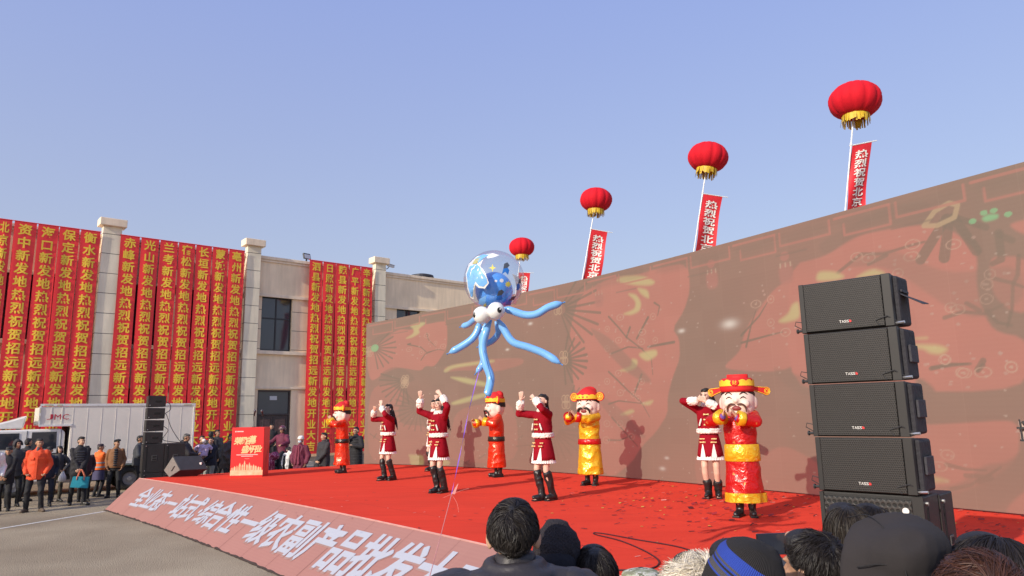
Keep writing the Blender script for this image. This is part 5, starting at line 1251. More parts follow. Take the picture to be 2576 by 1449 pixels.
mc = [mat('confetti_red', (.30, .015, .015), .5), mat('confetti_gold', (.75, .50, .08), .35, .4), mat('confetti_dark', (.10, .008, .008), .6), mat('confetti_rose', (.7, .25, .2), .5)]
q = MB(); g_ = np.random.default_rng(11); nn = 0
while nn < 1500:
    px = g_.uniform(1350, 2576); py = g_.uniform(1195, 1449)
    k = math.exp(-((px - 1900) / 330) ** 2 - ((py - 1240) / 55) ** 2) + .22 * (px > 2400) + .05
    if g_.random() > k: continue
    c = on_z(px, py, S + .006); nn += 1
    a = g_.normal(-.1, .5) + RX(-45) * 0; s_ = .030 * g_.uniform(.4, 1.3); asp = g_.choice([.12, .16, .3, .6], p=[.45, .25, .2, .1]); q.m = int(g_.choice([0, 1, 2, 3], p=[.40, .05, .52, .03]))
    if q.m == 1: s_ *= .55; asp = .6
    u_ = Vector((math.cos(a) * s_, math.sin(a) * s_, g_.uniform(-.1, .3) * s_)); w_ = Vector((-math.sin(a) * s_ * asp, math.cos(a) * s_ * asp, g_.uniform(0, .5) * s_ * asp)); c.z += abs(u_.z) + abs(w_.z)
    q.add([c - u_ - w_, c + u_ - w_, c + u_ + w_, c - u_ + w_], [(0, 1, 2, 3)])
for _ in range(60):
    px = g_.uniform(700, 1400); py = g_.uniform(1190, 1330); c = on_z(px, py, S + .006); a = g_.random() * 3; s_ = .03; q.m = int(g_.choice([3, 2]))
    u_ = Vector((math.cos(a) * s_, math.sin(a) * s_, 0)); w_ = Vector((-math.sin(a) * s_ * .3, math.cos(a) * s_ * .3, 0)); q.add([c - u_ - w_, c + u_ - w_, c + u_ + w_, c - u_ + w_], [(0, 1, 2, 3)])
tag(q.build('confetti', mc), kind='stuff')
# =================================================================== PEOPLE
m_skin = mat('skin', (.56, .33, .22), .5, var=.10, nscale=14, spec=.35); m_skint = mat('skin_tan', (.42, .23, .14), .5, var=.14, nscale=14, spec=.35); m_skinl = mat('skin_light', (.68, .44, .33), .45, var=.06, nscale=14, spec=.35)
m_hair = mat('hair_black', (.014, .012, .011), .58, var=.35, nscale=40, bump=.5, bscale=60); m_hairg = mat('hair_grey', (.075, .07, .065), .5, var=.4, nscale=40, bump=.5, bscale=60)
m_eyeb = mat('eye_dark', (.015, .012, .012), .25); m_lip = mat('lip', (.38, .09, .08), .45)
def cloth(name, c, rough=.8, bump=.25, bscale=40, **kw): return mat(name, c, rough, bump=bump, bscale=bscale, **kw)
k_blk = cloth('cloth_black', (.016, .015, .018)); k_nav = cloth('cloth_navy', (.018, .020, .034)); k_pants = cloth('trousers_black', (.013, .013, .016)); k_char = cloth('cloth_charcoal', (.035, .033, .036)); k_shoe = mat('shoe_black', (.014, .013, .013), .4); k_wht = cloth('cloth_white', (.75, .73, .70)); k_shoeb = mat('shoe_brown', (.10, .07, .05), .7); k_sole = mat('sole_white', (.6, .6, .58), .6)
HC = Vector((0, -.005, 1.59))
def ik(Sh, W, hint, l1, l2):
    d = W - Sh; D = min(d.length, (l1 + l2) * .995); d.normalize(); W = Sh + d * D
    a = (l1 * l1 - l2 * l2 + D * D) / (2 * D); h = math.sqrt(max(l1 * l1 - a * a, 0)); hv = Vector(hint); hv = hv - d * hv.dot(d); hv.normalize()
    return Sh + d * a + hv * h, W
def hand(q, w, d, pn, lat, style='open', r=.0095, fs=1.0):
    """five fingers and a thumb; d = pointing direction, pn = palm normal, lat = towards the thumb"""
    d = d.normalized(); pn = (pn - d * pn.dot(d)).normalized(); l2 = d.cross(pn); lat = l2 if l2.dot(lat) > 0 else -l2
    cap(q, w, w + d * .03, .024 * fs, .026 * fs); 
    for o in (-.022, 0, .022): cap(q, w + d * .03 + lat * o * .8 * fs, w + d * .085 * fs + lat * o * fs, .0145 * fs, .0125 * fs, 8)
    cu = {'open': (.10, .18), 'relax': (.55, .75), 'fist': (1.35, 1.5), 'grip': (1.1, 1.3)}[style]
    for o, ln, sp in ((.030, .068, .10), (.010, .078, .03), (-.011, .072, -.05), (-.030, .056, -.14)):
        b = w + d * .084 * fs + lat * o * fs; a1 = cu[0]; f1 = (d * math.cos(a1) + pn * math.sin(a1) + lat * (sp if style == 'open' else sp * .3)).normalized()
        m_ = b + f1 * ln * .52 * fs; a2 = cu[0] + cu[1]; f2 = (d * math.cos(a2) + pn * math.sin(a2) + lat * (sp if style == 'open' else 0)).normalized()
        cap(q, b, m_, r, r * .95, 8); cap(q, m_, m_ + f2 * ln * .5 * fs, r * .95, r * .82, 8)
    b = w + d * .03 * fs + lat * .026 * fs; t1 = (d * .65 + lat * .75 + pn * .25).normalized(); m_ = b + t1 * .038 * fs
    cap(q, b, m_, r * 1.25, r * 1.1, 8); cap(q, m_, m_ + (d * .85 + lat * .35 + pn * .35).normalized() * .032 * fs, r * 1.1, r * .9, 8)
class Fig:
    def __init__(s, label, cat, loc, yaw, H, arms=None, feet=None, lean=0.0, head=(0, 0), skin=None, sex='m', voxel=.0125, seed=0, group=None, build=1.0, bare=False, sink=0.0):
        s.k = H / 1.70; s.sex = sex; s.lab = label; s.seed = seed; s.b = build * (1.0 if sex == 'm' else .86)
        s.loc = Vector(loc); s.yaw = yaw; s.S = Matrix.Scale(s.k, 4); s.grp = group; s.cat = cat
        piv = Vector((0, 0, .95)); s.Ln = Matrix.Translation(piv) @ Matrix.Rotation(RX(lean), 4, 'X') @ Matrix.Translation(-piv)
        s.Hm = s.Ln @ Matrix.Translation((0, .01, 1.47 - sink)) @ Matrix.Rotation(RX(head[0]), 4, 'Z') @ Matrix.Rotation(RX(head[1]), 4, 'X') @ Matrix.Translation((0, -.01, -1.47))
        sw = .185 * s.b
        A = arms or {}
        s.arm = {}
        for sd, x in (('R', -1), ('L', 1)):
            a = A.get(sd) or dict(w=(x * .24, -.02, .86), e=(x * .3, 1, 0), hand='relax')
            sh = s.Ln @ Vector((x * sw, .0, 1.365)); W = Vector(a['w']); 
            el, W = ik(sh, W, a.get('e', (x, .6, -.6)), .285, .255)
            hd = Vector(a.get('d', tuple(W - el))).normalized(); pn = Vector(a.get('pn', (-x, -.3, 0)))
            s.arm[sd] = (sh, el, W, hd, pn, a.get('hand', 'relax'), Vector(a.get('th', (0, -1, .3))))
        F = feet or {}
        s.leg = {}
        for sd, x in (('R', -1), ('L', 1)):
            f = F.get(sd, (x * .115, 0, 8 * x)); hip = Vector((x * (.09 if s.sex == 'm' else .075), .0, .90)); an = Vector((f[0], f[1] + .02, .085 + (f[3] if len(f) > 3 else 0)))
            kn, an = ik(hip, an, (x * .15, -1, 0), .42, .42)
            ty = RX(f[2]); s.leg[sd] = (hip, kn, an, Vector((math.sin(ty), -math.cos(ty), 0)))
        # --- body: one continuous surface
        q = MB(); q.T = s.S
        T = s.S @ s.Ln; q.T = s.S
        q.ell((0, 0, .93), (.155 * s.b, .105, .12)); q.T = T; q.ell((0, 0, 1.10), (.135 * s.b, .095, .17)); q.ell((0, 0, 1.26), (.158 * s.b, .10, .17))
        cap(q, (-.13 * s.b, 0, 1.37), (.13 * s.b, 0, 1.37), .045, .045); cap(q, (0, .012, 1.38), (0, .004, 1.53), .054, .049)
        q.T = s.S @ s.Hm; c = HC
        q.ell(c + Vector((0, .008, .02)), (.073, .088, .090)); q.ell(c + Vector((0, -.018, -.03)), (.059, .067, .082)); q.ell(c + Vector((0, -.052, -.088)), (.026, .024, .02))
        cap(q, c + Vector((0, -.080, .012)), c + Vector((0, -.098, -.022)), .010, .0145, 8); q.ell(c + Vector((0, -.078, -.058)), (.022, .012, .010))
        for x in (-1, 1):
            q.ell(c + Vector((x * .079, .014, -.012)), (.011, .022, .033), Euler((0, 0, RX(x * 25))).to_matrix()); q.ell(c + Vector((x * .032, -.066, -.025)), (.022, .02, .022)); q.ell(c + Vector((x * .026, -.076, .022)), (.02, .012, .008))
        q.T = s.S
        for sd, x in (('R', -1), ('L', 1)):
            sh, el, W, hd, pn, st, th = s.arm[sd]
            cap(q, sh, el, .047, .038); cap(q, el, W, .038, .026)
            hand(q, W, hd, pn, th, st, r=.0105 if voxel > .01 else .0095)
            hip, kn, an, tv = s.leg[sd]
            g_ = 1.0 if bare else .68; cap(q, hip, kn, (.070 if bare else .075) * g_, .052 * g_); cap(q, kn + Vector((0, .012, -.1)), an, .050 * g_, .034 * g_); cap(q, kn, kn + Vector((0, .012, -.1)), .050 * g_, .050 * g_)
            cap(q, an + Vector((0, .01, -.045)), an + tv * .14 + Vector((0, 0, -.055)), .038, .03)
        me = fuse(q, voxel * s.k, 3); me.name = 'person'; me.materials.append(skin or m_skin)
        o = bpy.data.objects.new('person', me); col.objects.link(o); o.location = s.loc; o.rotation_euler = (0, 0, yaw); s.o = tag(o, label, cat, group)
    def face(s, brow=True, m=None):
        for x in (-1, 1):
            q = MB(); q.T = s.S @ s.Hm; q.ell(HC + Vector((x * .028, -.082, .006)), (.013, .007, .0055), nu=10, nv=6); q.build('eye', m_eyeb, s.o, True)
            if brow: q = MB(); q.T = s.S @ s.Hm; q.ell(HC + Vector((x * .030, -.086, .028)), (.019, .006, .004), nu=10, nv=6); q.build('eyebrow', m_hair, s.o, True)
        q = MB(); q.T = s.S @ s.Hm; q.ell(HC + Vector((0, -.088, -.060)), (.022, .006, .007), nu=10, nv=6); q.build('mouth', m or m_lip, s.o, True); return s
    def top(s, m, hem=.80, puff=0.0, name='jacket', sleeve=.93, wr=.007, flare=0.0, collar=True, voxel=.013, wf=14, open_=False, arms=True):
        q = MB(); q.T = s.S @ s.Ln; b = s.b; p = puff
        zs = [hem, hem + .02, .95, 1.10, 1.24, 1.33, 1.395, 1.435, 1.465]
        base = {0: (.178 + flare, .135 + flare * .6), 1: (.186 + flare, .142 + flare * .6), 2: (.184, .142), 3: (.178, .138), 4: (.188, .138), 5: (.186, .124), 6: (.160, .104), 7: (.108, .084), 8: (.068, .068)}
        zs[2] = max(zs[2], hem + .05)
        q.loft([(z, 0, .004, (base[i][0] + p * (1, 1, 1, 1, 1, .8, .5, .2, 0)[i]) * b, base[i][1] + p * (1, 1, 1, 1, 1, .8, .5, .2, 0)[i]) for i, z in enumerate(zs)], 28)
        if collar: q.loft([(1.42, 0, .006, .074, .072), (1.50, 0, .0, .064, .064), (1.495, 0, 0, .05, .05)], 20)
        q.T = s.S
        if arms:
            for sd in 'RL':
                sh, el, W, hd, pn, st, th = s.arm[sd]; e2 = el + (W - el) * sleeve
                cap(q, sh + (s.Ln @ Vector((0, 0, 1.25)) - sh) * .25, sh, .066, .062 + p * .4); cap(q, sh, el, .063 + p * .5, .056 + p * .5); cap(q, el, e2, .056 + p * .5, .045 + p * .45)
        fused(name, q, m, s.o, voxel=voxel * s.k, it=3, wrinkle=wr, wfreq=wf, seed=s.seed); return s
    def trousers(s, m, loose=0.0, wr=.007, to=.02, name='trousers'):
        q = MB(); q.T = s.S; q.loft([(.76, 0, 0, .10, .08), (.80, 0, .0, .165 * s.b, .118), (.92, 0, 0, .17 * s.b, .12), (1.0, 0, 0, .155 * s.b, .115)], 24)
        for sd in 'RL':
            hip, kn, an, tv = s.leg[sd]; a2 = kn + (an - kn) * (1 - to)
            cap(q, hip, kn, .088 + loose, .068 + loose); cap(q, kn, a2, .068 + loose, .056 + loose)
        fused(name, q, m, s.o, voxel=.013 * s.k, it=3, wrinkle=wr, wfreq=12, seed=s.seed + 5); return s
    def shoes(s, m, name='shoe', sole=None):
        for sd in 'RL':
            hip, kn, an, tv = s.leg[sd]; q = MB(); q.T = s.S; g = Vector((0, 0, -an.z + .045)) if an.z < .2 else Vector((0, 0, -.04))
            b = an + g; cap(q, b - tv * .035, b + tv * .10, .046, .044); cap(q, b + tv * .10 + Vector((0, 0, -.006)), b + tv * .155 + Vector((0, 0, -.012)), .043, .034); cap(q, b + Vector((0, 0, .02)), an + Vector((0, 0, .02)), .045, .046)
            o = fused(name, q, m, s.o, voxel=.011 * s.k, it=2)
            q = MB(); q.T = s.S; sd_ = Vector((-tv.y, tv.x, 0)); z = b.z - .048
            q.add([b - tv * .075 + sd_ * .036 + Vector((0, 0, -.046)), b - tv * .075 - sd_ * .036 + Vector((0, 0, -.046)), b + tv * .17 - sd_ * .04 + Vector((0, 0, -.046)), b + tv * .17 + sd_ * .04 + Vector((0, 0, -.046))] + [b - tv * .08 + sd_ * .04 + Vector((0, 0, -.026)), b - tv * .08 - sd_ * .04 + Vector((0, 0, -.026)), b + tv * .18 - sd_ * .042 + Vector((0, 0, -.026)), b + tv * .18 + sd_ * .042 + Vector((0, 0, -.026))], [(3, 2, 1, 0), (4, 5, 6, 7), (0, 1, 5, 4), (1, 2, 6, 5), (2, 3, 7, 6), (3, 0, 4, 7)])
            q.build('sole', sole or m, o, bev=.01)
        return s
    def hair(s, kind='short', m=None):
        q = MB(); q.T = s.S @ s.Hm; c = HC; m = m or m_hair
        q.ell(c + Vector((0, .024, .034)), (.080, .084, .085)); q.ell(c + Vector((0, .045, .0)), (.074, .066, .082))
        q.ell(c + Vector((0, -.03, .078)), (.060, .055, .038))
        if kind == 'bob':
            q.ell(c + Vector((0, .04, -.05)), (.088, .065, .10)); 
            for x in (-1, 1): cap(q, c + Vector((x * .073, .0, .02)), c + Vector((x * .078, .0, -.10)), .028, .03)
            q.ell(c + Vector((0, -.062, .058)), (.062, .03, .032))
        if kind == 'long':
            for x in (-1, 1): cap(q, c + Vector((x * .066, .01, .02)), c + Vector((x * .075, .03, -.12)), .024, .024)
            for x in (-.06, -.02, .03, .07): cap(q, c + Vector((x, .065, -.04)), c + Vector((x * 1.2 + .02, .15 + .02 * math.sin(x * 50), -.26)), .036, .034); cap(q, c + Vector((x * 1.2 + .02, .15 + .02 * math.sin(x * 50), -.26)), c + Vector((x * 1.7 + .04, .20 + .02 * math.sin(x * 70), -.46 + .05 * math.sin(x * 90))), .034, .010)
            cap(q, c + Vector((.06, .05, -.1)), c + Vector((.12, .10, -.34)), .026, .010); cap(q, c + Vector((-.07, .02, -.1)), c + Vector((-.10, -.02, -.36)), .020, .008)
        if kind == 'tail':
            cap(q, c + Vector((0, .09, -.03)), c + Vector((.0, .13, -.16)), .03, .036); cap(q, c + Vector((0, .13, -.16)), c + Vector((0, .115, -.42)), .036, .012); cap(q, c + Vector((.02, .13, -.14)), c + Vector((.05, .15, -.46)), .024, .006)
            for x in (-1, 1): cap(q, c + Vector((x * .068, .01, .03)), c + Vector((x * .07, .03, -.05)), .018, .018)
        fused('hair', q, m, s.o, voxel=.010 * s.k, it=2, wrinkle=.005, wfreq=60, seed=s.seed + 9); return s
    def cap_(s, m, brim=True, flat=False, name='cap'):
        q = MB(); q.T = s.S @ s.Hm; c = HC
        if flat: q.ell(c + Vector((0, -.01, .085)), (.092, .118, .036), Euler((RX(-8), 0, 0)).to_matrix()); q.ell(c + Vector((0, .02, .055)), (.083, .092, .05)); q.ell(c + Vector((0, -.098, .066)), (.055, .04, .012))
        else:
            q.loft([(c.z + .03, 0, c.y + .015, .083, .094), (c.z + .07, 0, c.y + .015, .083, .094), (c.z + .108, 0, c.y + .015, .072, .082), (c.z + .116, 0, c.y + .015, .04, .05)], 24)
            if brim: q.ell(c + Vector((0, -.10, .040)), (.062, .058, .009), Euler((RX(12), 0, 0)).to_matrix())
        fused(name, q, m, s.o, voxel=.010 * s.k, it=2, wrinkle=.002, seed=s.seed); return s
    def hood(s, m, down=False):
        q = MB(); q.T = s.S @ s.Hm; c = HC
        if down: q.T = s.S @ s.Ln; q.ell((0, .085, 1.455), (.11, .062, .075)); cap(q, (-.09, .03, 1.46), (.0, .10, 1.47), .04, .05); cap(q, (.09, .03, 1.46), (.0, .10, 1.47), .04, .05)
        else: 
            q.ell(c + Vector((0, .035, .02)), (.105, .105, .125)); q.ell(c + Vector((0, .04, -.09)), (.10, .09, .08))
            for i in range(9): a = math.pi * (i / 8); cap(q, c + Vector((.098 * math.cos(a), -.045, -.02 + .118 * math.sin(a))), c + Vector((.098 * math.cos(a + .35), -.045, -.02 + .118 * math.sin(a + .35))), .020, .020, 8)
        fused('hood', q, m, s.o, voxel=.011 * s.k, it=3, wrinkle=.006, seed=s.seed + 2); return s
    def part(s, name, fn, m, head=False, smooth=True, lean=True):
        q = MB(); q.T = s.S @ (s.Hm if head else (s.Ln if lean else Matrix.Identity(4))); fn(q); return q.build(name, m, s.o, smooth)
    def handpos(s, sd):   # world position of the middle of the hand
        sh, el, W, hd, *_ = s.arm[sd]; p = (W + hd * .07) * s.k; c, n = math.cos(s.yaw), math.sin(s.yaw)
        return s.loc + Vector((c * p.x - n * p.y, n * p.x + c * p.y, p.z))
def stand(px, feet, top, z=0.0):
    p = on_z(px, feet, z); return p, at_y(px, top, p.y).z - z
def behind(px, top, y, z=0.0):
    p = at_y(px, top, y); return Vector((p.x, p.y, z)), p.z - z
# yaw so that a person faces the world direction (x, y)
def facing(x, y): return math.atan2(x, -y)

# ---------------------------------------------------------------- dancers in crimson with white fur trim
m_crim = cloth('crimson_wool', (.27, .004, .014), .9, .2, 90, spec=.2); m_fur = cloth('white_fur', (.84, .78, .70), .95, .9, 55); m_frog = mat('frog_gold', (.72, .54, .24), .4, .4); m_boot = mat('boot_leather', (.020, .019, .020), .33, bump=.4, bscale=25); m_pleat = cloth('pleat_cream', (.84, .78, .72), .8, .1)
def ring(q, z, rx, ry, r, cy=0.0, n=18):
    for i in range(n):
        a, b = 2 * math.pi * i / n, 2 * math.pi * (i + 1) / n
        cap(q, (rx * math.cos(a), cy + ry * math.sin(a), z), (rx * math.cos(b), cy + ry * math.sin(b), z), r, r, 8)
def dancer(px, feet, top, yaw, label, arms, feetp, head=(0, 0), hair='long', seed=0, short_boots=False):
    loc, H = stand(px, feet, top, S); 
    f = Fig(label, 'person', loc, RX(yaw), H, arms, feetp, 0, head, m_skinl, 'f', .0088, seed, 'dancers in crimson and white fur costume', 1.0, True); o = f.o; f.face(); f.hair(hair)
    f.top(m_crim, 1.035, .009, 'jacket', .72, .006, .012, False, .011)
    q = MB(); q.T = f.S @ f.Ln; ring(q, 1.05, .196 * f.b, .152, .026); ring(q, 1.015, .198 * f.b, .153, .027); fused('fur_hem', q, m_fur, o, voxel=.011 * f.k, it=2, wrinkle=.006, wfreq=90, seed=seed)
    q = MB(); q.T = f.S @ f.Ln; ring(q, 1.455, .062, .062, .030, 0, 12); ring(q, 1.425, .078, .076, .026, 0, 12); fused('fur_collar', q, m_fur, o, voxel=.011 * f.k, it=2, wrinkle=.006, wfreq=90, seed=seed + 1)
    for sd in 'RL':
        sh, el, W, hd, pn, st, th = f.arm[sd]; d = (W - el).normalized(); q = MB(); q.T = f.S; cap(q, W - d * .13, W - d * .055, .068, .074); fused('fur_cuff', q, m_fur, o, voxel=.011 * f.k, it=2, wrinkle=.007, wfreq=90, seed=seed + 3)
    for z in (1.13, 1.21, 1.29):
        def frog(q, z=z, y=-.158):
            for x in (-.020, .020): q.ell((x, y, z), (.022, .008, .013), nu=8, nv=6); q.ell((x * 1.9, y + .003, z), (.009, .007, .016), nu=8, nv=6)
            q.ell((0, y - .004, z), (.009, .007, .009), nu=8, nv=6)
        f.part('frog_button', frog, m_frog)
    for x in (-1, 1): f.part('fur_pocket', lambda q, x=x: cap(q, (x * .085, -.142, 1.215), (x * .115, -.134, 1.125), .014, .014), m_fur)
    n_ = 48; w0 = .158 * f.b; 
    q = MB(); q.T = f.S; q.loft([(.635, 0, 0, .238 * f.b, .186), (.70, 0, 0, .228 * f.b, .176), (.84, 0, 0, .200 * f.b, .150), (.95, 0, 0, .174 * f.b, .127), (1.03, 0, 0, w0, .112)], n_, True, lambda a, j: 1 + (.02 if j < 3 else .006) * math.sin(a * 5 + seed)); q.build('skirt', m_crim, o, True)
    q = MB(); q.T = f.S; q.loft([(.588, 0, 0, .244 * f.b, .192), (.645, 0, 0, .231 * f.b, .179)], 120, False, lambda a, j: 1 + (.030 if j == 0 else .012) * (1 if int(a / (2 * math.pi) * 120 + .5) % 4 < 2 else -1)); q.build('pleated_hem', m_pleat, o, False)
    def slit(q):
        for x, wd in ((.085, 1), (-.085, 1)):
            v = []
            for z, w in ((.625, .042), (.72, .026), (.83, .006)):
                t = (z - .635) / .395; rx = (.238 - .075 * t) * f.b * 1.02 + .004; ry = .186 - .068 * t + .008
                for xx in (x - w, x + w): v.append((xx, -ry * math.sqrt(max(0, 1 - (xx / rx) ** 2)), z))
            q.add(v, [(0, 1, 3, 2), (2, 3, 5, 4)])
    f.part('slit_panel', slit, m_pleat, lean=False)
    for x in (.085, -.085):
        for z in (.86, .91):
            def clasp(q, x=x, z=z, y=-.146 + (z - .86) * .45):
                for dx in (-.022, .022): q.ell((x + dx, y, z), (.019, .008, .012), nu=8, nv=6)
                for dx in (-.040, 0, .040): q.ell((x + dx, y + .003 * (dx != 0), z), (.008, .007, .014), nu=8, nv=6)
            f.part('skirt_clasp', clasp, m_frog, lean=False)
    for sd in 'RL':
        hip, kn, an, tv = f.leg[sd]; q = MB(); q.T = f.S; t0 = kn + (an - kn) * (.62 if short_boots else .16); b = Vector((an.x, an.y, an.z - .03))
        cap(q, t0, an, .071, .058); cap(q, b - tv * .03, b + tv * .11, .052, .047); cap(q, b + tv * .10, b + tv * .155, .046, .038)
        bo = fused('boot', q, m_boot, o, voxel=.010 * f.k, it=2, wrinkle=.009, wfreq=24, seed=seed + (sd == 'L'))
        q = MB(); q.T = f.S; z0 = an.z - .085; q.box((b + tv * .075 + Vector((0, 0, -.052))), (.085, .22, .04), Matrix.Rotation(math.atan2(tv.x, -tv.y), 3, 'Z')); q.box((b - tv * .045 + Vector((0, 0, -.05))), (.07, .07, .06), Matrix.Rotation(math.atan2(tv.x, -tv.y), 3, 'Z')); q.build('boot_sole', k_shoe, bo, bev=.006)
    return f
up = lambda rx, ry, rz, lx, ly, lz, **k: dict(R=dict(w=(rx, ry, rz), e=(-1, -.2, -.8), hand=k.get('hr', 'open'), d=k.get('dr', (.1, -.1, 1)), pn=k.get('pr', (-.7, .7, 0)), th=(1, 0, 0)), L=dict(w=(lx, ly, lz), e=(1, -.2, -.8), hand=k.get('hl', 'open'), d=k.get('dl', (-.2, -.1, 1)), pn=k.get('pl', (-.7, .7, 0)), th=(-1, 0, 0)))
dancer(975, 1208, 1017, -52, 'dancer in crimson suit farthest left on the stage, arms crossed over her face, stepping', up(-.20, -.26, 1.56, .10, -.24, 1.64, dr=(.7, -.3, .5), dl=(-.15, 0, 1)), {'R': (.0, -.10, 0), 'L': (.11, .07, 18)}, (0, -4), seed=21)
dancer(1104, 1239, 1003, -42, 'dancer in crimson suit with both hands raised above her head and baggy boots', up(-.27, -.22, 1.70, .20, -.10, 1.74, dr=(.15, -.2, 1), dl=(-.55, -.35, .7)), {'R': (.0, -.05, -6), 'L': (.11, .02, 10)}, (10, -6), seed=22)
dancer(1093, 1185, 1006, -40, 'dancer hidden behind the dancer with raised hands, only hand and boot showing', up(-.30, -.16, 1.66, .24, -.14, 1.66), {'R': (-.07, -.05, -10), 'L': (.09, .04, 10)}, (0, 0), seed=23)
dancer(1370, 1258, 992, -50, 'dancer in crimson suit with long ponytail, forearm hiding her face', up(-.24, -.26, 1.60, .07, -.22, 1.62, dr=(.2, -.1, 1), dl=(-.75, -.1, .6), hl='relax'), {'R': (.02, -.09, -8), 'L': (.12, .06, 8)}, (0, -8), 'tail', seed=24)
dancer(1794, 1253, 977, -24, 'dancer in crimson suit half hidden behind the tallest robed performer, hands at her mouth', dict(R=dict(w=(-.10, -.24, 1.50), e=(-1, .1, .15), hand='relax', d=(.8, -.3, .5), pn=(.3, 1, 0), th=(0, 0, 1)), L=dict(w=(.04, -.26, 1.48), e=(1, -.1, -.5), hand='open', d=(-.8, -.3, .5), pn=(0, 1, 0), th=(0, 0, 1))), {'R': (-.06, -.02, -5), 'L': (.08, .03, 10)}, (-18, 4), seed=25, short_boots=True)

# ---------------------------------------------------------------- performers in satin robes with big smiling heads
def satin(name, c, spot, amt, glossy=.26):
    m, nt, b = nodes_of(name); tc = nt.nodes.new('ShaderNodeTexCoord')
    n1 = nt.nodes.new('ShaderNodeTexNoise'); n1.inputs['Scale'].default_value = 9; n1.inputs['Detail'].default_value = 3; n1.inputs['Distortion'].default_value = 1.2
    n2 = nt.nodes.new('ShaderNodeTexNoise'); n2.inputs['Scale'].default_value = 26; n2.inputs['Detail'].default_value = 2
    vo = nt.nodes.new('ShaderNodeTexVoronoi'); vo.inputs['Scale'].default_value = 8.5; vo.inputs['Randomness'].default_value = .75
    n3 = nt.nodes.new('ShaderNodeTexNoise'); n3.inputs['Scale'].default_value = 70
    for n in (n1, n2, vo, n3): L(nt, tc.outputs['Object'], n.inputs['Vector'])
    r = nt.nodes.new('ShaderNodeMapRange'); r.inputs[1].default_value = .20; r.inputs[2].default_value = .14; L(nt, vo.outputs['Distance'], r.inputs[0])
    r3 = nt.nodes.new('ShaderNodeMapRange'); r3.inputs[1].default_value = .47; r3.inputs[2].default_value = .53; L(nt, n3.outputs['Fac'], r3.inputs[0])
    mu = nt.nodes.new('ShaderNodeMath'); mu.operation = 'MULTIPLY'; L(nt, r.outputs[0], mu.inputs[0]); L(nt, r3.outputs[0], mu.inputs[1])
    mu2 = nt.nodes.new('ShaderNodeMath'); mu2.operation = 'MULTIPLY'; mu2.inputs[1].default_value = amt; L(nt, mu.outputs[0], mu2.inputs[0])
    mx = nt.nodes.new('ShaderNodeMix'); mx.data_type = 'RGBA'; mx.inputs[6].default_value = rgb(c); mx.inputs[7].default_value = rgb(spot); L(nt, mu2.outputs[0], mx.inputs[0]); L(nt, mx.outputs[2], b.inputs['Base Color'])
    b.inputs['Roughness'].default_value = glossy; b.inputs['Metallic'].default_value = .38; b.inputs['Specular IOR Level'].default_value = .7; b.inputs['Sheen Weight'].default_value = .2; b.inputs['Sheen Tint'].default_value = rgb(c)
    ad = nt.nodes.new('ShaderNodeMath'); ad.operation = 'MULTIPLY_ADD'; ad.inputs[1].default_value = .22; L(nt, n2.outputs['Fac'], ad.inputs[0]); L(nt, n1.outputs['Fac'], ad.inputs[2])
    bp = nt.nodes.new('ShaderNodeBump'); bp.inputs['Strength'].default_value = .42; bp.inputs['Distance'].default_value = .05; L(nt, ad.outputs[0], bp.inputs['Height']); L(nt, bp.outputs[0], b.inputs['Normal'])
    return m
s_or = satin('satin_vermilion', (.78, .045, .012), (.9, .25, .03), .7); s_rd = satin('satin_red', (.60, .012, .012), (.75, .45, .12), .8); s_ye = satin('satin_gold', (.86, .50, .02), (.95, .75, .25), .6, .22); s_bk = satin('satin_black', (.03, .025, .02), (.3, .2, .05), .6, .3)
m_mask = mat('mask_skin', (.80, .62, .52), .6, var=.05, nscale=5, bump=.1, bscale=20); m_hatr = cloth('hat_red', (.62, .014, .014), .7, .15); m_haty = cloth('hat_yellow', (.82, .55, .03), .6, .1); m_mblk = mat('mask_black', (.02, .012, .01), .6); m_mbr = mat('mask_brown', (.10, .04, .025), .6); m_mmouth = mat('mask_mouth', (.25, .03, .03), .5)
m_purp = cloth('wrist_purple', (.16, .07, .32), .7, .3)
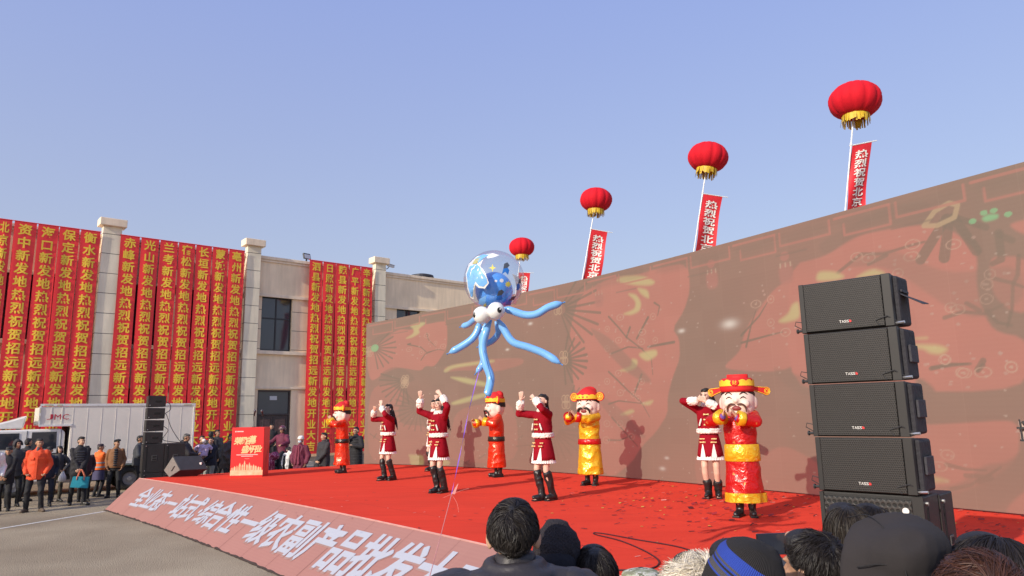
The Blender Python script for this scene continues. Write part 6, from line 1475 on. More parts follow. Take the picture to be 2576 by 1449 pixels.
def robed(px, feet, top, yaw, label, robe, sash, cuff, hem, hat, arms, seed, beard=False, wrap=False, boots_yaw=0, hm=(0, 0)):
    loc, Ht = stand(px, feet, top, S); H = 1.70 * Ht / 1.955
    f = Fig(label, 'person', loc, RX(yaw), H, arms, {'R': (-.085, 0, -12 + boots_yaw), 'L': (.085, .03, 12 + boots_yaw)}, 0, (0, 0), m_skin, 'm', .0095, seed, 'robed performers wearing big smiling heads'); o = f.o
    g = np.random.default_rng(seed); ph = g.random(6) * 6.28
    q = MB(); q.T = f.S; rs = [(.215, 0, 0, .262, .215), (.24, 0, 0, .268, .22), (.45, 0, 0, .249, .205), (.70, 0, 0, .228, .184), (.82, 0, 0, .222, .178), (.92, 0, 0, .210, .168), (1.04, 0, 0, .215, .172), (1.18, 0, 0, .225, .172), (1.32, 0, 0, .215, .15), (1.40, 0, 0, .15, .12), (1.46, 0, 0, .09, .09)]
    q.loft(rs, 64, True, lambda a, j: 1 + (.045 * math.sin(5 * a + ph[0] + .25 * j) + .03 * math.sin(9 * a + ph[1] - .3 * j)) * max(0, 1 - j / 3.2) + .010 * math.sin(7 * a + ph[2] + 1.1 * j))
    for sd in 'RL':
        sh, el, W, hd, pn, st, th = f.arm[sd]; d = (W - el).normalized(); cap(q, sh + Vector((0, 0, -.02)) - sh * .12 * 0, sh, .085, .088); cap(q, sh, el, .086, .082); cap(q, el, W - d * .06, .082, .088)
    fused('robe', q, robe, o, voxel=.014 * f.k, it=2, wrinkle=.008, wfreq=15, seed=seed)
    for sd in 'RL':
        sh, el, W, hd, pn, st, th = f.arm[sd]; d = (W - el).normalized(); q = MB(); q.T = f.S
        q.tube([W - d * .10, W - d * .085, W - d * .005, W - d * .012, W - d * .08], [.092, .095, .108, .095, .07], 18); q.build('cuff', cuff, o, True)
        if wrap: q = MB(); q.T = f.S; q.tube([W - d * .03, W + d * .012, W + d * .03], [.042, .042, .036], 14); q.build('wrist_wrap', m_purp, o, True)
    q = MB(); q.T = f.S; zc = .865; hh = .055 if sash is not s_ye else .115
    q.loft([(zc - hh, 0, 0, .238, .192), (zc - hh * .9, 0, 0, .246, .199), (zc + hh * .9, 0, 0, .234, .189), (zc + hh, 0, 0, .226, .182)], 56, False, lambda a, j: 1 + .012 * math.sin(5 * a + ph[0])); q.build('sash', sash, o, True)
    if hem: q = MB(); q.T = f.S; q.loft([(.205, 0, 0, .278, .23), (.33, 0, 0, .272, .225)], 64, False, lambda a, j: 1 + .045 * math.sin(5 * a + ph[0]) + .03 * math.sin(9 * a + ph[1])); q.build('hem_band', hem, o, True)
    for sd in 'RL':
        hip, kn, an, tv = f.leg[sd]; q = MB(); q.T = f.S; b = Vector((an.x, an.y, .05)); cap(q, an + Vector((0, 0, .28)), an, .062, .056); cap(q, b - tv * .03, b + tv * .10, .054, .05); cap(q, b + tv * .1, b + tv * .16, .049, .038)
        bo = fused('boot', q, m_boot, o, voxel=.011 * f.k, it=2, wrinkle=.008, wfreq=24, seed=seed + (sd == 'L')); q = MB(); q.T = f.S; q.box(b + tv * .05 + Vector((0, 0, -.037)), (.10, .27, .026), Matrix.Rotation(math.atan2(tv.x, -tv.y), 3, 'Z')); q.build('boot_sole', k_shoe, bo, bev=.006)
    # the big head
    mc = Vector((0, -.02, 1.575)); MR = Vector((.232, .222, .235)); Mh = f.S @ Matrix.Translation(mc) @ Matrix.Rotation(RX(hm[0]), 4, 'Z') @ Matrix.Rotation(RX(hm[1]), 4, 'X')
    q = MB(); q.T = Mh; q.ell((0, 0, 0), MR, nu=32, nv=24); q.ell((0, -.02, -.10), (.215, .20, .155), nu=24, nv=16); q.ell((0, -.218, .0), (.036, .04, .038)); q.ell((0, -.17, -.155), (.075, .055, .05))
    for x in (-1, 1): q.ell((x * .232, .02, -.03), (.03, .05, .085)); q.ell((x * .10, -.17, -.045), (.075, .055, .06))
    head = fused('mask_head', q, m_mask, o, voxel=.013 * f.k, it=5)
    def on(x, z, lift=.004):
        y = -math.sqrt(max(.02, 1 - (x / .235) ** 2 - (z / .24) ** 2)) * .222; 
        if z < -.05: y = min(y, -.20 * math.sqrt(max(.02, 1 - (x / .22) ** 2)) - .018)
        return Vector((x, y - lift, z))
    def arcs(nm, pts, r, m):
        q = MB(); q.T = Mh; P_ = smooth_path([on(*p) if len(p) == 2 else Vector(p) for p in pts], 4); n_ = len(P_); q.tube(P_, [r * (.35 + .65 * math.sin(math.pi * (i + .6) / (n_ + .2))) for i in range(n_)], 8); q.build(nm, m, head, True)
    for x in (-1, 1):
        arcs('eye', [(x * .055, .028), (x * .095, .052), (x * .135, .03)], .0075, m_mblk)
        arcs('eyebrow', [(x * .05, .085), (x * .10, .115), (x * .15, .085)], .010, m_mblk)
        if beard: arcs('moustache', [(x * .01, -.235, -.065), (x * .07, -.245, -.060), (x * .13, -.22, -.10), (x * .165, -.20, -.19)], .022, m_mblk)
        else: arcs('moustache', [(x * .012, -.245, -.052), (x * .07, -.242, -.045), (x * .118, -.222, -.085), (x * .128, -.205, -.155)], .014 if hat == 'wing' else .024, m_mbr if hat == 'wing' else m_mblk)
    q = MB(); q.T = Mh; q.ell((0, -.218, -.105), (.062, .022, .034)); q.build('mouth', m_mmouth, head, True)
    if beard:
        q = MB(); q.T = Mh; q.tube(smooth_path([(0, -.21, -.17), (0, -.24, -.23), (.0, -.22, -.33)], 4), [.03, .036, .034, .03, .026, .022, .016, .01, .004], 10); q.build('beard', m_mblk, head, True)
    q = MB(); q.T = Mh; q.loft([(.02, 0, .045, .225, .20), (.10, 0, .03, .232, .215), (.16, 0, .02, .20, .19)], 32, False); q.build('hair', m_mblk, head, True)
    # hat
    if hat == 'wing':
        q = MB(); q.T = Mh; q.loft([(.125, 0, .0, .222, .215), (.16, 0, 0, .235, .226), (.28, 0, .0, .228, .217), (.315, 0, 0, .20, .19), (.32, 0, 0, .10, .10)], 40); q.box((0, .13, .325), (.28, .12, .10)); ht = q.build('hat', m_hatr, o, True)
        q = MB(); q.T = Mh; v = []
        for i in range(96):
            a = 2 * math.pi * i / 96; w = .245 + .028 * abs(math.sin(a * 7)) ** .7; 
            for z in (.185, w): v.append((.2395 * math.cos(a) * (1 - (z - .16) * .06), .2305 * math.sin(a) * (1 - (z - .16) * .06), z + (.02 if a > math.pi else 0)))
        q.add(v, [(2 * i, (2 * i + 2) % 192, (2 * i + 3) % 192, 2 * i + 1) for i in range(96)]); q.build('hat_trim', m_haty, ht)
        q = MB(); q.T = Mh; q.ell((0, -.226, .245), (.062, .02, .05)); q.build('hat_medallion', m_hatr, ht, True)
        q = MB(); q.T = Mh; add_glyph(q, '財', lambda a, c: (a, -.249, .247 + c), .06, .06, .05, fit=True); q.build('lettering', m_haty, ht)
        for x in (-1, 1):
            q = MB(); q.T = Mh; R3 = Matrix.Rotation(RX(28) * x, 3, 'Z') @ Matrix.Rotation(RX(12) * x, 3, 'Y')
            pl = [(0, -.03), (.14, -.048), (.20, -.06), (.235, -.045), (.25, 0), (.235, .045), (.20, .06), (.14, .048), (0, .03)]
            def wp(a, c, y): p = R3 @ Vector((a * x, y, c)); return p + Vector((x * .21, .06, .17))
            v = [wp(a, c, -.012) for a, c in pl] + [wp(a, c, .012) for a, c in pl]; n_ = 9; q.add(v, [tuple(range(n_)), tuple(range(2 * n_ - 1, n_ - 1, -1))] + [(i, i + n_, (i + 1) % n_ + n_, (i + 1) % n_) for i in range(n_)]); wg_ = q.build('hat_wing', m_hatr, ht)
            q = MB(); q.T = Mh
            for y in (-.0145, .0145):
                P_ = [wp(a * .97, c * .88, y) for a, c in pl]; q.tube(P_ + [P_[0]], .005, 5)
                for r_ in (.034, .020): q.tube([wp(.195 + r_ * math.cos(t), r_ * math.sin(t), y) for t in np.linspace(0, 6.28, 15)], .0045, 5)
            q.build('wing_trim', m_haty, wg_)
    else:
        q = MB(); q.T = Mh; q.loft([(.12, 0, .0, .232, .224), (.17, 0, 0, .242, .232), (.24, 0, .0, .228, .218), (.30, 0, .01, .17, .165), (.35, 0, .02, .11, .11), (.375, 0, .02, .05, .05)], 40); q.ell((0, .10, .30), (.16, .10, .10)); ht = q.build('hat', m_hatr, o, True)
        q = MB(); q.T = Mh; v = []
        for i in range(96):
            a = 2 * math.pi * i / 96; w = .195 + .022 * abs(math.sin(a * 6)) ** .7
            for z in (.128, w): v.append((.2475 * math.cos(a) * (1 - abs(z - .17) * .25), .2375 * math.sin(a) * (1 - abs(z - .17) * .25), z + (.012 if a > math.pi else 0)))
        q.add(v, [(2 * i, (2 * i + 2) % 192, (2 * i + 3) % 192, 2 * i + 1) for i in range(96)]); q.build('hat_trim', m_haty, ht)
        q = MB(); q.T = Mh
        for x in (-.08, 0, .08): q.ell((x, -.235 + abs(x) * .25, .175), (.022, .012, .02))
        q.build('hat_bead', mat('bead_red', (.6, .05, .03), .4), ht, True)
        for x in (-1, 1):
            q = MB(); q.T = Mh; c0 = Vector((x * .285, -.02, .185)); q.tube([c0 + Vector((0, -.014, 0)), c0 + Vector((0, .014, 0))], .092, 28); dc = q.build('hat_disc', m_hatr, ht)
            q = MB(); q.T = Mh
            for y in (-.0165, .0165):
                for r_ in (.072, .04): q.tube([c0 + Vector((r_ * math.cos(t), y, r_ * math.sin(t))) for t in np.linspace(0, 6.28, 19)], .0085, 6)
                q.box(c0 + Vector((0, y, 0)), (.034, .006, .034), Matrix.Rotation(RX(45), 3, 'Y'))
            q.build('coin_print', m_haty, dc)
    return f
clap = lambda z, y=-.34, sp=.05, e=-.5: dict(R=dict(w=(-sp - .03, y, z), e=(-1, -.1, e), hand='open', d=(.35, -.3, 1), pn=(1, .1, -.2), th=(0, 1, .4)), L=dict(w=(sp, y, z), e=(1, -.1, e), hand='open', d=(-.35, -.3, 1), pn=(-1, .1, -.2), th=(0, 1, .4)))
robed(859, 1190, 1009, -66, 'robed performer in vermilion satin with black sash, farthest left beside the banners', s_or, s_bk, s_ye, None, 'disc', clap(1.42, -.34, .10), 41)
robed(1250, 1200, 985, -72, 'robed performer in vermilion satin with black beard and black sash, seen in profile', s_or, s_bk, s_ye, None, 'disc', dict(R=dict(w=(-.10, -.50, 1.22), e=(-1, .1, -.6), hand='relax', d=(.1, -.5, .8), pn=(1, 0, 0), th=(0, 0, 1)), L=dict(w=(.20, -.36, 1.27), e=(1, .1, -.6), hand='open', d=(-.2, -.6, .7), pn=(-1, -.3, 0), th=(0, 1, .4))), 42, True)
robed(1487, 1221, 974, -30, 'robed performer in golden yellow satin with red sash, hands clapping at left', s_ye, s_rd, s_rd, None, 'disc', dict(R=dict(w=(-.28, -.36, 1.37), e=(-1, -.1, -.5), hand='open', d=(.4, -.3, 1), pn=(1, .1, -.2), th=(0, 1, .4)), L=dict(w=(-.10, -.40, 1.36), e=(1, -.1, -.5), hand='open', d=(-.5, -.3, .9), pn=(-1, .1, -.2), th=(0, 1, .4))), 43)
robed(1878, 1300, 940, -24, 'tallest robed performer in deep red satin with yellow sash and long hat wings', s_rd, s_ye, s_ye, s_ye, 'wing', dict(R=dict(w=(-.18, -.36, 1.36), e=(-1, -.1, -.35), hand='open', d=(.35, -.25, 1), pn=(1, .1, -.2), th=(0, 1, .4)), L=dict(w=(.02, -.38, 1.34), e=(1, -.1, -.35), hand='open', d=(-.45, -.3, .9), pn=(-1, .1, -.2), th=(0, 1, .4))), 44, wrap=True)
# ---------------------------------------------------------------- onlookers on the left
POCK = dict(R=dict(w=(-.20, -.08, .90), e=(-.4, 1, 0), hand='relax', d=(.4, -.1, -1)), L=dict(w=(.20, -.08, .90), e=(.4, 1, 0), hand='relax', d=(-.4, -.1, -1)))
FRONT = dict(R=dict(w=(-.02, -.22, .90), e=(-.8, 1, 0), hand='fist', d=(.7, -.3, -.6), pn=(0, 1, 0)), L=dict(w=(.04, -.23, .91), e=(.8, 1, 0), hand='relax', d=(-.8, -.3, -.5), pn=(0, 1, 0)))
PHONE = dict(R=dict(w=(-.10, -.28, 1.46), e=(-.7, .1, -1), hand='grip', d=(.2, -.2, 1), pn=(1, 0, 0)), L=dict(w=(.05, -.22, 1.15), e=(1, .2, -.5), hand='relax', d=(-.6, -.4, .5)))
GO = 'onlookers standing by the white truck'; GM = 'onlookers standing behind the stage'
def walker(px, feet, top, yaw, label, tm, pm, arms=None, feetp=None, head=(0, 0), hair='short', hm=None, seed=0, skin=None, sex='m', cap=None, capm=None, hem=.80, puff=.01, shoe=None, build=.94, grp=GO, face=True, loc=None, H=None, wr=.006, hood=None, pname='jacket', lean=0.0, pt=True):
    if loc is None: loc, H = stand(px, feet, top)
    f = Fig(label, 'person', loc, RX(yaw), H, arms, feetp, lean, head, skin or m_skint, sex, .0125, seed, grp, build)
    if face: f.face()
    f.hair(hair, hm)
    if cap == 'flat': f.cap_(capm, flat=True)
    elif cap: f.cap_(capm)
    f.top(tm, hem, puff, pname, wr=wr)
    if hood: f.hood(hood[0], hood[1])
    if pt: f.trousers(pm)
    f.shoes(shoe or k_shoe); return f
c_or = cloth('jacket_orange', (.72, .075, .018), .75, .3, 30); c_brn = cloth('jacket_suede', (.23, .105, .045), .85, .3, 40); c_mar = cloth('coat_maroon', (.045, .014, .020)); c_vest = mat('vest_orange', (.95, .16, .02), .7, bump=.2, emit=(.9, .12, .01), es=.0); c_pur = cloth('apron_purple', (.06, .055, .12)); c_ref = mat('reflective_grey', (.38, .38, .38), .4)
c_grn = cloth('trousers_olive', (.06, .052, .038)); c_sage = cloth('trousers_sage', (.30, .31, .27)); c_lav = cloth('jacket_lavender', (.62, .47, .66), .6, .5, 25); c_plum = cloth('jacket_plum', (.14, .018, .045), .75, .4, 25)
# edge of the frame
walker(-32, 1297, 1110, 35, 'person in white sleeve and purple trousers cut off at the left edge', k_wht, cloth('trousers_purple', (.05, .035, .12)), POCK, seed=50, sex='f', loc=None)
walker(7, 1286, 1125, 18, 'older person in flat black cap and black coat, hands clasped, at the far left', k_blk, k_pants, FRONT, {'R': (-.10, 0, -10), 'L': (.12, -.02, 12)}, (8, 0), seed=51, cap='round', capm=k_char, hem=.72, puff=.02)
f = walker(28, 1275, 1107, 40, 'man with his dark hood up beside the truck cab', k_char, k_pants, POCK, seed=52, head=(20, 0), hem=.76, puff=.03, hood=(k_char, False))
walker(57, 1262, 1103, 165, 'man in black seen from behind in front of the truck window', k_blk, k_pants, POCK, seed=53, hem=.74, face=False, shoe=k_shoe)
# orange jacket
f = walker(82, 1288, 1103, 22, 'man in bright orange padded jacket with hands in its pockets', c_or, k_pants, dict(R=dict(w=(-.19, -.12, .90), e=(-.7, 1, 0), hand='fist', d=(.6, -.1, -.7)), L=dict(w=(.21, -.11, .90), e=(.7, 1, 0), hand='fist', d=(-.5, -.1, -.8))), {'R': (-.15, 0, -20), 'L': (.16, -.02, 32)}, (28, 2), seed=54, hem=.74, puff=.02, shoe=k_shoeb, build=.97, wr=.008)
f.part('zip_placket', lambda q: q.box((.01, -.170, 1.08), (.05, .012, .62)), c_or, smooth=False)
for x in (-1, 1): f.part('pocket_flap', lambda q, x=x: q.box((x * .10, -.156, 1.24), (.12, .014, .05), Matrix.Rotation(RX(x * 22), 3, 'Z')), c_or, smooth=False)
f.part('neck_shirt', lambda q: q.ell((0, -.062, 1.44), (.036, .03, .06)), mat('shirt_grey', (.12, .10, .10), .8))
walker(112, 1274, 1124, 35, 'person in dark clothes mostly hidden behind the orange jacket', k_nav, k_nav, POCK, seed=55, cap='round', capm=k_blk)
f = walker(138, 1262, 1122, 38, 'woman with black bob in dark waistcoat carrying a white plastic bag', k_char, c_grn, dict(R=dict(w=(-.21, -.06, .86), e=(-1, .5, 0), hand='fist', d=(0, 0, -1)), L=dict(w=(.17, -.16, .98), e=(1, .4, 0), hand='relax', d=(-.5, -.4, -.4))), {'R': (-.08, .05, -5), 'L': (.09, -.10, 25)}, (15, 0), 'bob', seed=56, sex='f', skin=m_skin, hem=.78, puff=.02)
hp = f.handpos('L'); bg_ = thing('plastic_bag', 'thin white plastic shopping bag hanging from the hand of the woman with black bob', 'bag', hp)
q = MB(); q.loft([(-.30, 0, 0, .05, .045), (-.28, 0, 0, .085, .075), (-.22, 0, 0, .10, .085), (-.14, 0, 0, .085, .07), (-.06, 0, 0, .04, .03), (.0, 0, 0, .018, .015)], 20, True, lambda a, j: 1 + .08 * math.sin(5 * a + j)); q.build('bag_body', mat('plastic_film', (.62, .60, .60), .25, var=.15, nscale=20, bump=.6, bscale=30), bg_, True)
# man with the teal bag
f = walker(190, 1271, 1099, 36, 'man in black quilted jacket holding a teal bag in front of him', k_blk, k_pants, FRONT, {'R': (-.12, .10, -5), 'L': (.16, -.16, 42)}, (30, 2), seed=57, hem=.72, puff=.02, wr=.008, skin=m_skin)
f.part('quilted_front', lambda q: [q.ell((.0, -.148 - .0 * k, 1.02 + .06 * k), (.105, .016, .030), nu=16, nv=8) for k in range(6)], cloth('quilt_black', (.028, .028, .034), .45))
f.part('turtleneck', lambda q: q.loft([(1.42, 0, -.002, .066, .068), (1.50, 0, -.004, .058, .060)], 18), k_blk)
hp = f.handpos('R'); tb = thing('teal_bag', 'flat teal felt bag with orange handles held by the man in black', 'bag', hp + Vector((.02, -.05, 0)), RX(18))
q = MB(); q.add([(-.20, -.05, -.40), (.20, -.05, -.44), (.22, -.05, -.16), (-.15, -.05, -.13), (-.20, .05, -.40), (.20, .05, -.44), (.22, .05, -.16), (-.15, .05, -.13)], [(0, 1, 2, 3), (7, 6, 5, 4), (0, 4, 5, 1), (1, 5, 6, 2), (3, 7, 4, 0)]); q.build('bag_body', cloth('felt_teal', (.018, .27, .36), .85, .2), tb, bev=.008)
for y in (-.057, .057): q = MB(); q.tube(smooth_path([(-.06, y, -.22), (-.05, y, -.12), (.0, y * .3, .02), (.04, y * .3, .02), (.10, y, -.12), (.11, y, -.23)], 4), .011, 6); q.build('bag_handle', mat('handle_orange', (.75, .20, .10), .6), tb, True)
walker(207, 1262, 1122, 30, 'person in maroon coat and dark cap behind the man with the teal bag', c_mar, k_pants, POCK, {'R': (-.1, .05, -5), 'L': (.12, 0, 20)}, seed=58, cap='round', capm=k_char, hem=.66, puff=.02)
f = walker(243, 1250, 1117, 152, 'street cleaner in orange safety vest and dark cap seen from behind', c_vest, k_pants, FRONT, {'R': (-.12, 0, -15), 'L': (.12, 0, 15)}, (-35, 0), seed=59, cap='round', capm=cloth('cap_mauve', (.05, .035, .045)), hem=.86, puff=.03, face=False, hm=m_hairg, pname='safety_vest', shoe=k_char)
def band(q, z): q.loft([(z - .022, 0, .004, .2155, .1755), (z + .022, 0, .004, .2155, .1755)], 28, False)
for z in (.96, 1.10): f.part('reflective_band', lambda q, z=z: band(q, z), c_ref)
f.part('vest_print', lambda q: [add_glyph(q, ch, lambda a, c, x=x: (x - a, .1745 + .004 * abs(x) * 0, 1.27 + c), .045, .045, .05, fit=True) for ch, x in zip('大发地保洁', (.10, .05, 0, -.05, -.10))], k_blk, smooth=False)
f.part('apron', lambda q: q.loft([(.55, 0, 0, .21, .17), (.85, 0, 0, .195, .155)], 28, False, lambda a, j: 1 + .03 * math.sin(6 * a)), c_pur, lean=False)
f = walker(283, 1252, 1106, 24, 'older man in brown suede jacket and flat black cap, hands in pockets', c_brn, k_pants, POCK, {'R': (-.13, 0, -18), 'L': (.14, -.02, 22)}, (38, -2), seed=60, cap='flat', capm=k_blk, hem=.86, puff=.018, wr=.007, hm=m_hairg)
f.part('inner_vest', lambda q: [q.ell((.012, -.146, .95 + .065 * k), (.060, .022, .034), nu=14, nv=8) for k in range(8)], cloth('quilt_navy', (.018, .018, .024), .6))
walker(343, 1240, 1096, 100, 'person in dark jacket hidden behind the slim far speaker stack, elbow showing', cloth('jacket_slate', (.045, .048, .055)), k_pants, dict(R=dict(w=(-.05, -.2, 1.1), e=(-1, .3, -.5), hand='relax'), L=dict(w=(.08, -.2, 1.1), e=(1, .6, -.5), hand='relax')), seed=61, puff=.03)
# ---------------------------------------------------------------- onlookers behind the stage, near the podium
def q_(px, top, y, yaw, label, tm, pm, z=0.0, **k):
    loc, H = behind(px, top, y, z); return walker(px, 0, top, yaw, label, tm, pm, loc=loc, H=H, grp=GM, **k)
f = q_(468, 1091, 21.4, 95, 'grey haired man in black hooded coat looking at his phone beside the truck', k_char, k_pants, arms=dict(R=dict(w=(.02, -.34, 1.10), e=(-1, .4, -.5), hand='grip', d=(.2, -1, .2), pn=(0, 0, 1)), L=dict(w=(.10, -.30, 1.08), e=(1, .4, -.5), hand='grip', d=(-.2, -1, .2), pn=(0, 0, 1))), head=(0, 10), hm=m_hairg, seed=70, hem=.62, puff=.03, hood=(k_char, True))
def hold_phone(f, sd, label, tilt=0.0, rz=0.0, size=(.075, .012, .155)):
    p = f.handpos(sd); t = thing('phone', label, 'phone', p, f.yaw + rz); q = MB(); R3 = Matrix.Rotation(tilt, 3, 'X'); q.box((0, -.012, .03), size, R3); q.build('phone_body', mat('phone_black', (.02, .02, .025), .2), t, bev=.006)
    q = MB(); q.box(Vector((0, -.012, .03)) + R3 @ Vector((0, size[1] / 2 + .001, 0)), (size[0] * .92, .001, size[2] * .94), R3); q.build('phone_screen', mat('phone_glass', (.03, .035, .05), .08), t)
    return t
hold_phone(f, 'L', 'dark phone in the hands of the grey haired man', RX(60))
q_(509, 1096, 23.4, 60, 'woman in brown fur coat behind the woman with the toddler', cloth('fur_brown', (.10, .05, .03), .95, .8, 30), k_pants, arms=POCK, sex='f', skin=m_skin, seed=71, puff=.04, hem=.6)
f = q_(533, 1099, 22.2, -12, 'woman in black jacket and pale trousers carrying a toddler', k_nav, c_sage, arms=dict(R=dict(w=(-.20, -.24, 1.06), e=(-1, .3, -.6), hand='relax', d=(.8, -.3, .1)), L=dict(w=(-.05, -.27, .98), e=(1, .4, -.6), hand='relax', d=(-.9, -.2, .1))), sex='f', skin=m_skin, hair='tail', seed=72, puff=.03, head=(-8, 4))
f.part('fur_lapel', lambda q: [cap(q, (x * .05, -.10, 1.44), (x * .10, -.155, 1.22), .026, .022) for x in (-1, 1)], cloth('lapel_tan', (.34, .22, .13), .95, .8, 50))
lc, _h = behind(513, 1106, 21.85); zt = at_y(513, 1106, 21.85).z
f = Fig('toddler in puffy lavender jacket and white knit hat held by the woman', 'person', (lc.x, lc.y, zt - .86), RX(200), .86, dict(R=dict(w=(-.2, -.22, 1.15), e=(-1, 0, -.5), hand='relax'), L=dict(w=(.2, -.22, 1.15), e=(1, 0, -.5), hand='relax')), {'R': (-.16, -.30, 0, .42), 'L': (.16, -.30, 0, .42)}, 6, (25, 0), m_skinl, 'm', .018, 73, GM, 1.25)
f.face(); f.hair(); f.top(c_lav, .74, .06, wr=.02, wf=18, voxel=.02); f.trousers(cloth('trousers_cream', (.55, .47, .40)), .02); f.shoes(k_wht)
q = MB(); q.T = f.S @ f.Hm; q.ell(HC + Vector((0, .02, .05)), (.115, .12, .105)); q.ell(HC + Vector((0, .05, -.02)), (.10, .09, .10)); fused('knit_hat', q, m_fur, f.o, voxel=.012 * f.k * 1.4, it=2, wrinkle=.008, wfreq=60, seed=3)
q_(532, 1085, 24.0, 175, 'man in black seen from behind among the crowd left of the podium', k_blk, k_pants, face=False, seed=74, puff=.02)
q_(547, 1081, 24.8, 75, 'man in patterned puffer jacket looking right behind the crowd', cloth('camo_puffer', (.05, .048, .045), .6, .6, 20), k_pants, seed=75, puff=.05, wr=.02)
f = q_(576, 1091, 21.7, 70, 'man in dark brown padded coat half hidden by the red podium', cloth('coat_dark_brown', (.040, .033, .033), .6), k_pants, seed=76, puff=.05, wr=.018, arms=dict(R=dict(w=(-.10, -.18, .86), e=(-1, .5, 0), hand='relax'), L=dict(w=(.18, -.14, .9), e=(1, .5, 0), hand='relax')), lean=8, hem=.70)
q_(684, 1067, 29.4, 12, 'man in black jacket standing on the doorstep behind the podium', cloth('suit_black', (.014, .014, .017)), k_pants, z=.30, seed=77, skin=m_skin, arms=POCK)
# scooter with a sparkling quilt and its rider
loc, H = behind(712, 1093, 23.6)
rf = Fig('person in plum jacket and clear visor helmet sitting on a scooter', 'person', (loc.x, loc.y, H - 1.42), RX(-18), 1.68, dict(R=dict(w=(-.26, -.42, 1.12), e=(-1, .3, -.5), hand='fist', d=(0, -1, 0), pn=(0, 0, -1)), L=dict(w=(.26, -.42, 1.12), e=(1, .3, -.5), hand='fist', d=(0, -1, 0), pn=(0, 0, -1))), {'R': (-.14, -.42, 0, .22), 'L': (.14, -.42, 0, .22)}, 4, (12, 0), m_skint, 'f', .0125, 78, GM, 1.1)
rf.face(); rf.hair('bob'); rf.top(c_plum, .80, .03, wr=.012); rf.trousers(k_pants); rf.shoes(k_shoe)
q = MB(); q.T = rf.S @ rf.Hm; q.ell(HC + Vector((0, .015, .045)), (.112, .125, .108)); hl = fused('helmet', q, mat('helmet_plum', (.12, .03, .05), .2, coat=.6), rf.o, voxel=.012, it=2)
q = MB(); q.T = rf.S @ rf.Hm; q.loft([(HC.z + .02, 0, .0, .118, .132), (HC.z + .08, 0, .0, .118, .13)], 24, False); q.build('visor', mat('visor_smoke', (.25, .2, .2), .1, alpha=.5), hl, True)
sl = Vector((loc.x, loc.y, 0)) + rot(RX(-18), 0, -.25); sc_ = thing('scooter', 'parked scooter with white headlight and round mirror under a sparkling plum quilt', 'scooter', sl, RX(-18))
q = MB(); q.tube([(0, -.62, .92), (0, -.52, .30)], .045, 10); q.tube([(-.30, -.55, 1.0), (0, -.60, .98), (.30, -.55, 1.0)], .016, 8); q.build('steering_column', m_dark, sc_)
q = MB(); q.box((0, -.66, .80), (.14, .10, .22)); q.build('headlight', k_wht, sc_, bev=.03)
q = MB(); q.tube([(-.05, -.60, .98), (-.08, -.62, 1.12)], .008, 6); q.tube([(-.08, -.65, 1.17), (-.08, -.62, 1.17)], .06, 18); mi_ = q.build('mirror', mat('mirror_chrome', (.6, .6, .62), .15, .8), sc_)
q = MB(); q.box((0, .15, .52), (.30, .9, .26)); q.box((0, .1, .70), (.26, .6, .12)); q.build('seat_body', m_dark, sc_, bev=.05)
for y in (-.62, .5):
    q = MB(); v = []; f_ = []
    for i in range(24):
        t = 2 * math.pi * i / 24
        for a, r in ((-.05, .17), (-.05, .24), (0, .26), (.05, .24), (.05, .17)): v.append((a, y + r * math.cos(t), .26 + r * math.sin(t)))
    for i in range(24):
        for j in range(5): f_.append((i * 5 + j, i * 5 + (j + 1) % 5, ((i + 1) % 24) * 5 + (j + 1) % 5, ((i + 1) % 24) * 5 + j))
    q.add(v, f_); w_ = q.build('wheel', m_rub, sc_, True)
    q = MB(); q.cyl((-.04, y, .26), (.04, y, .26), .165, 18); q.build('rim', _mats['rim_grey'], w_)
def quilt_mat():
    m, nt, b = nodes_of('quilt_sparkle'); tc = nt.nodes.new('ShaderNodeTexCoord'); vo = nt.nodes.new('ShaderNodeTexVoronoi'); vo.inputs['Scale'].default_value = 26; vo.inputs['Randomness'].default_value = .25
    L(nt, tc.outputs['Object'], vo.inputs['Vector']); r = nt.nodes.new('ShaderNodeValToRGB'); r.color_ramp.elements[0].position = .22; r.color_ramp.elements[0].color = (.75, .42, .52, 1); r.color_ramp.elements[1].position = .34; r.color_ramp.elements[1].color = (.22, .012, .07, 1)
    L(nt, vo.outputs['Distance'], r.inputs[0]); L(nt, r.outputs[0], b.inputs['Base Color']); b.inputs['Roughness'].default_value = .35; b.inputs['Metallic'].default_value = .25; return m
q = MB(); q.ell((-.02, -.55, .72), (.34, .13, .38)); q.ell((-.26, -.50, .98), (.15, .13, .13)); q.ell((.26, -.50, .98), (.15, .13, .13)); q.ell((0, -.52, .98), (.25, .12, .11)); qm = fused('quilt', q, quilt_mat(), sc_, voxel=.022, it=4, wrinkle=.02, wfreq=9, seed=4)
f = q_(727, 1124, 22.6, -6, 'girl in white and black padded jacket holding a phone to her face', k_wht, k_pants, arms=dict(R=dict(w=(-.22, -.04, .84), e=(-1, .5, 0), hand='relax'), L=dict(w=(.10, -.24, 1.52), e=(1, .1, -.8), hand='grip', d=(-.6, -.1, .8), pn=(-1, 0, 0))), sex='f', skin=m_skinl, hair='tail', seed=79, puff=.04, wr=.016)
f.part('black_gilet', lambda q: [q.loft([(.80, x * .12, -.02, .10, .17), (1.36, x * .13, -.01, .075, .15)], 16) for x in (-1, 1)], k_blk)
hold_phone(f, 'L', 'phone held sideways before the face of the girl', 0, 0, (.155, .012, .075))
f = q_(757, 1098, 21.9, -14, 'woman in plum padded coat, white knit hat and pale face mask', c_plum, k_pants, arms=dict(R=dict(w=(-.20, -.12, .88), e=(-1, .5, 0), hand='relax'), L=dict(w=(.24, -.05, .86), e=(1, .5, 0), hand='relax')), sex='f', skin=m_skin, seed=80, puff=.045, hem=.56, wr=.014, build=1.1)
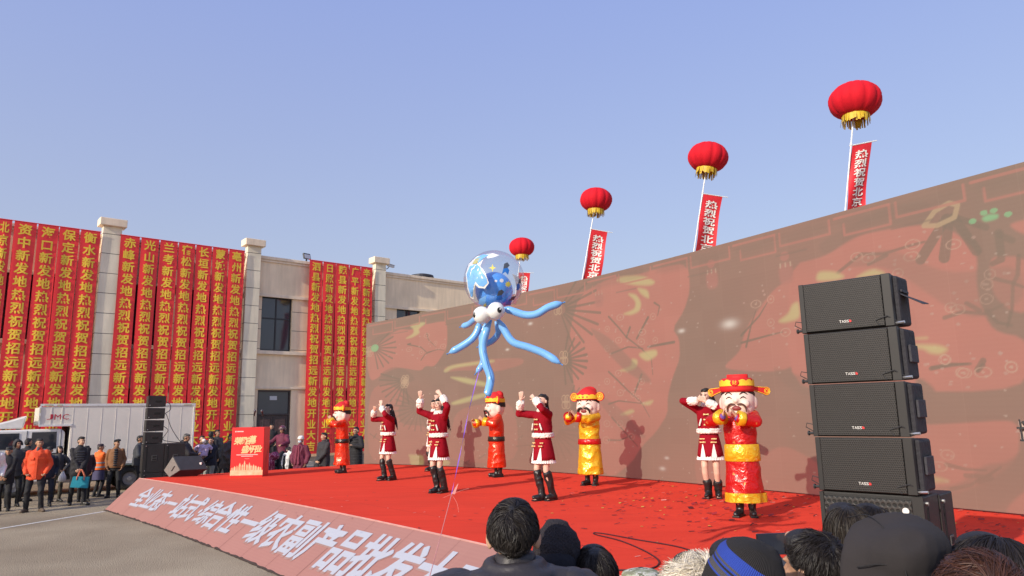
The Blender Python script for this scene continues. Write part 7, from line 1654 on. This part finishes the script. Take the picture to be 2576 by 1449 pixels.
q = MB(); q.T = f.S @ f.Hm; q.ell(HC + Vector((0, .012, .06)), (.098, .108, .085)); ring(q, 1.63, .088, .098, .018, .008, 14); fused('knit_hat', q, k_wht, f.o, voxel=.012, it=2, wrinkle=.004, wfreq=60)
f.part('face_mask', lambda q: q.ell(HC + Vector((0, -.060, -.045)), (.060, .042, .050)), mat('mask_blue', (.50, .60, .70), .7), head=True)
f.part('scarf', lambda q: [cap(q, (x * .03, -.14, 1.38), (x * .06, -.19, .86), .035, .045) for x in (-1, 1)], cloth('scarf_plum', (.20, .03, .06), .8, .8, 30))
f = q_(816, 1088.5, 21.7, -34, 'man in black coat holding a round black hat in front of him', k_char, k_pants, arms=FRONT, skin=m_skin, seed=81, puff=.03, hem=.60, hood=(k_char, True), head=(-12, 0))
hp = f.handpos('R'); ht_ = thing('black_hat', 'round black hat held in both hands by the man in the black coat', 'hat', hp + rot(f.yaw, .03, -.05), f.yaw)
q = MB(); q.ell((0, -.03, -.16), (.115, .06, .135)); q.tube([(-.12, .03, -.16), (-.08, .04, -.30), (.0, .045, -.32), (.08, .04, -.30), (.12, .03, -.16)], .014, 6); q.build('hat_body', k_blk, ht_, True)
f = q_(896, 1074, 23.2, -28, 'man in long black quilted coat and glasses filming with his phone', k_blk, k_pants, arms=dict(R=dict(w=(-.06, -.30, 1.42), e=(-1, .1, -.8), hand='grip', d=(.5, -.1, .8), pn=(1, 0, 0)), L=dict(w=(.10, -.22, 1.16), e=(1, .2, -.5), hand='relax', d=(-.9, -.2, .3))), skin=m_skin, seed=82, puff=.04, hem=.48, wr=.004)
for k in range(11): f.part('quilt_seam', lambda q, k=k: ring(q, .55 + .08 * k, .222, .178, .006, .004, 20), cloth('quilt_ridge', (.03, .03, .034), .45))
f.part('glasses', lambda q: [q.tube([HC + Vector((x * .03 + .020 * math.cos(t), -.094, .006 + .015 * math.sin(t))) for t in np.linspace(0, 6.28, 13)], .003, 5) for x in (-1, 1)], k_shoe, head=True)
hold_phone(f, 'R', 'phone held up sideways by the man in the long quilted coat', 0, 0, (.155, .012, .075))
# ---------------------------------------------------------------- foreground audience seen from behind, with real hair strands
def hair_mat(name, c, c2):
    m, nt, b = nodes_of(name); g = nt.nodes.new('ShaderNodeNewGeometry'); r = nt.nodes.new('ShaderNodeMix'); r.data_type = 'RGBA'; r.inputs[6].default_value = rgb(c); r.inputs[7].default_value = rgb(c2)
    L(nt, g.outputs['Random Per Island'], r.inputs[0]); L(nt, r.outputs[2], b.inputs['Base Color']); b.inputs['Roughness'].default_value = .52; b.inputs['Specular IOR Level'].default_value = .32; return m
hb = hair_mat('strand_black', (.008, .006, .006), (.026, .020, .017)); hd = hair_mat('strand_brown', (.028, .013, .010), (.085, .034, .022)); hf = hair_mat('strand_fur_cream', (.62, .54, .42), (.85, .80, .68)); hfb = hair_mat('strand_fur_brown', (.10, .05, .02), (.30, .16, .07))
def strands(f, name, m, n=5200, R=(.080, .094, .094), c0=None, crown=(.01, .62, .78), length=(.05, .085), swirl=.5, grav=.55, lift=.05, zmin=-.75, face=.25, hang=False, seed=1, w=.00075, steps=6, wob=.35, hl=None):
    g = np.random.default_rng(seed); R = np.array(R); cr = np.array(crown) / np.linalg.norm(crown)
    d = g.normal(size=(n * 4, 3)); d /= np.linalg.norm(d, axis=1)[:, None]
    ok = (d[:, 2] > zmin + .35 * np.maximum(0, -d[:, 1])) & (hang | (np.abs(d[:, 0]) < .80) | (d[:, 2] > .02)) & ~((d[:, 1] < -.15) & (d[:, 2] < face)); d = d[ok][:n]; n = len(d)
    ln = g.uniform(length[0], length[1], n); ds = ln / steps; P = d * R; cl = g.normal(size=(n, 3)) * wob
    # clumps: neighbouring hairs share a direction
    k = 90; seeds = d[g.integers(0, n, k)]; near = np.argmax(d @ seeds.T, axis=1); cl = cl * .45 + (g.normal(size=(k, 3)) * wob)[near]
    pts = [P.copy()]; nrm = []; lf = .25 + g.random((n, 1)) ** 2 * 1.3 + .7 * (np.sin(near * 7.1)[:, None] * .5 + .5)
    for i in range(steps):
        u_ = P / R; u_ /= np.linalg.norm(u_, axis=1)[:, None]; nn = u_ / R; nn /= np.linalg.norm(nn, axis=1)[:, None]
        fl = u_ - cr * (u_ @ cr)[:, None] * 1.0; fl = fl - nn * (fl * nn).sum(1)[:, None]; fl /= (np.linalg.norm(fl, axis=1)[:, None] + 1e-6)
        sw_ = np.cross(np.broadcast_to(cr, u_.shape), u_); near_c = np.exp(-(1 - u_ @ cr) * 4)[:, None]
        v = fl + sw_ * swirl * near_c * 2 + np.array([0, 0, -1]) * grav + cl
        if not hang: v = v - nn * (v * nn).sum(1)[:, None]
        else: v = np.where((P[:, 2:3] < .0), v * .25 + np.array([0, 0, -1.0]) + cl * .15, v - nn * (v * nn).sum(1)[:, None])
        v /= np.linalg.norm(v, axis=1)[:, None]; P = P + v * ds[:, None]
        rr = np.linalg.norm(P / R, axis=1)[:, None]; tgt = 1.0 + lift * (.25 + (i + 1) / steps) * lf
        if hang: P = np.where((P[:, 2:3] < -.02) & (rr > tgt), P, P * (tgt / rr))
        else: P = P * (tgt / rr)
        pts.append(P.copy()); nrm.append((nn, v))
    V = np.zeros((n, steps + 1, 2, 3)); rol = g.normal(size=(n, 1)) * .75
    for i in range(steps + 1):
        nn, v = nrm[min(i, steps - 1)]; sd = np.cross(nn, v); sd /= (np.linalg.norm(sd, axis=1)[:, None] + 1e-9); sd = sd * np.cos(rol) + nn * np.sin(rol); wd = w * (1.0 if i < steps else .25) * (.7 + .3 * (i > 0))
        V[:, i, 0] = pts[i] - sd * wd; V[:, i, 1] = pts[i] + sd * wd
    V = V.reshape(-1, 3) + np.array(c0 if c0 is not None else HC + Vector((0, .012, .015)))
    Tm = np.array(f.S @ f.Hm); V = V @ Tm[:3, :3].T + Tm[:3, 3]
    base = (np.arange(n) * (steps + 1) * 2)[:, None] + (np.arange(steps) * 2)[None, :]
    F = np.stack([base, base + 1, base + 3, base + 2], -1).reshape(-1, 4)
    me = bpy.data.meshes.new(name); me.vertices.add(len(V)); me.vertices.foreach_set('co', V.astype(np.float32).ravel())
    me.loops.add(F.size); me.loops.foreach_set('vertex_index', F.ravel().astype(np.int32)); me.polygons.add(len(F)); me.polygons.foreach_set('loop_start', np.arange(0, F.size, 4, dtype=np.int32)); me.update(calc_edges=True)
    me.materials.append(m); o = bpy.data.objects.new(name, me); col.objects.link(o); o.parent = f.o; return o
GF = 'spectators in front of the stage seen from behind'
def front(px, top, y, yaw, label, tm, **k):
    p = at_y(px, top, y); arms = k.pop('arms', None)
    if callable(arms): arms = arms(Vector((p.x, p.y, 0)), RX(yaw), p.z / 1.715)
    sk = k.pop('sink', .045)
    f = Fig(label, 'person', (p.x, p.y, 0), RX(yaw), p.z / (1.715 - sk) * 1.70, arms or POCK, None, k.pop('lean', 0), k.pop('head', (0, 0)), k.pop('skin', m_skin), k.pop('sex', 'm'), .0075, k.pop('seed', 1), GF, k.pop('build', 1.0), False, sk)
    f.top(tm, k.pop('hem', .74), k.pop('puff', .035), 'jacket', wr=k.pop('wr', .010), voxel=.0105, wf=k.pop('wf', 13)); f.trousers(k_pants); f.shoes(k_shoe); return f
def scalp(f, m=None, R=(.0755, .089, .0895), low=0.0):
    q = MB(); q.T = f.S @ f.Hm; q.ell(HC + Vector((0, .016, .022)), R); q.ell(HC + Vector((0, .045, -.01 + low)), (.062, .060, .078 - low * .6)); q.ell(HC + Vector((0, -.03, .075)), (.062, .058, .042)); return fused('hair', q, m or m_hair, f.o, voxel=.008, it=2)
j_blk = cloth('front_jacket_black', (.030, .026, .028), .5, .35, 18); j_dk = cloth('front_jacket_dark', (.022, .020, .024), .6, .3, 20); j_gr = cloth('front_hood_grey', (.024, .020, .021), .92, .25, 14); fl_b = cloth('fleece_black', (.028, .022, .026), .95, 1.0, 130)
# man with short black hair in the middle
f = front(1290, 1247, 2.66, 176, 'man with short black hair and black quilted jacket, standing nearest the middle', j_blk, seed=100, wr=.012, puff=.05, build=1.04, sink=.04)
scalp(f, low=.03); strands(f, 'hair_strands', hb, 14000, zmin=-.52, seed=5, crown=(.0, .55, .84), swirl=.7, lift=.05, length=(.03, .055), wob=.5)
q = MB(); q.T = f.S @ f.Ln; ring(q, 1.455, .078, .080, .026, .012, 20); ring(q, 1.42, .115, .10, .034, .014, 20); [cap(q, (x * .05, .015, 1.40), (x * .215, .005, 1.355), .064, .088) for x in (-1, 1)]; fused('stand_collar', q, j_blk, f.o, voxel=.009, it=3, wrinkle=.014, wfreq=20, seed=7)
for x, a in ((.0, 0), (.16, 8), (-.16, -8)): f.part('quilt_seam', lambda q, x=x: q.tube(smooth_path([(x * .25, .115, 1.44), (x * .8, .165, 1.36), (x, .19, 1.2), (x, .19, 1.0)], 5), .004, 6), k_blk)
# black fleece hood
f = front(1400, 1313, 3.0, 172, 'person wearing a black fleece hood beside the short haired man', j_dk, seed=101, sex='f')
q = MB(); q.T = f.S @ f.Hm; q.ell(HC + Vector((0, .025, .02)), (.098, .105, .112)); q.ell(HC + Vector((0, .04, -.10)), (.088, .085, .09)); q.ell(HC + Vector((0, .02, .10)), (.055, .07, .045)); fused('fleece_hood', q, fl_b, f.o, voxel=.009, it=2, wrinkle=.004, wfreq=60, seed=3)
q = MB(); q.T = f.S @ f.Hm; q.ell(HC + Vector((0, .075, -.03)), (.082, .070, .09)); fused('hood_panel', q, cloth('hood_panel_black', (.012, .012, .018), .9, .3, 40), f.o, voxel=.009, it=2)
# child with dark shiny hair
f = front(1496, 1366, 2.95, 185, 'dark haired child standing between the hooded person and the camouflage cap', cloth('jacket_grey_blue', (.25, .28, .33), .7, .3, 25), seed=102, sex='f')
scalp(f); strands(f, 'hair_strands', hb, 10000, zmin=-.95, face=.3, length=(.16, .30), hang=True, seed=6, crown=(.1, .25, .95), swirl=.2, lift=.10, wob=.25, steps=8)
# camouflage cap
def camo_mat():
    m, nt, b = nodes_of('camouflage'); tc = nt.nodes.new('ShaderNodeTexCoord'); sn = nt.nodes.new('ShaderNodeVectorMath'); sn.operation = 'SNAP'; sn.inputs[1].default_value = (.006, .006, .006); L(nt, tc.outputs['Object'], sn.inputs[0])
    n1 = nt.nodes.new('ShaderNodeTexNoise'); n1.inputs['Scale'].default_value = 26; n1.inputs['Detail'].default_value = 3; L(nt, sn.outputs[0], n1.inputs['Vector']); r = nt.nodes.new('ShaderNodeValToRGB'); r.color_ramp.interpolation = 'CONSTANT'
    e = r.color_ramp.elements; e[0].color = (.24, .24, .15, 1); e[1].position = .46; e[1].color = (.36, .38, .26, 1); x = e.new(.56); x.color = (.55, .54, .46, 1); x = e.new(.64); x.color = (.16, .17, .10, 1)
    L(nt, n1.outputs['Fac'], r.inputs[0]); L(nt, r.outputs[0], b.inputs['Base Color']); b.inputs['Roughness'].default_value = .9; return m
f = front(1612, 1425, 2.75, 165, 'person wearing a camouflage cap at the bottom edge', cloth('jacket_pale_camo', (.40, .38, .36), .8), seed=103); f.hair(); f.cap_(camo_mat())
# cream fur hood, wearer hidden by the striped beanie
f = front(1742, 1385, 2.55, 190, 'person in a hood trimmed with long cream fur beside the striped beanie', j_dk, seed=104, sex='f'); scalp(f)
q = MB(); q.T = f.S @ f.Hm; q.ell(HC + Vector((0, .05, -.03)), (.11, .09, .115)); fused('hood', q, j_dk, f.o, voxel=.009, it=3)
strands(f, 'fur_trim', hf, 13000, R=(.116, .096, .118), c0=HC + Vector((0, .04, -.02)), crown=(0, 1, .3), length=(.025, .06), swirl=.3, grav=.35, lift=.16, zmin=-.95, face=-1, seed=8, w=.0008, wob=.5)
# striped beanie and the phone held up by its wearer
def stripe_mat():
    m, nt, b = nodes_of('beanie_stripes'); tc = nt.nodes.new('ShaderNodeTexCoord'); sp = nt.nodes.new('ShaderNodeSeparateXYZ'); L(nt, tc.outputs['Generated'], sp.inputs[0]); r = nt.nodes.new('ShaderNodeValToRGB'); r.color_ramp.interpolation = 'CONSTANT'; e = r.color_ramp.elements
    K = (.016, .014, .014, 1); Bl = (.022, .055, .34, 1); Gy = (.075, .07, .075, 1); e[0].color = K; e[1].position = .34; e[1].color = Bl
    for p, c in ((.365, Gy), (.44, Bl), (.465, K), (.50, Bl), (.525, Gy), (.555, Bl), (.73, K)): x = e.new(p); x.color = c
    mp = nt.nodes.new('ShaderNodeTexNoise'); mp.inputs['Scale'].default_value = 6; L(nt, tc.outputs['Object'], mp.inputs['Vector']); ad = nt.nodes.new('ShaderNodeMath'); ad.operation = 'MULTIPLY_ADD'; ad.inputs[1].default_value = .05; L(nt, mp.outputs['Fac'], ad.inputs[0]); sb = nt.nodes.new('ShaderNodeMath'); sb.operation = 'SUBTRACT'; sb.inputs[1].default_value = .025; L(nt, sp.outputs['Z'], ad.inputs[2]); L(nt, ad.outputs[0], sb.inputs[0]); L(nt, sb.outputs[0], r.inputs[0])
    L(nt, r.outputs[0], b.inputs['Base Color']); b.inputs['Roughness'].default_value = .95
    gx = nt.nodes.new('ShaderNodeTexGradient'); gx.gradient_type = 'RADIAL'; mp2 = nt.nodes.new('ShaderNodeMapping'); mp2.inputs['Location'].default_value = (-.5, -.5, 0); L(nt, tc.outputs['Generated'], mp2.inputs[0]); L(nt, mp2.outputs[0], gx.inputs[0])
    mu = nt.nodes.new('ShaderNodeMath'); mu.operation = 'MULTIPLY'; mu.inputs[1].default_value = 700; L(nt, gx.outputs['Fac'], mu.inputs[0]); sn = nt.nodes.new('ShaderNodeMath'); sn.operation = 'SINE'; L(nt, mu.outputs[0], sn.inputs[0])
    bp = nt.nodes.new('ShaderNodeBump'); bp.inputs['Strength'].default_value = .6; bp.inputs['Distance'].default_value = .003; L(nt, sn.outputs[0], bp.inputs['Height']); L(nt, bp.outputs[0], b.inputs['Normal']); return m
ph_c = at_y(1955, 1368, 2.72)
def beanie_arms(loc, yaw, k):
    def loc_of(p): d = p - loc; c, s = math.cos(-yaw), math.sin(-yaw); return Vector((c * d.x - s * d.y, s * d.x + c * d.y, d.z)) / k
    A = {}
    for sd, off, e in (('L', -.115, 1), ('R', .105, -1)):
        A[sd] = dict(w=tuple(loc_of(ph_c + Vector((off, -.05, -.08)))), e=(e * .6, .2, -1), hand='grip', d=tuple(loc_of(loc + Vector((-off * .5, .03, .10)))), pn=tuple(loc_of(loc + Vector((-off, 0, 0)))), th=tuple(loc_of(loc + Vector((0, -.3, 1)))))
    return A
f = front(1853, 1350, 2.16, 196, 'person in a black knit beanie with blue stripes holding up a phone', j_dk, seed=105, arms=beanie_arms)
scalp(f)
q = MB(); q.loft([(-.045, 0, .012, .098, .106), (-.05, 0, .012, .100, .109), (.02, 0, .012, .101, .110), (.024, 0, .012, .096, .104), (.065, 0, .012, .094, .101), (.10, 0, .012, .080, .087), (.125, 0, .012, .055, .062), (.138, 0, .012, .024, .03)], 40)
me = fuse(q, .006, 3, .005, 22, 5); bo = bpy.data.objects.new('beanie', me); me.name = 'beanie'; me.materials.append(stripe_mat()); col.objects.link(bo); bo.parent = f.o
bo.matrix_local = f.S @ f.Hm @ Matrix.Translation(HC) @ Matrix.Rotation(RX(-24), 4, 'X') @ Matrix.Rotation(RX(-20), 4, 'Y')
t = thing('phone', 'dark phone held sideways in both hands beside the striped beanie', 'phone', ph_c, RX(6))
q = MB(); q.box((0, 0, 0), (.156, .010, .076)); q.build('phone_case', mat('phone_case_dark', (.018, .012, .014), .12, coat=.5), t, bev=.004)
q = MB(); q.box((0, -.0055, 0), (.150, .001, .071)); q.build('phone_screen', mat('phone_glass', (.03, .035, .05), .08), t)
# short haired man turned a little left, white fleece collar
f = front(2043, 1326, 2.42, 205, 'short haired man with thin hair crown and cream fleece collar', cloth('fleece_cream', (.72, .66, .56), .95, 1.0, 90), seed=106, head=(12, 0), skin=m_skint)
scalp(f); strands(f, 'hair_strands', hb, 13000, zmin=-.62, seed=9, crown=(.15, .72, .65), swirl=.8, lift=.07, length=(.03, .055), wob=.45)
# two women with long hair before the big subwoofer
f = front(2190, 1262, 3.3, 185, 'long haired woman farther back in front of the honeycomb subwoofer', j_dk, seed=107, sex='f', skin=m_skinl); scalp(f); strands(f, 'hair_strands', hb, 10000, zmin=-.95, face=.3, length=(.16, .30), hang=True, seed=10, crown=(-.1, .1, 1), swirl=.1, lift=.12, wob=.22, steps=8)
f = front(2128, 1260, 2.95, 180, 'long haired woman with brownish sheen in front of the honeycomb subwoofer', j_dk, seed=108, sex='f', skin=m_skinl); scalp(f); strands(f, 'hair_strands', hair_mat('strand_dark_brown', (.010, .007, .006), (.045, .034, .024)), 11000, zmin=-.95, face=.3, length=(.16, .32), hang=True, seed=11, crown=(.1, .15, 1), swirl=.1, lift=.12, wob=.22, steps=8)
# large dark hood
f = front(2222, 1318, 1.98, 186, 'person in a big dark grey puffy hood nearest the speaker stack', j_gr, seed=109, puff=.05, build=1.1); scalp(f)
q = MB(); q.T = f.S @ f.Hm; q.ell(HC + Vector((0, .03, .015)), (.130, .128, .128)); q.ell(HC + Vector((0, .04, -.10)), (.138, .120, .11)); q.ell(HC + Vector((.0, .06, .05)), (.115, .10, .10)); fused('hood', q, j_gr, f.o, voxel=.008, it=4, wrinkle=.022, wfreq=16, seed=12)
f.part('hood_seam', lambda q: q.tube(smooth_path([HC + Vector(p) for p in ((.06, -.05, .135), (.055, .04, .150), (.05, .12, .10), (.055, .168, .0), (.06, .168, -.1))], 5), .0014, 6), mat('seam_black', (.012, .011, .012), .8), head=True)
f.part('hood_seam', lambda q: q.tube(smooth_path([HC + Vector(p) for p in ((.055, .145, .05), (.09, .118, .055), (.118, .07, .04))], 5), .0014, 6), mat('seam_black', (.012, .011, .012), .8), head=True)
# two heads at the right edge
f = front(2488, 1333, 1.92, 182, 'woman with black hair in a side parting at the right edge', j_dk, seed=110, sex='f', build=1.05); scalp(f, R=(.083, .092, .088)); strands(f, 'hair_strands', hb, 12000, R=(.091, .099, .096), zmin=-.95, face=.3, length=(.15, .26), hang=True, seed=14, crown=(-.25, -.1, 1), swirl=.1, lift=.10, wob=.2, steps=8)
f = front(2462, 1383, 1.66, 176, 'person with reddish brown gathered hair, closest at the bottom right corner', j_dk, seed=111, sex='f'); scalp(f, mat('hair_red', (.05, .02, .016), .45, bump=.4)); strands(f, 'hair_strands', hd, 14000, zmin=-.9, face=.3, length=(.05, .11), seed=15, crown=(.25, .85, .45), swirl=.5, lift=.10, wob=.45, grav=.3)
# speckled wedge at the stage front and the lamp seen at the right frame edge
wp2 = on_z(1990, 1530, S); w2 = thing('stage_monitor', 'grey speckled wedge floor monitor at the stage front, half hidden by the crowd', 'loudspeaker', wp2, RX(-40))
q = MB(); q.prism([(-.32, .002), (.32, .002), (.32, .08), (-.32, .28)], -.0, .45); q.build('cabinet', mat('speckled_black', (.05, .052, .058), .8, c2=(.018, .018, .02), nscale=140), w2, bev=.01)
q = MB(); q.add([(-.28, .04, .272), (-.28, .41, .272), (.29, .41, .094), (.29, .04, .094)], [(3, 2, 1, 0)]); q.build('grille', mat('speckled_grille', (.10, .105, .115), .8, c2=(.03, .03, .034), nscale=150), w2)
e_ = at_y(2569, 1345, 4.6); ed_ = thing('stage_light', 'black stage light case cut off by the right edge of the photo', 'stage light', (e_.x + .03, e_.y, S), RX(-30))
q = MB(); q.box((0, 0, .02), (.26, .24, .04)); q.tube([(-.12, 0, .03), (-.12, 0, .26)], .015, 6); q.tube([(.12, 0, .03), (.12, 0, .26)], .015, 6); q.build('yoke', m_steel, ed_)
q = MB(); q.loft([(.10, 0, 0, .08, .08), (.16, 0, 0, .10, .10), (.36, 0, 0, .09, .09), (.42, 0, 0, .07, .07)], 20); q.build('lamp_body', m_spk, ed_, True)
pf = at_y(2572, 1088, 5.0); fa = thing('light_panel', 'black framed slatted panel light poking in at the right edge', 'stage light', (pf.x + .10, pf.y, S), RX(-30))
q = MB(); q.tube([(0, 0, .02), (0, 0, pf.z - S - .05)], .02, 8); q.box((0, 0, .012), (.4, .4, .024)); q.build('stand', m_steel, fa)
q = MB(); zc = pf.z - S; q.box((0, 0, zc + .03), (.22, .05, .012)); q.box((0, 0, zc - .055), (.20, .05, .012)); q.box((0, 0, zc + .085), (.16, .05, .016), Matrix.Rotation(RX(-14), 3, 'Y'))
for i in range(6): q.box((-.09 + .036 * i, 0, zc + .058), (.006, .05, .06)); q.box((-.09 + .036 * i, 0, zc - .015), (.006, .05, .08))
q.build('slat_frame', m_dark, fa)
q = MB(); q.box((0, .02, zc + .01), (.19, .008, .13)); q.build('panel', mat('panel_pink', (.50, .36, .31), .5), fa)
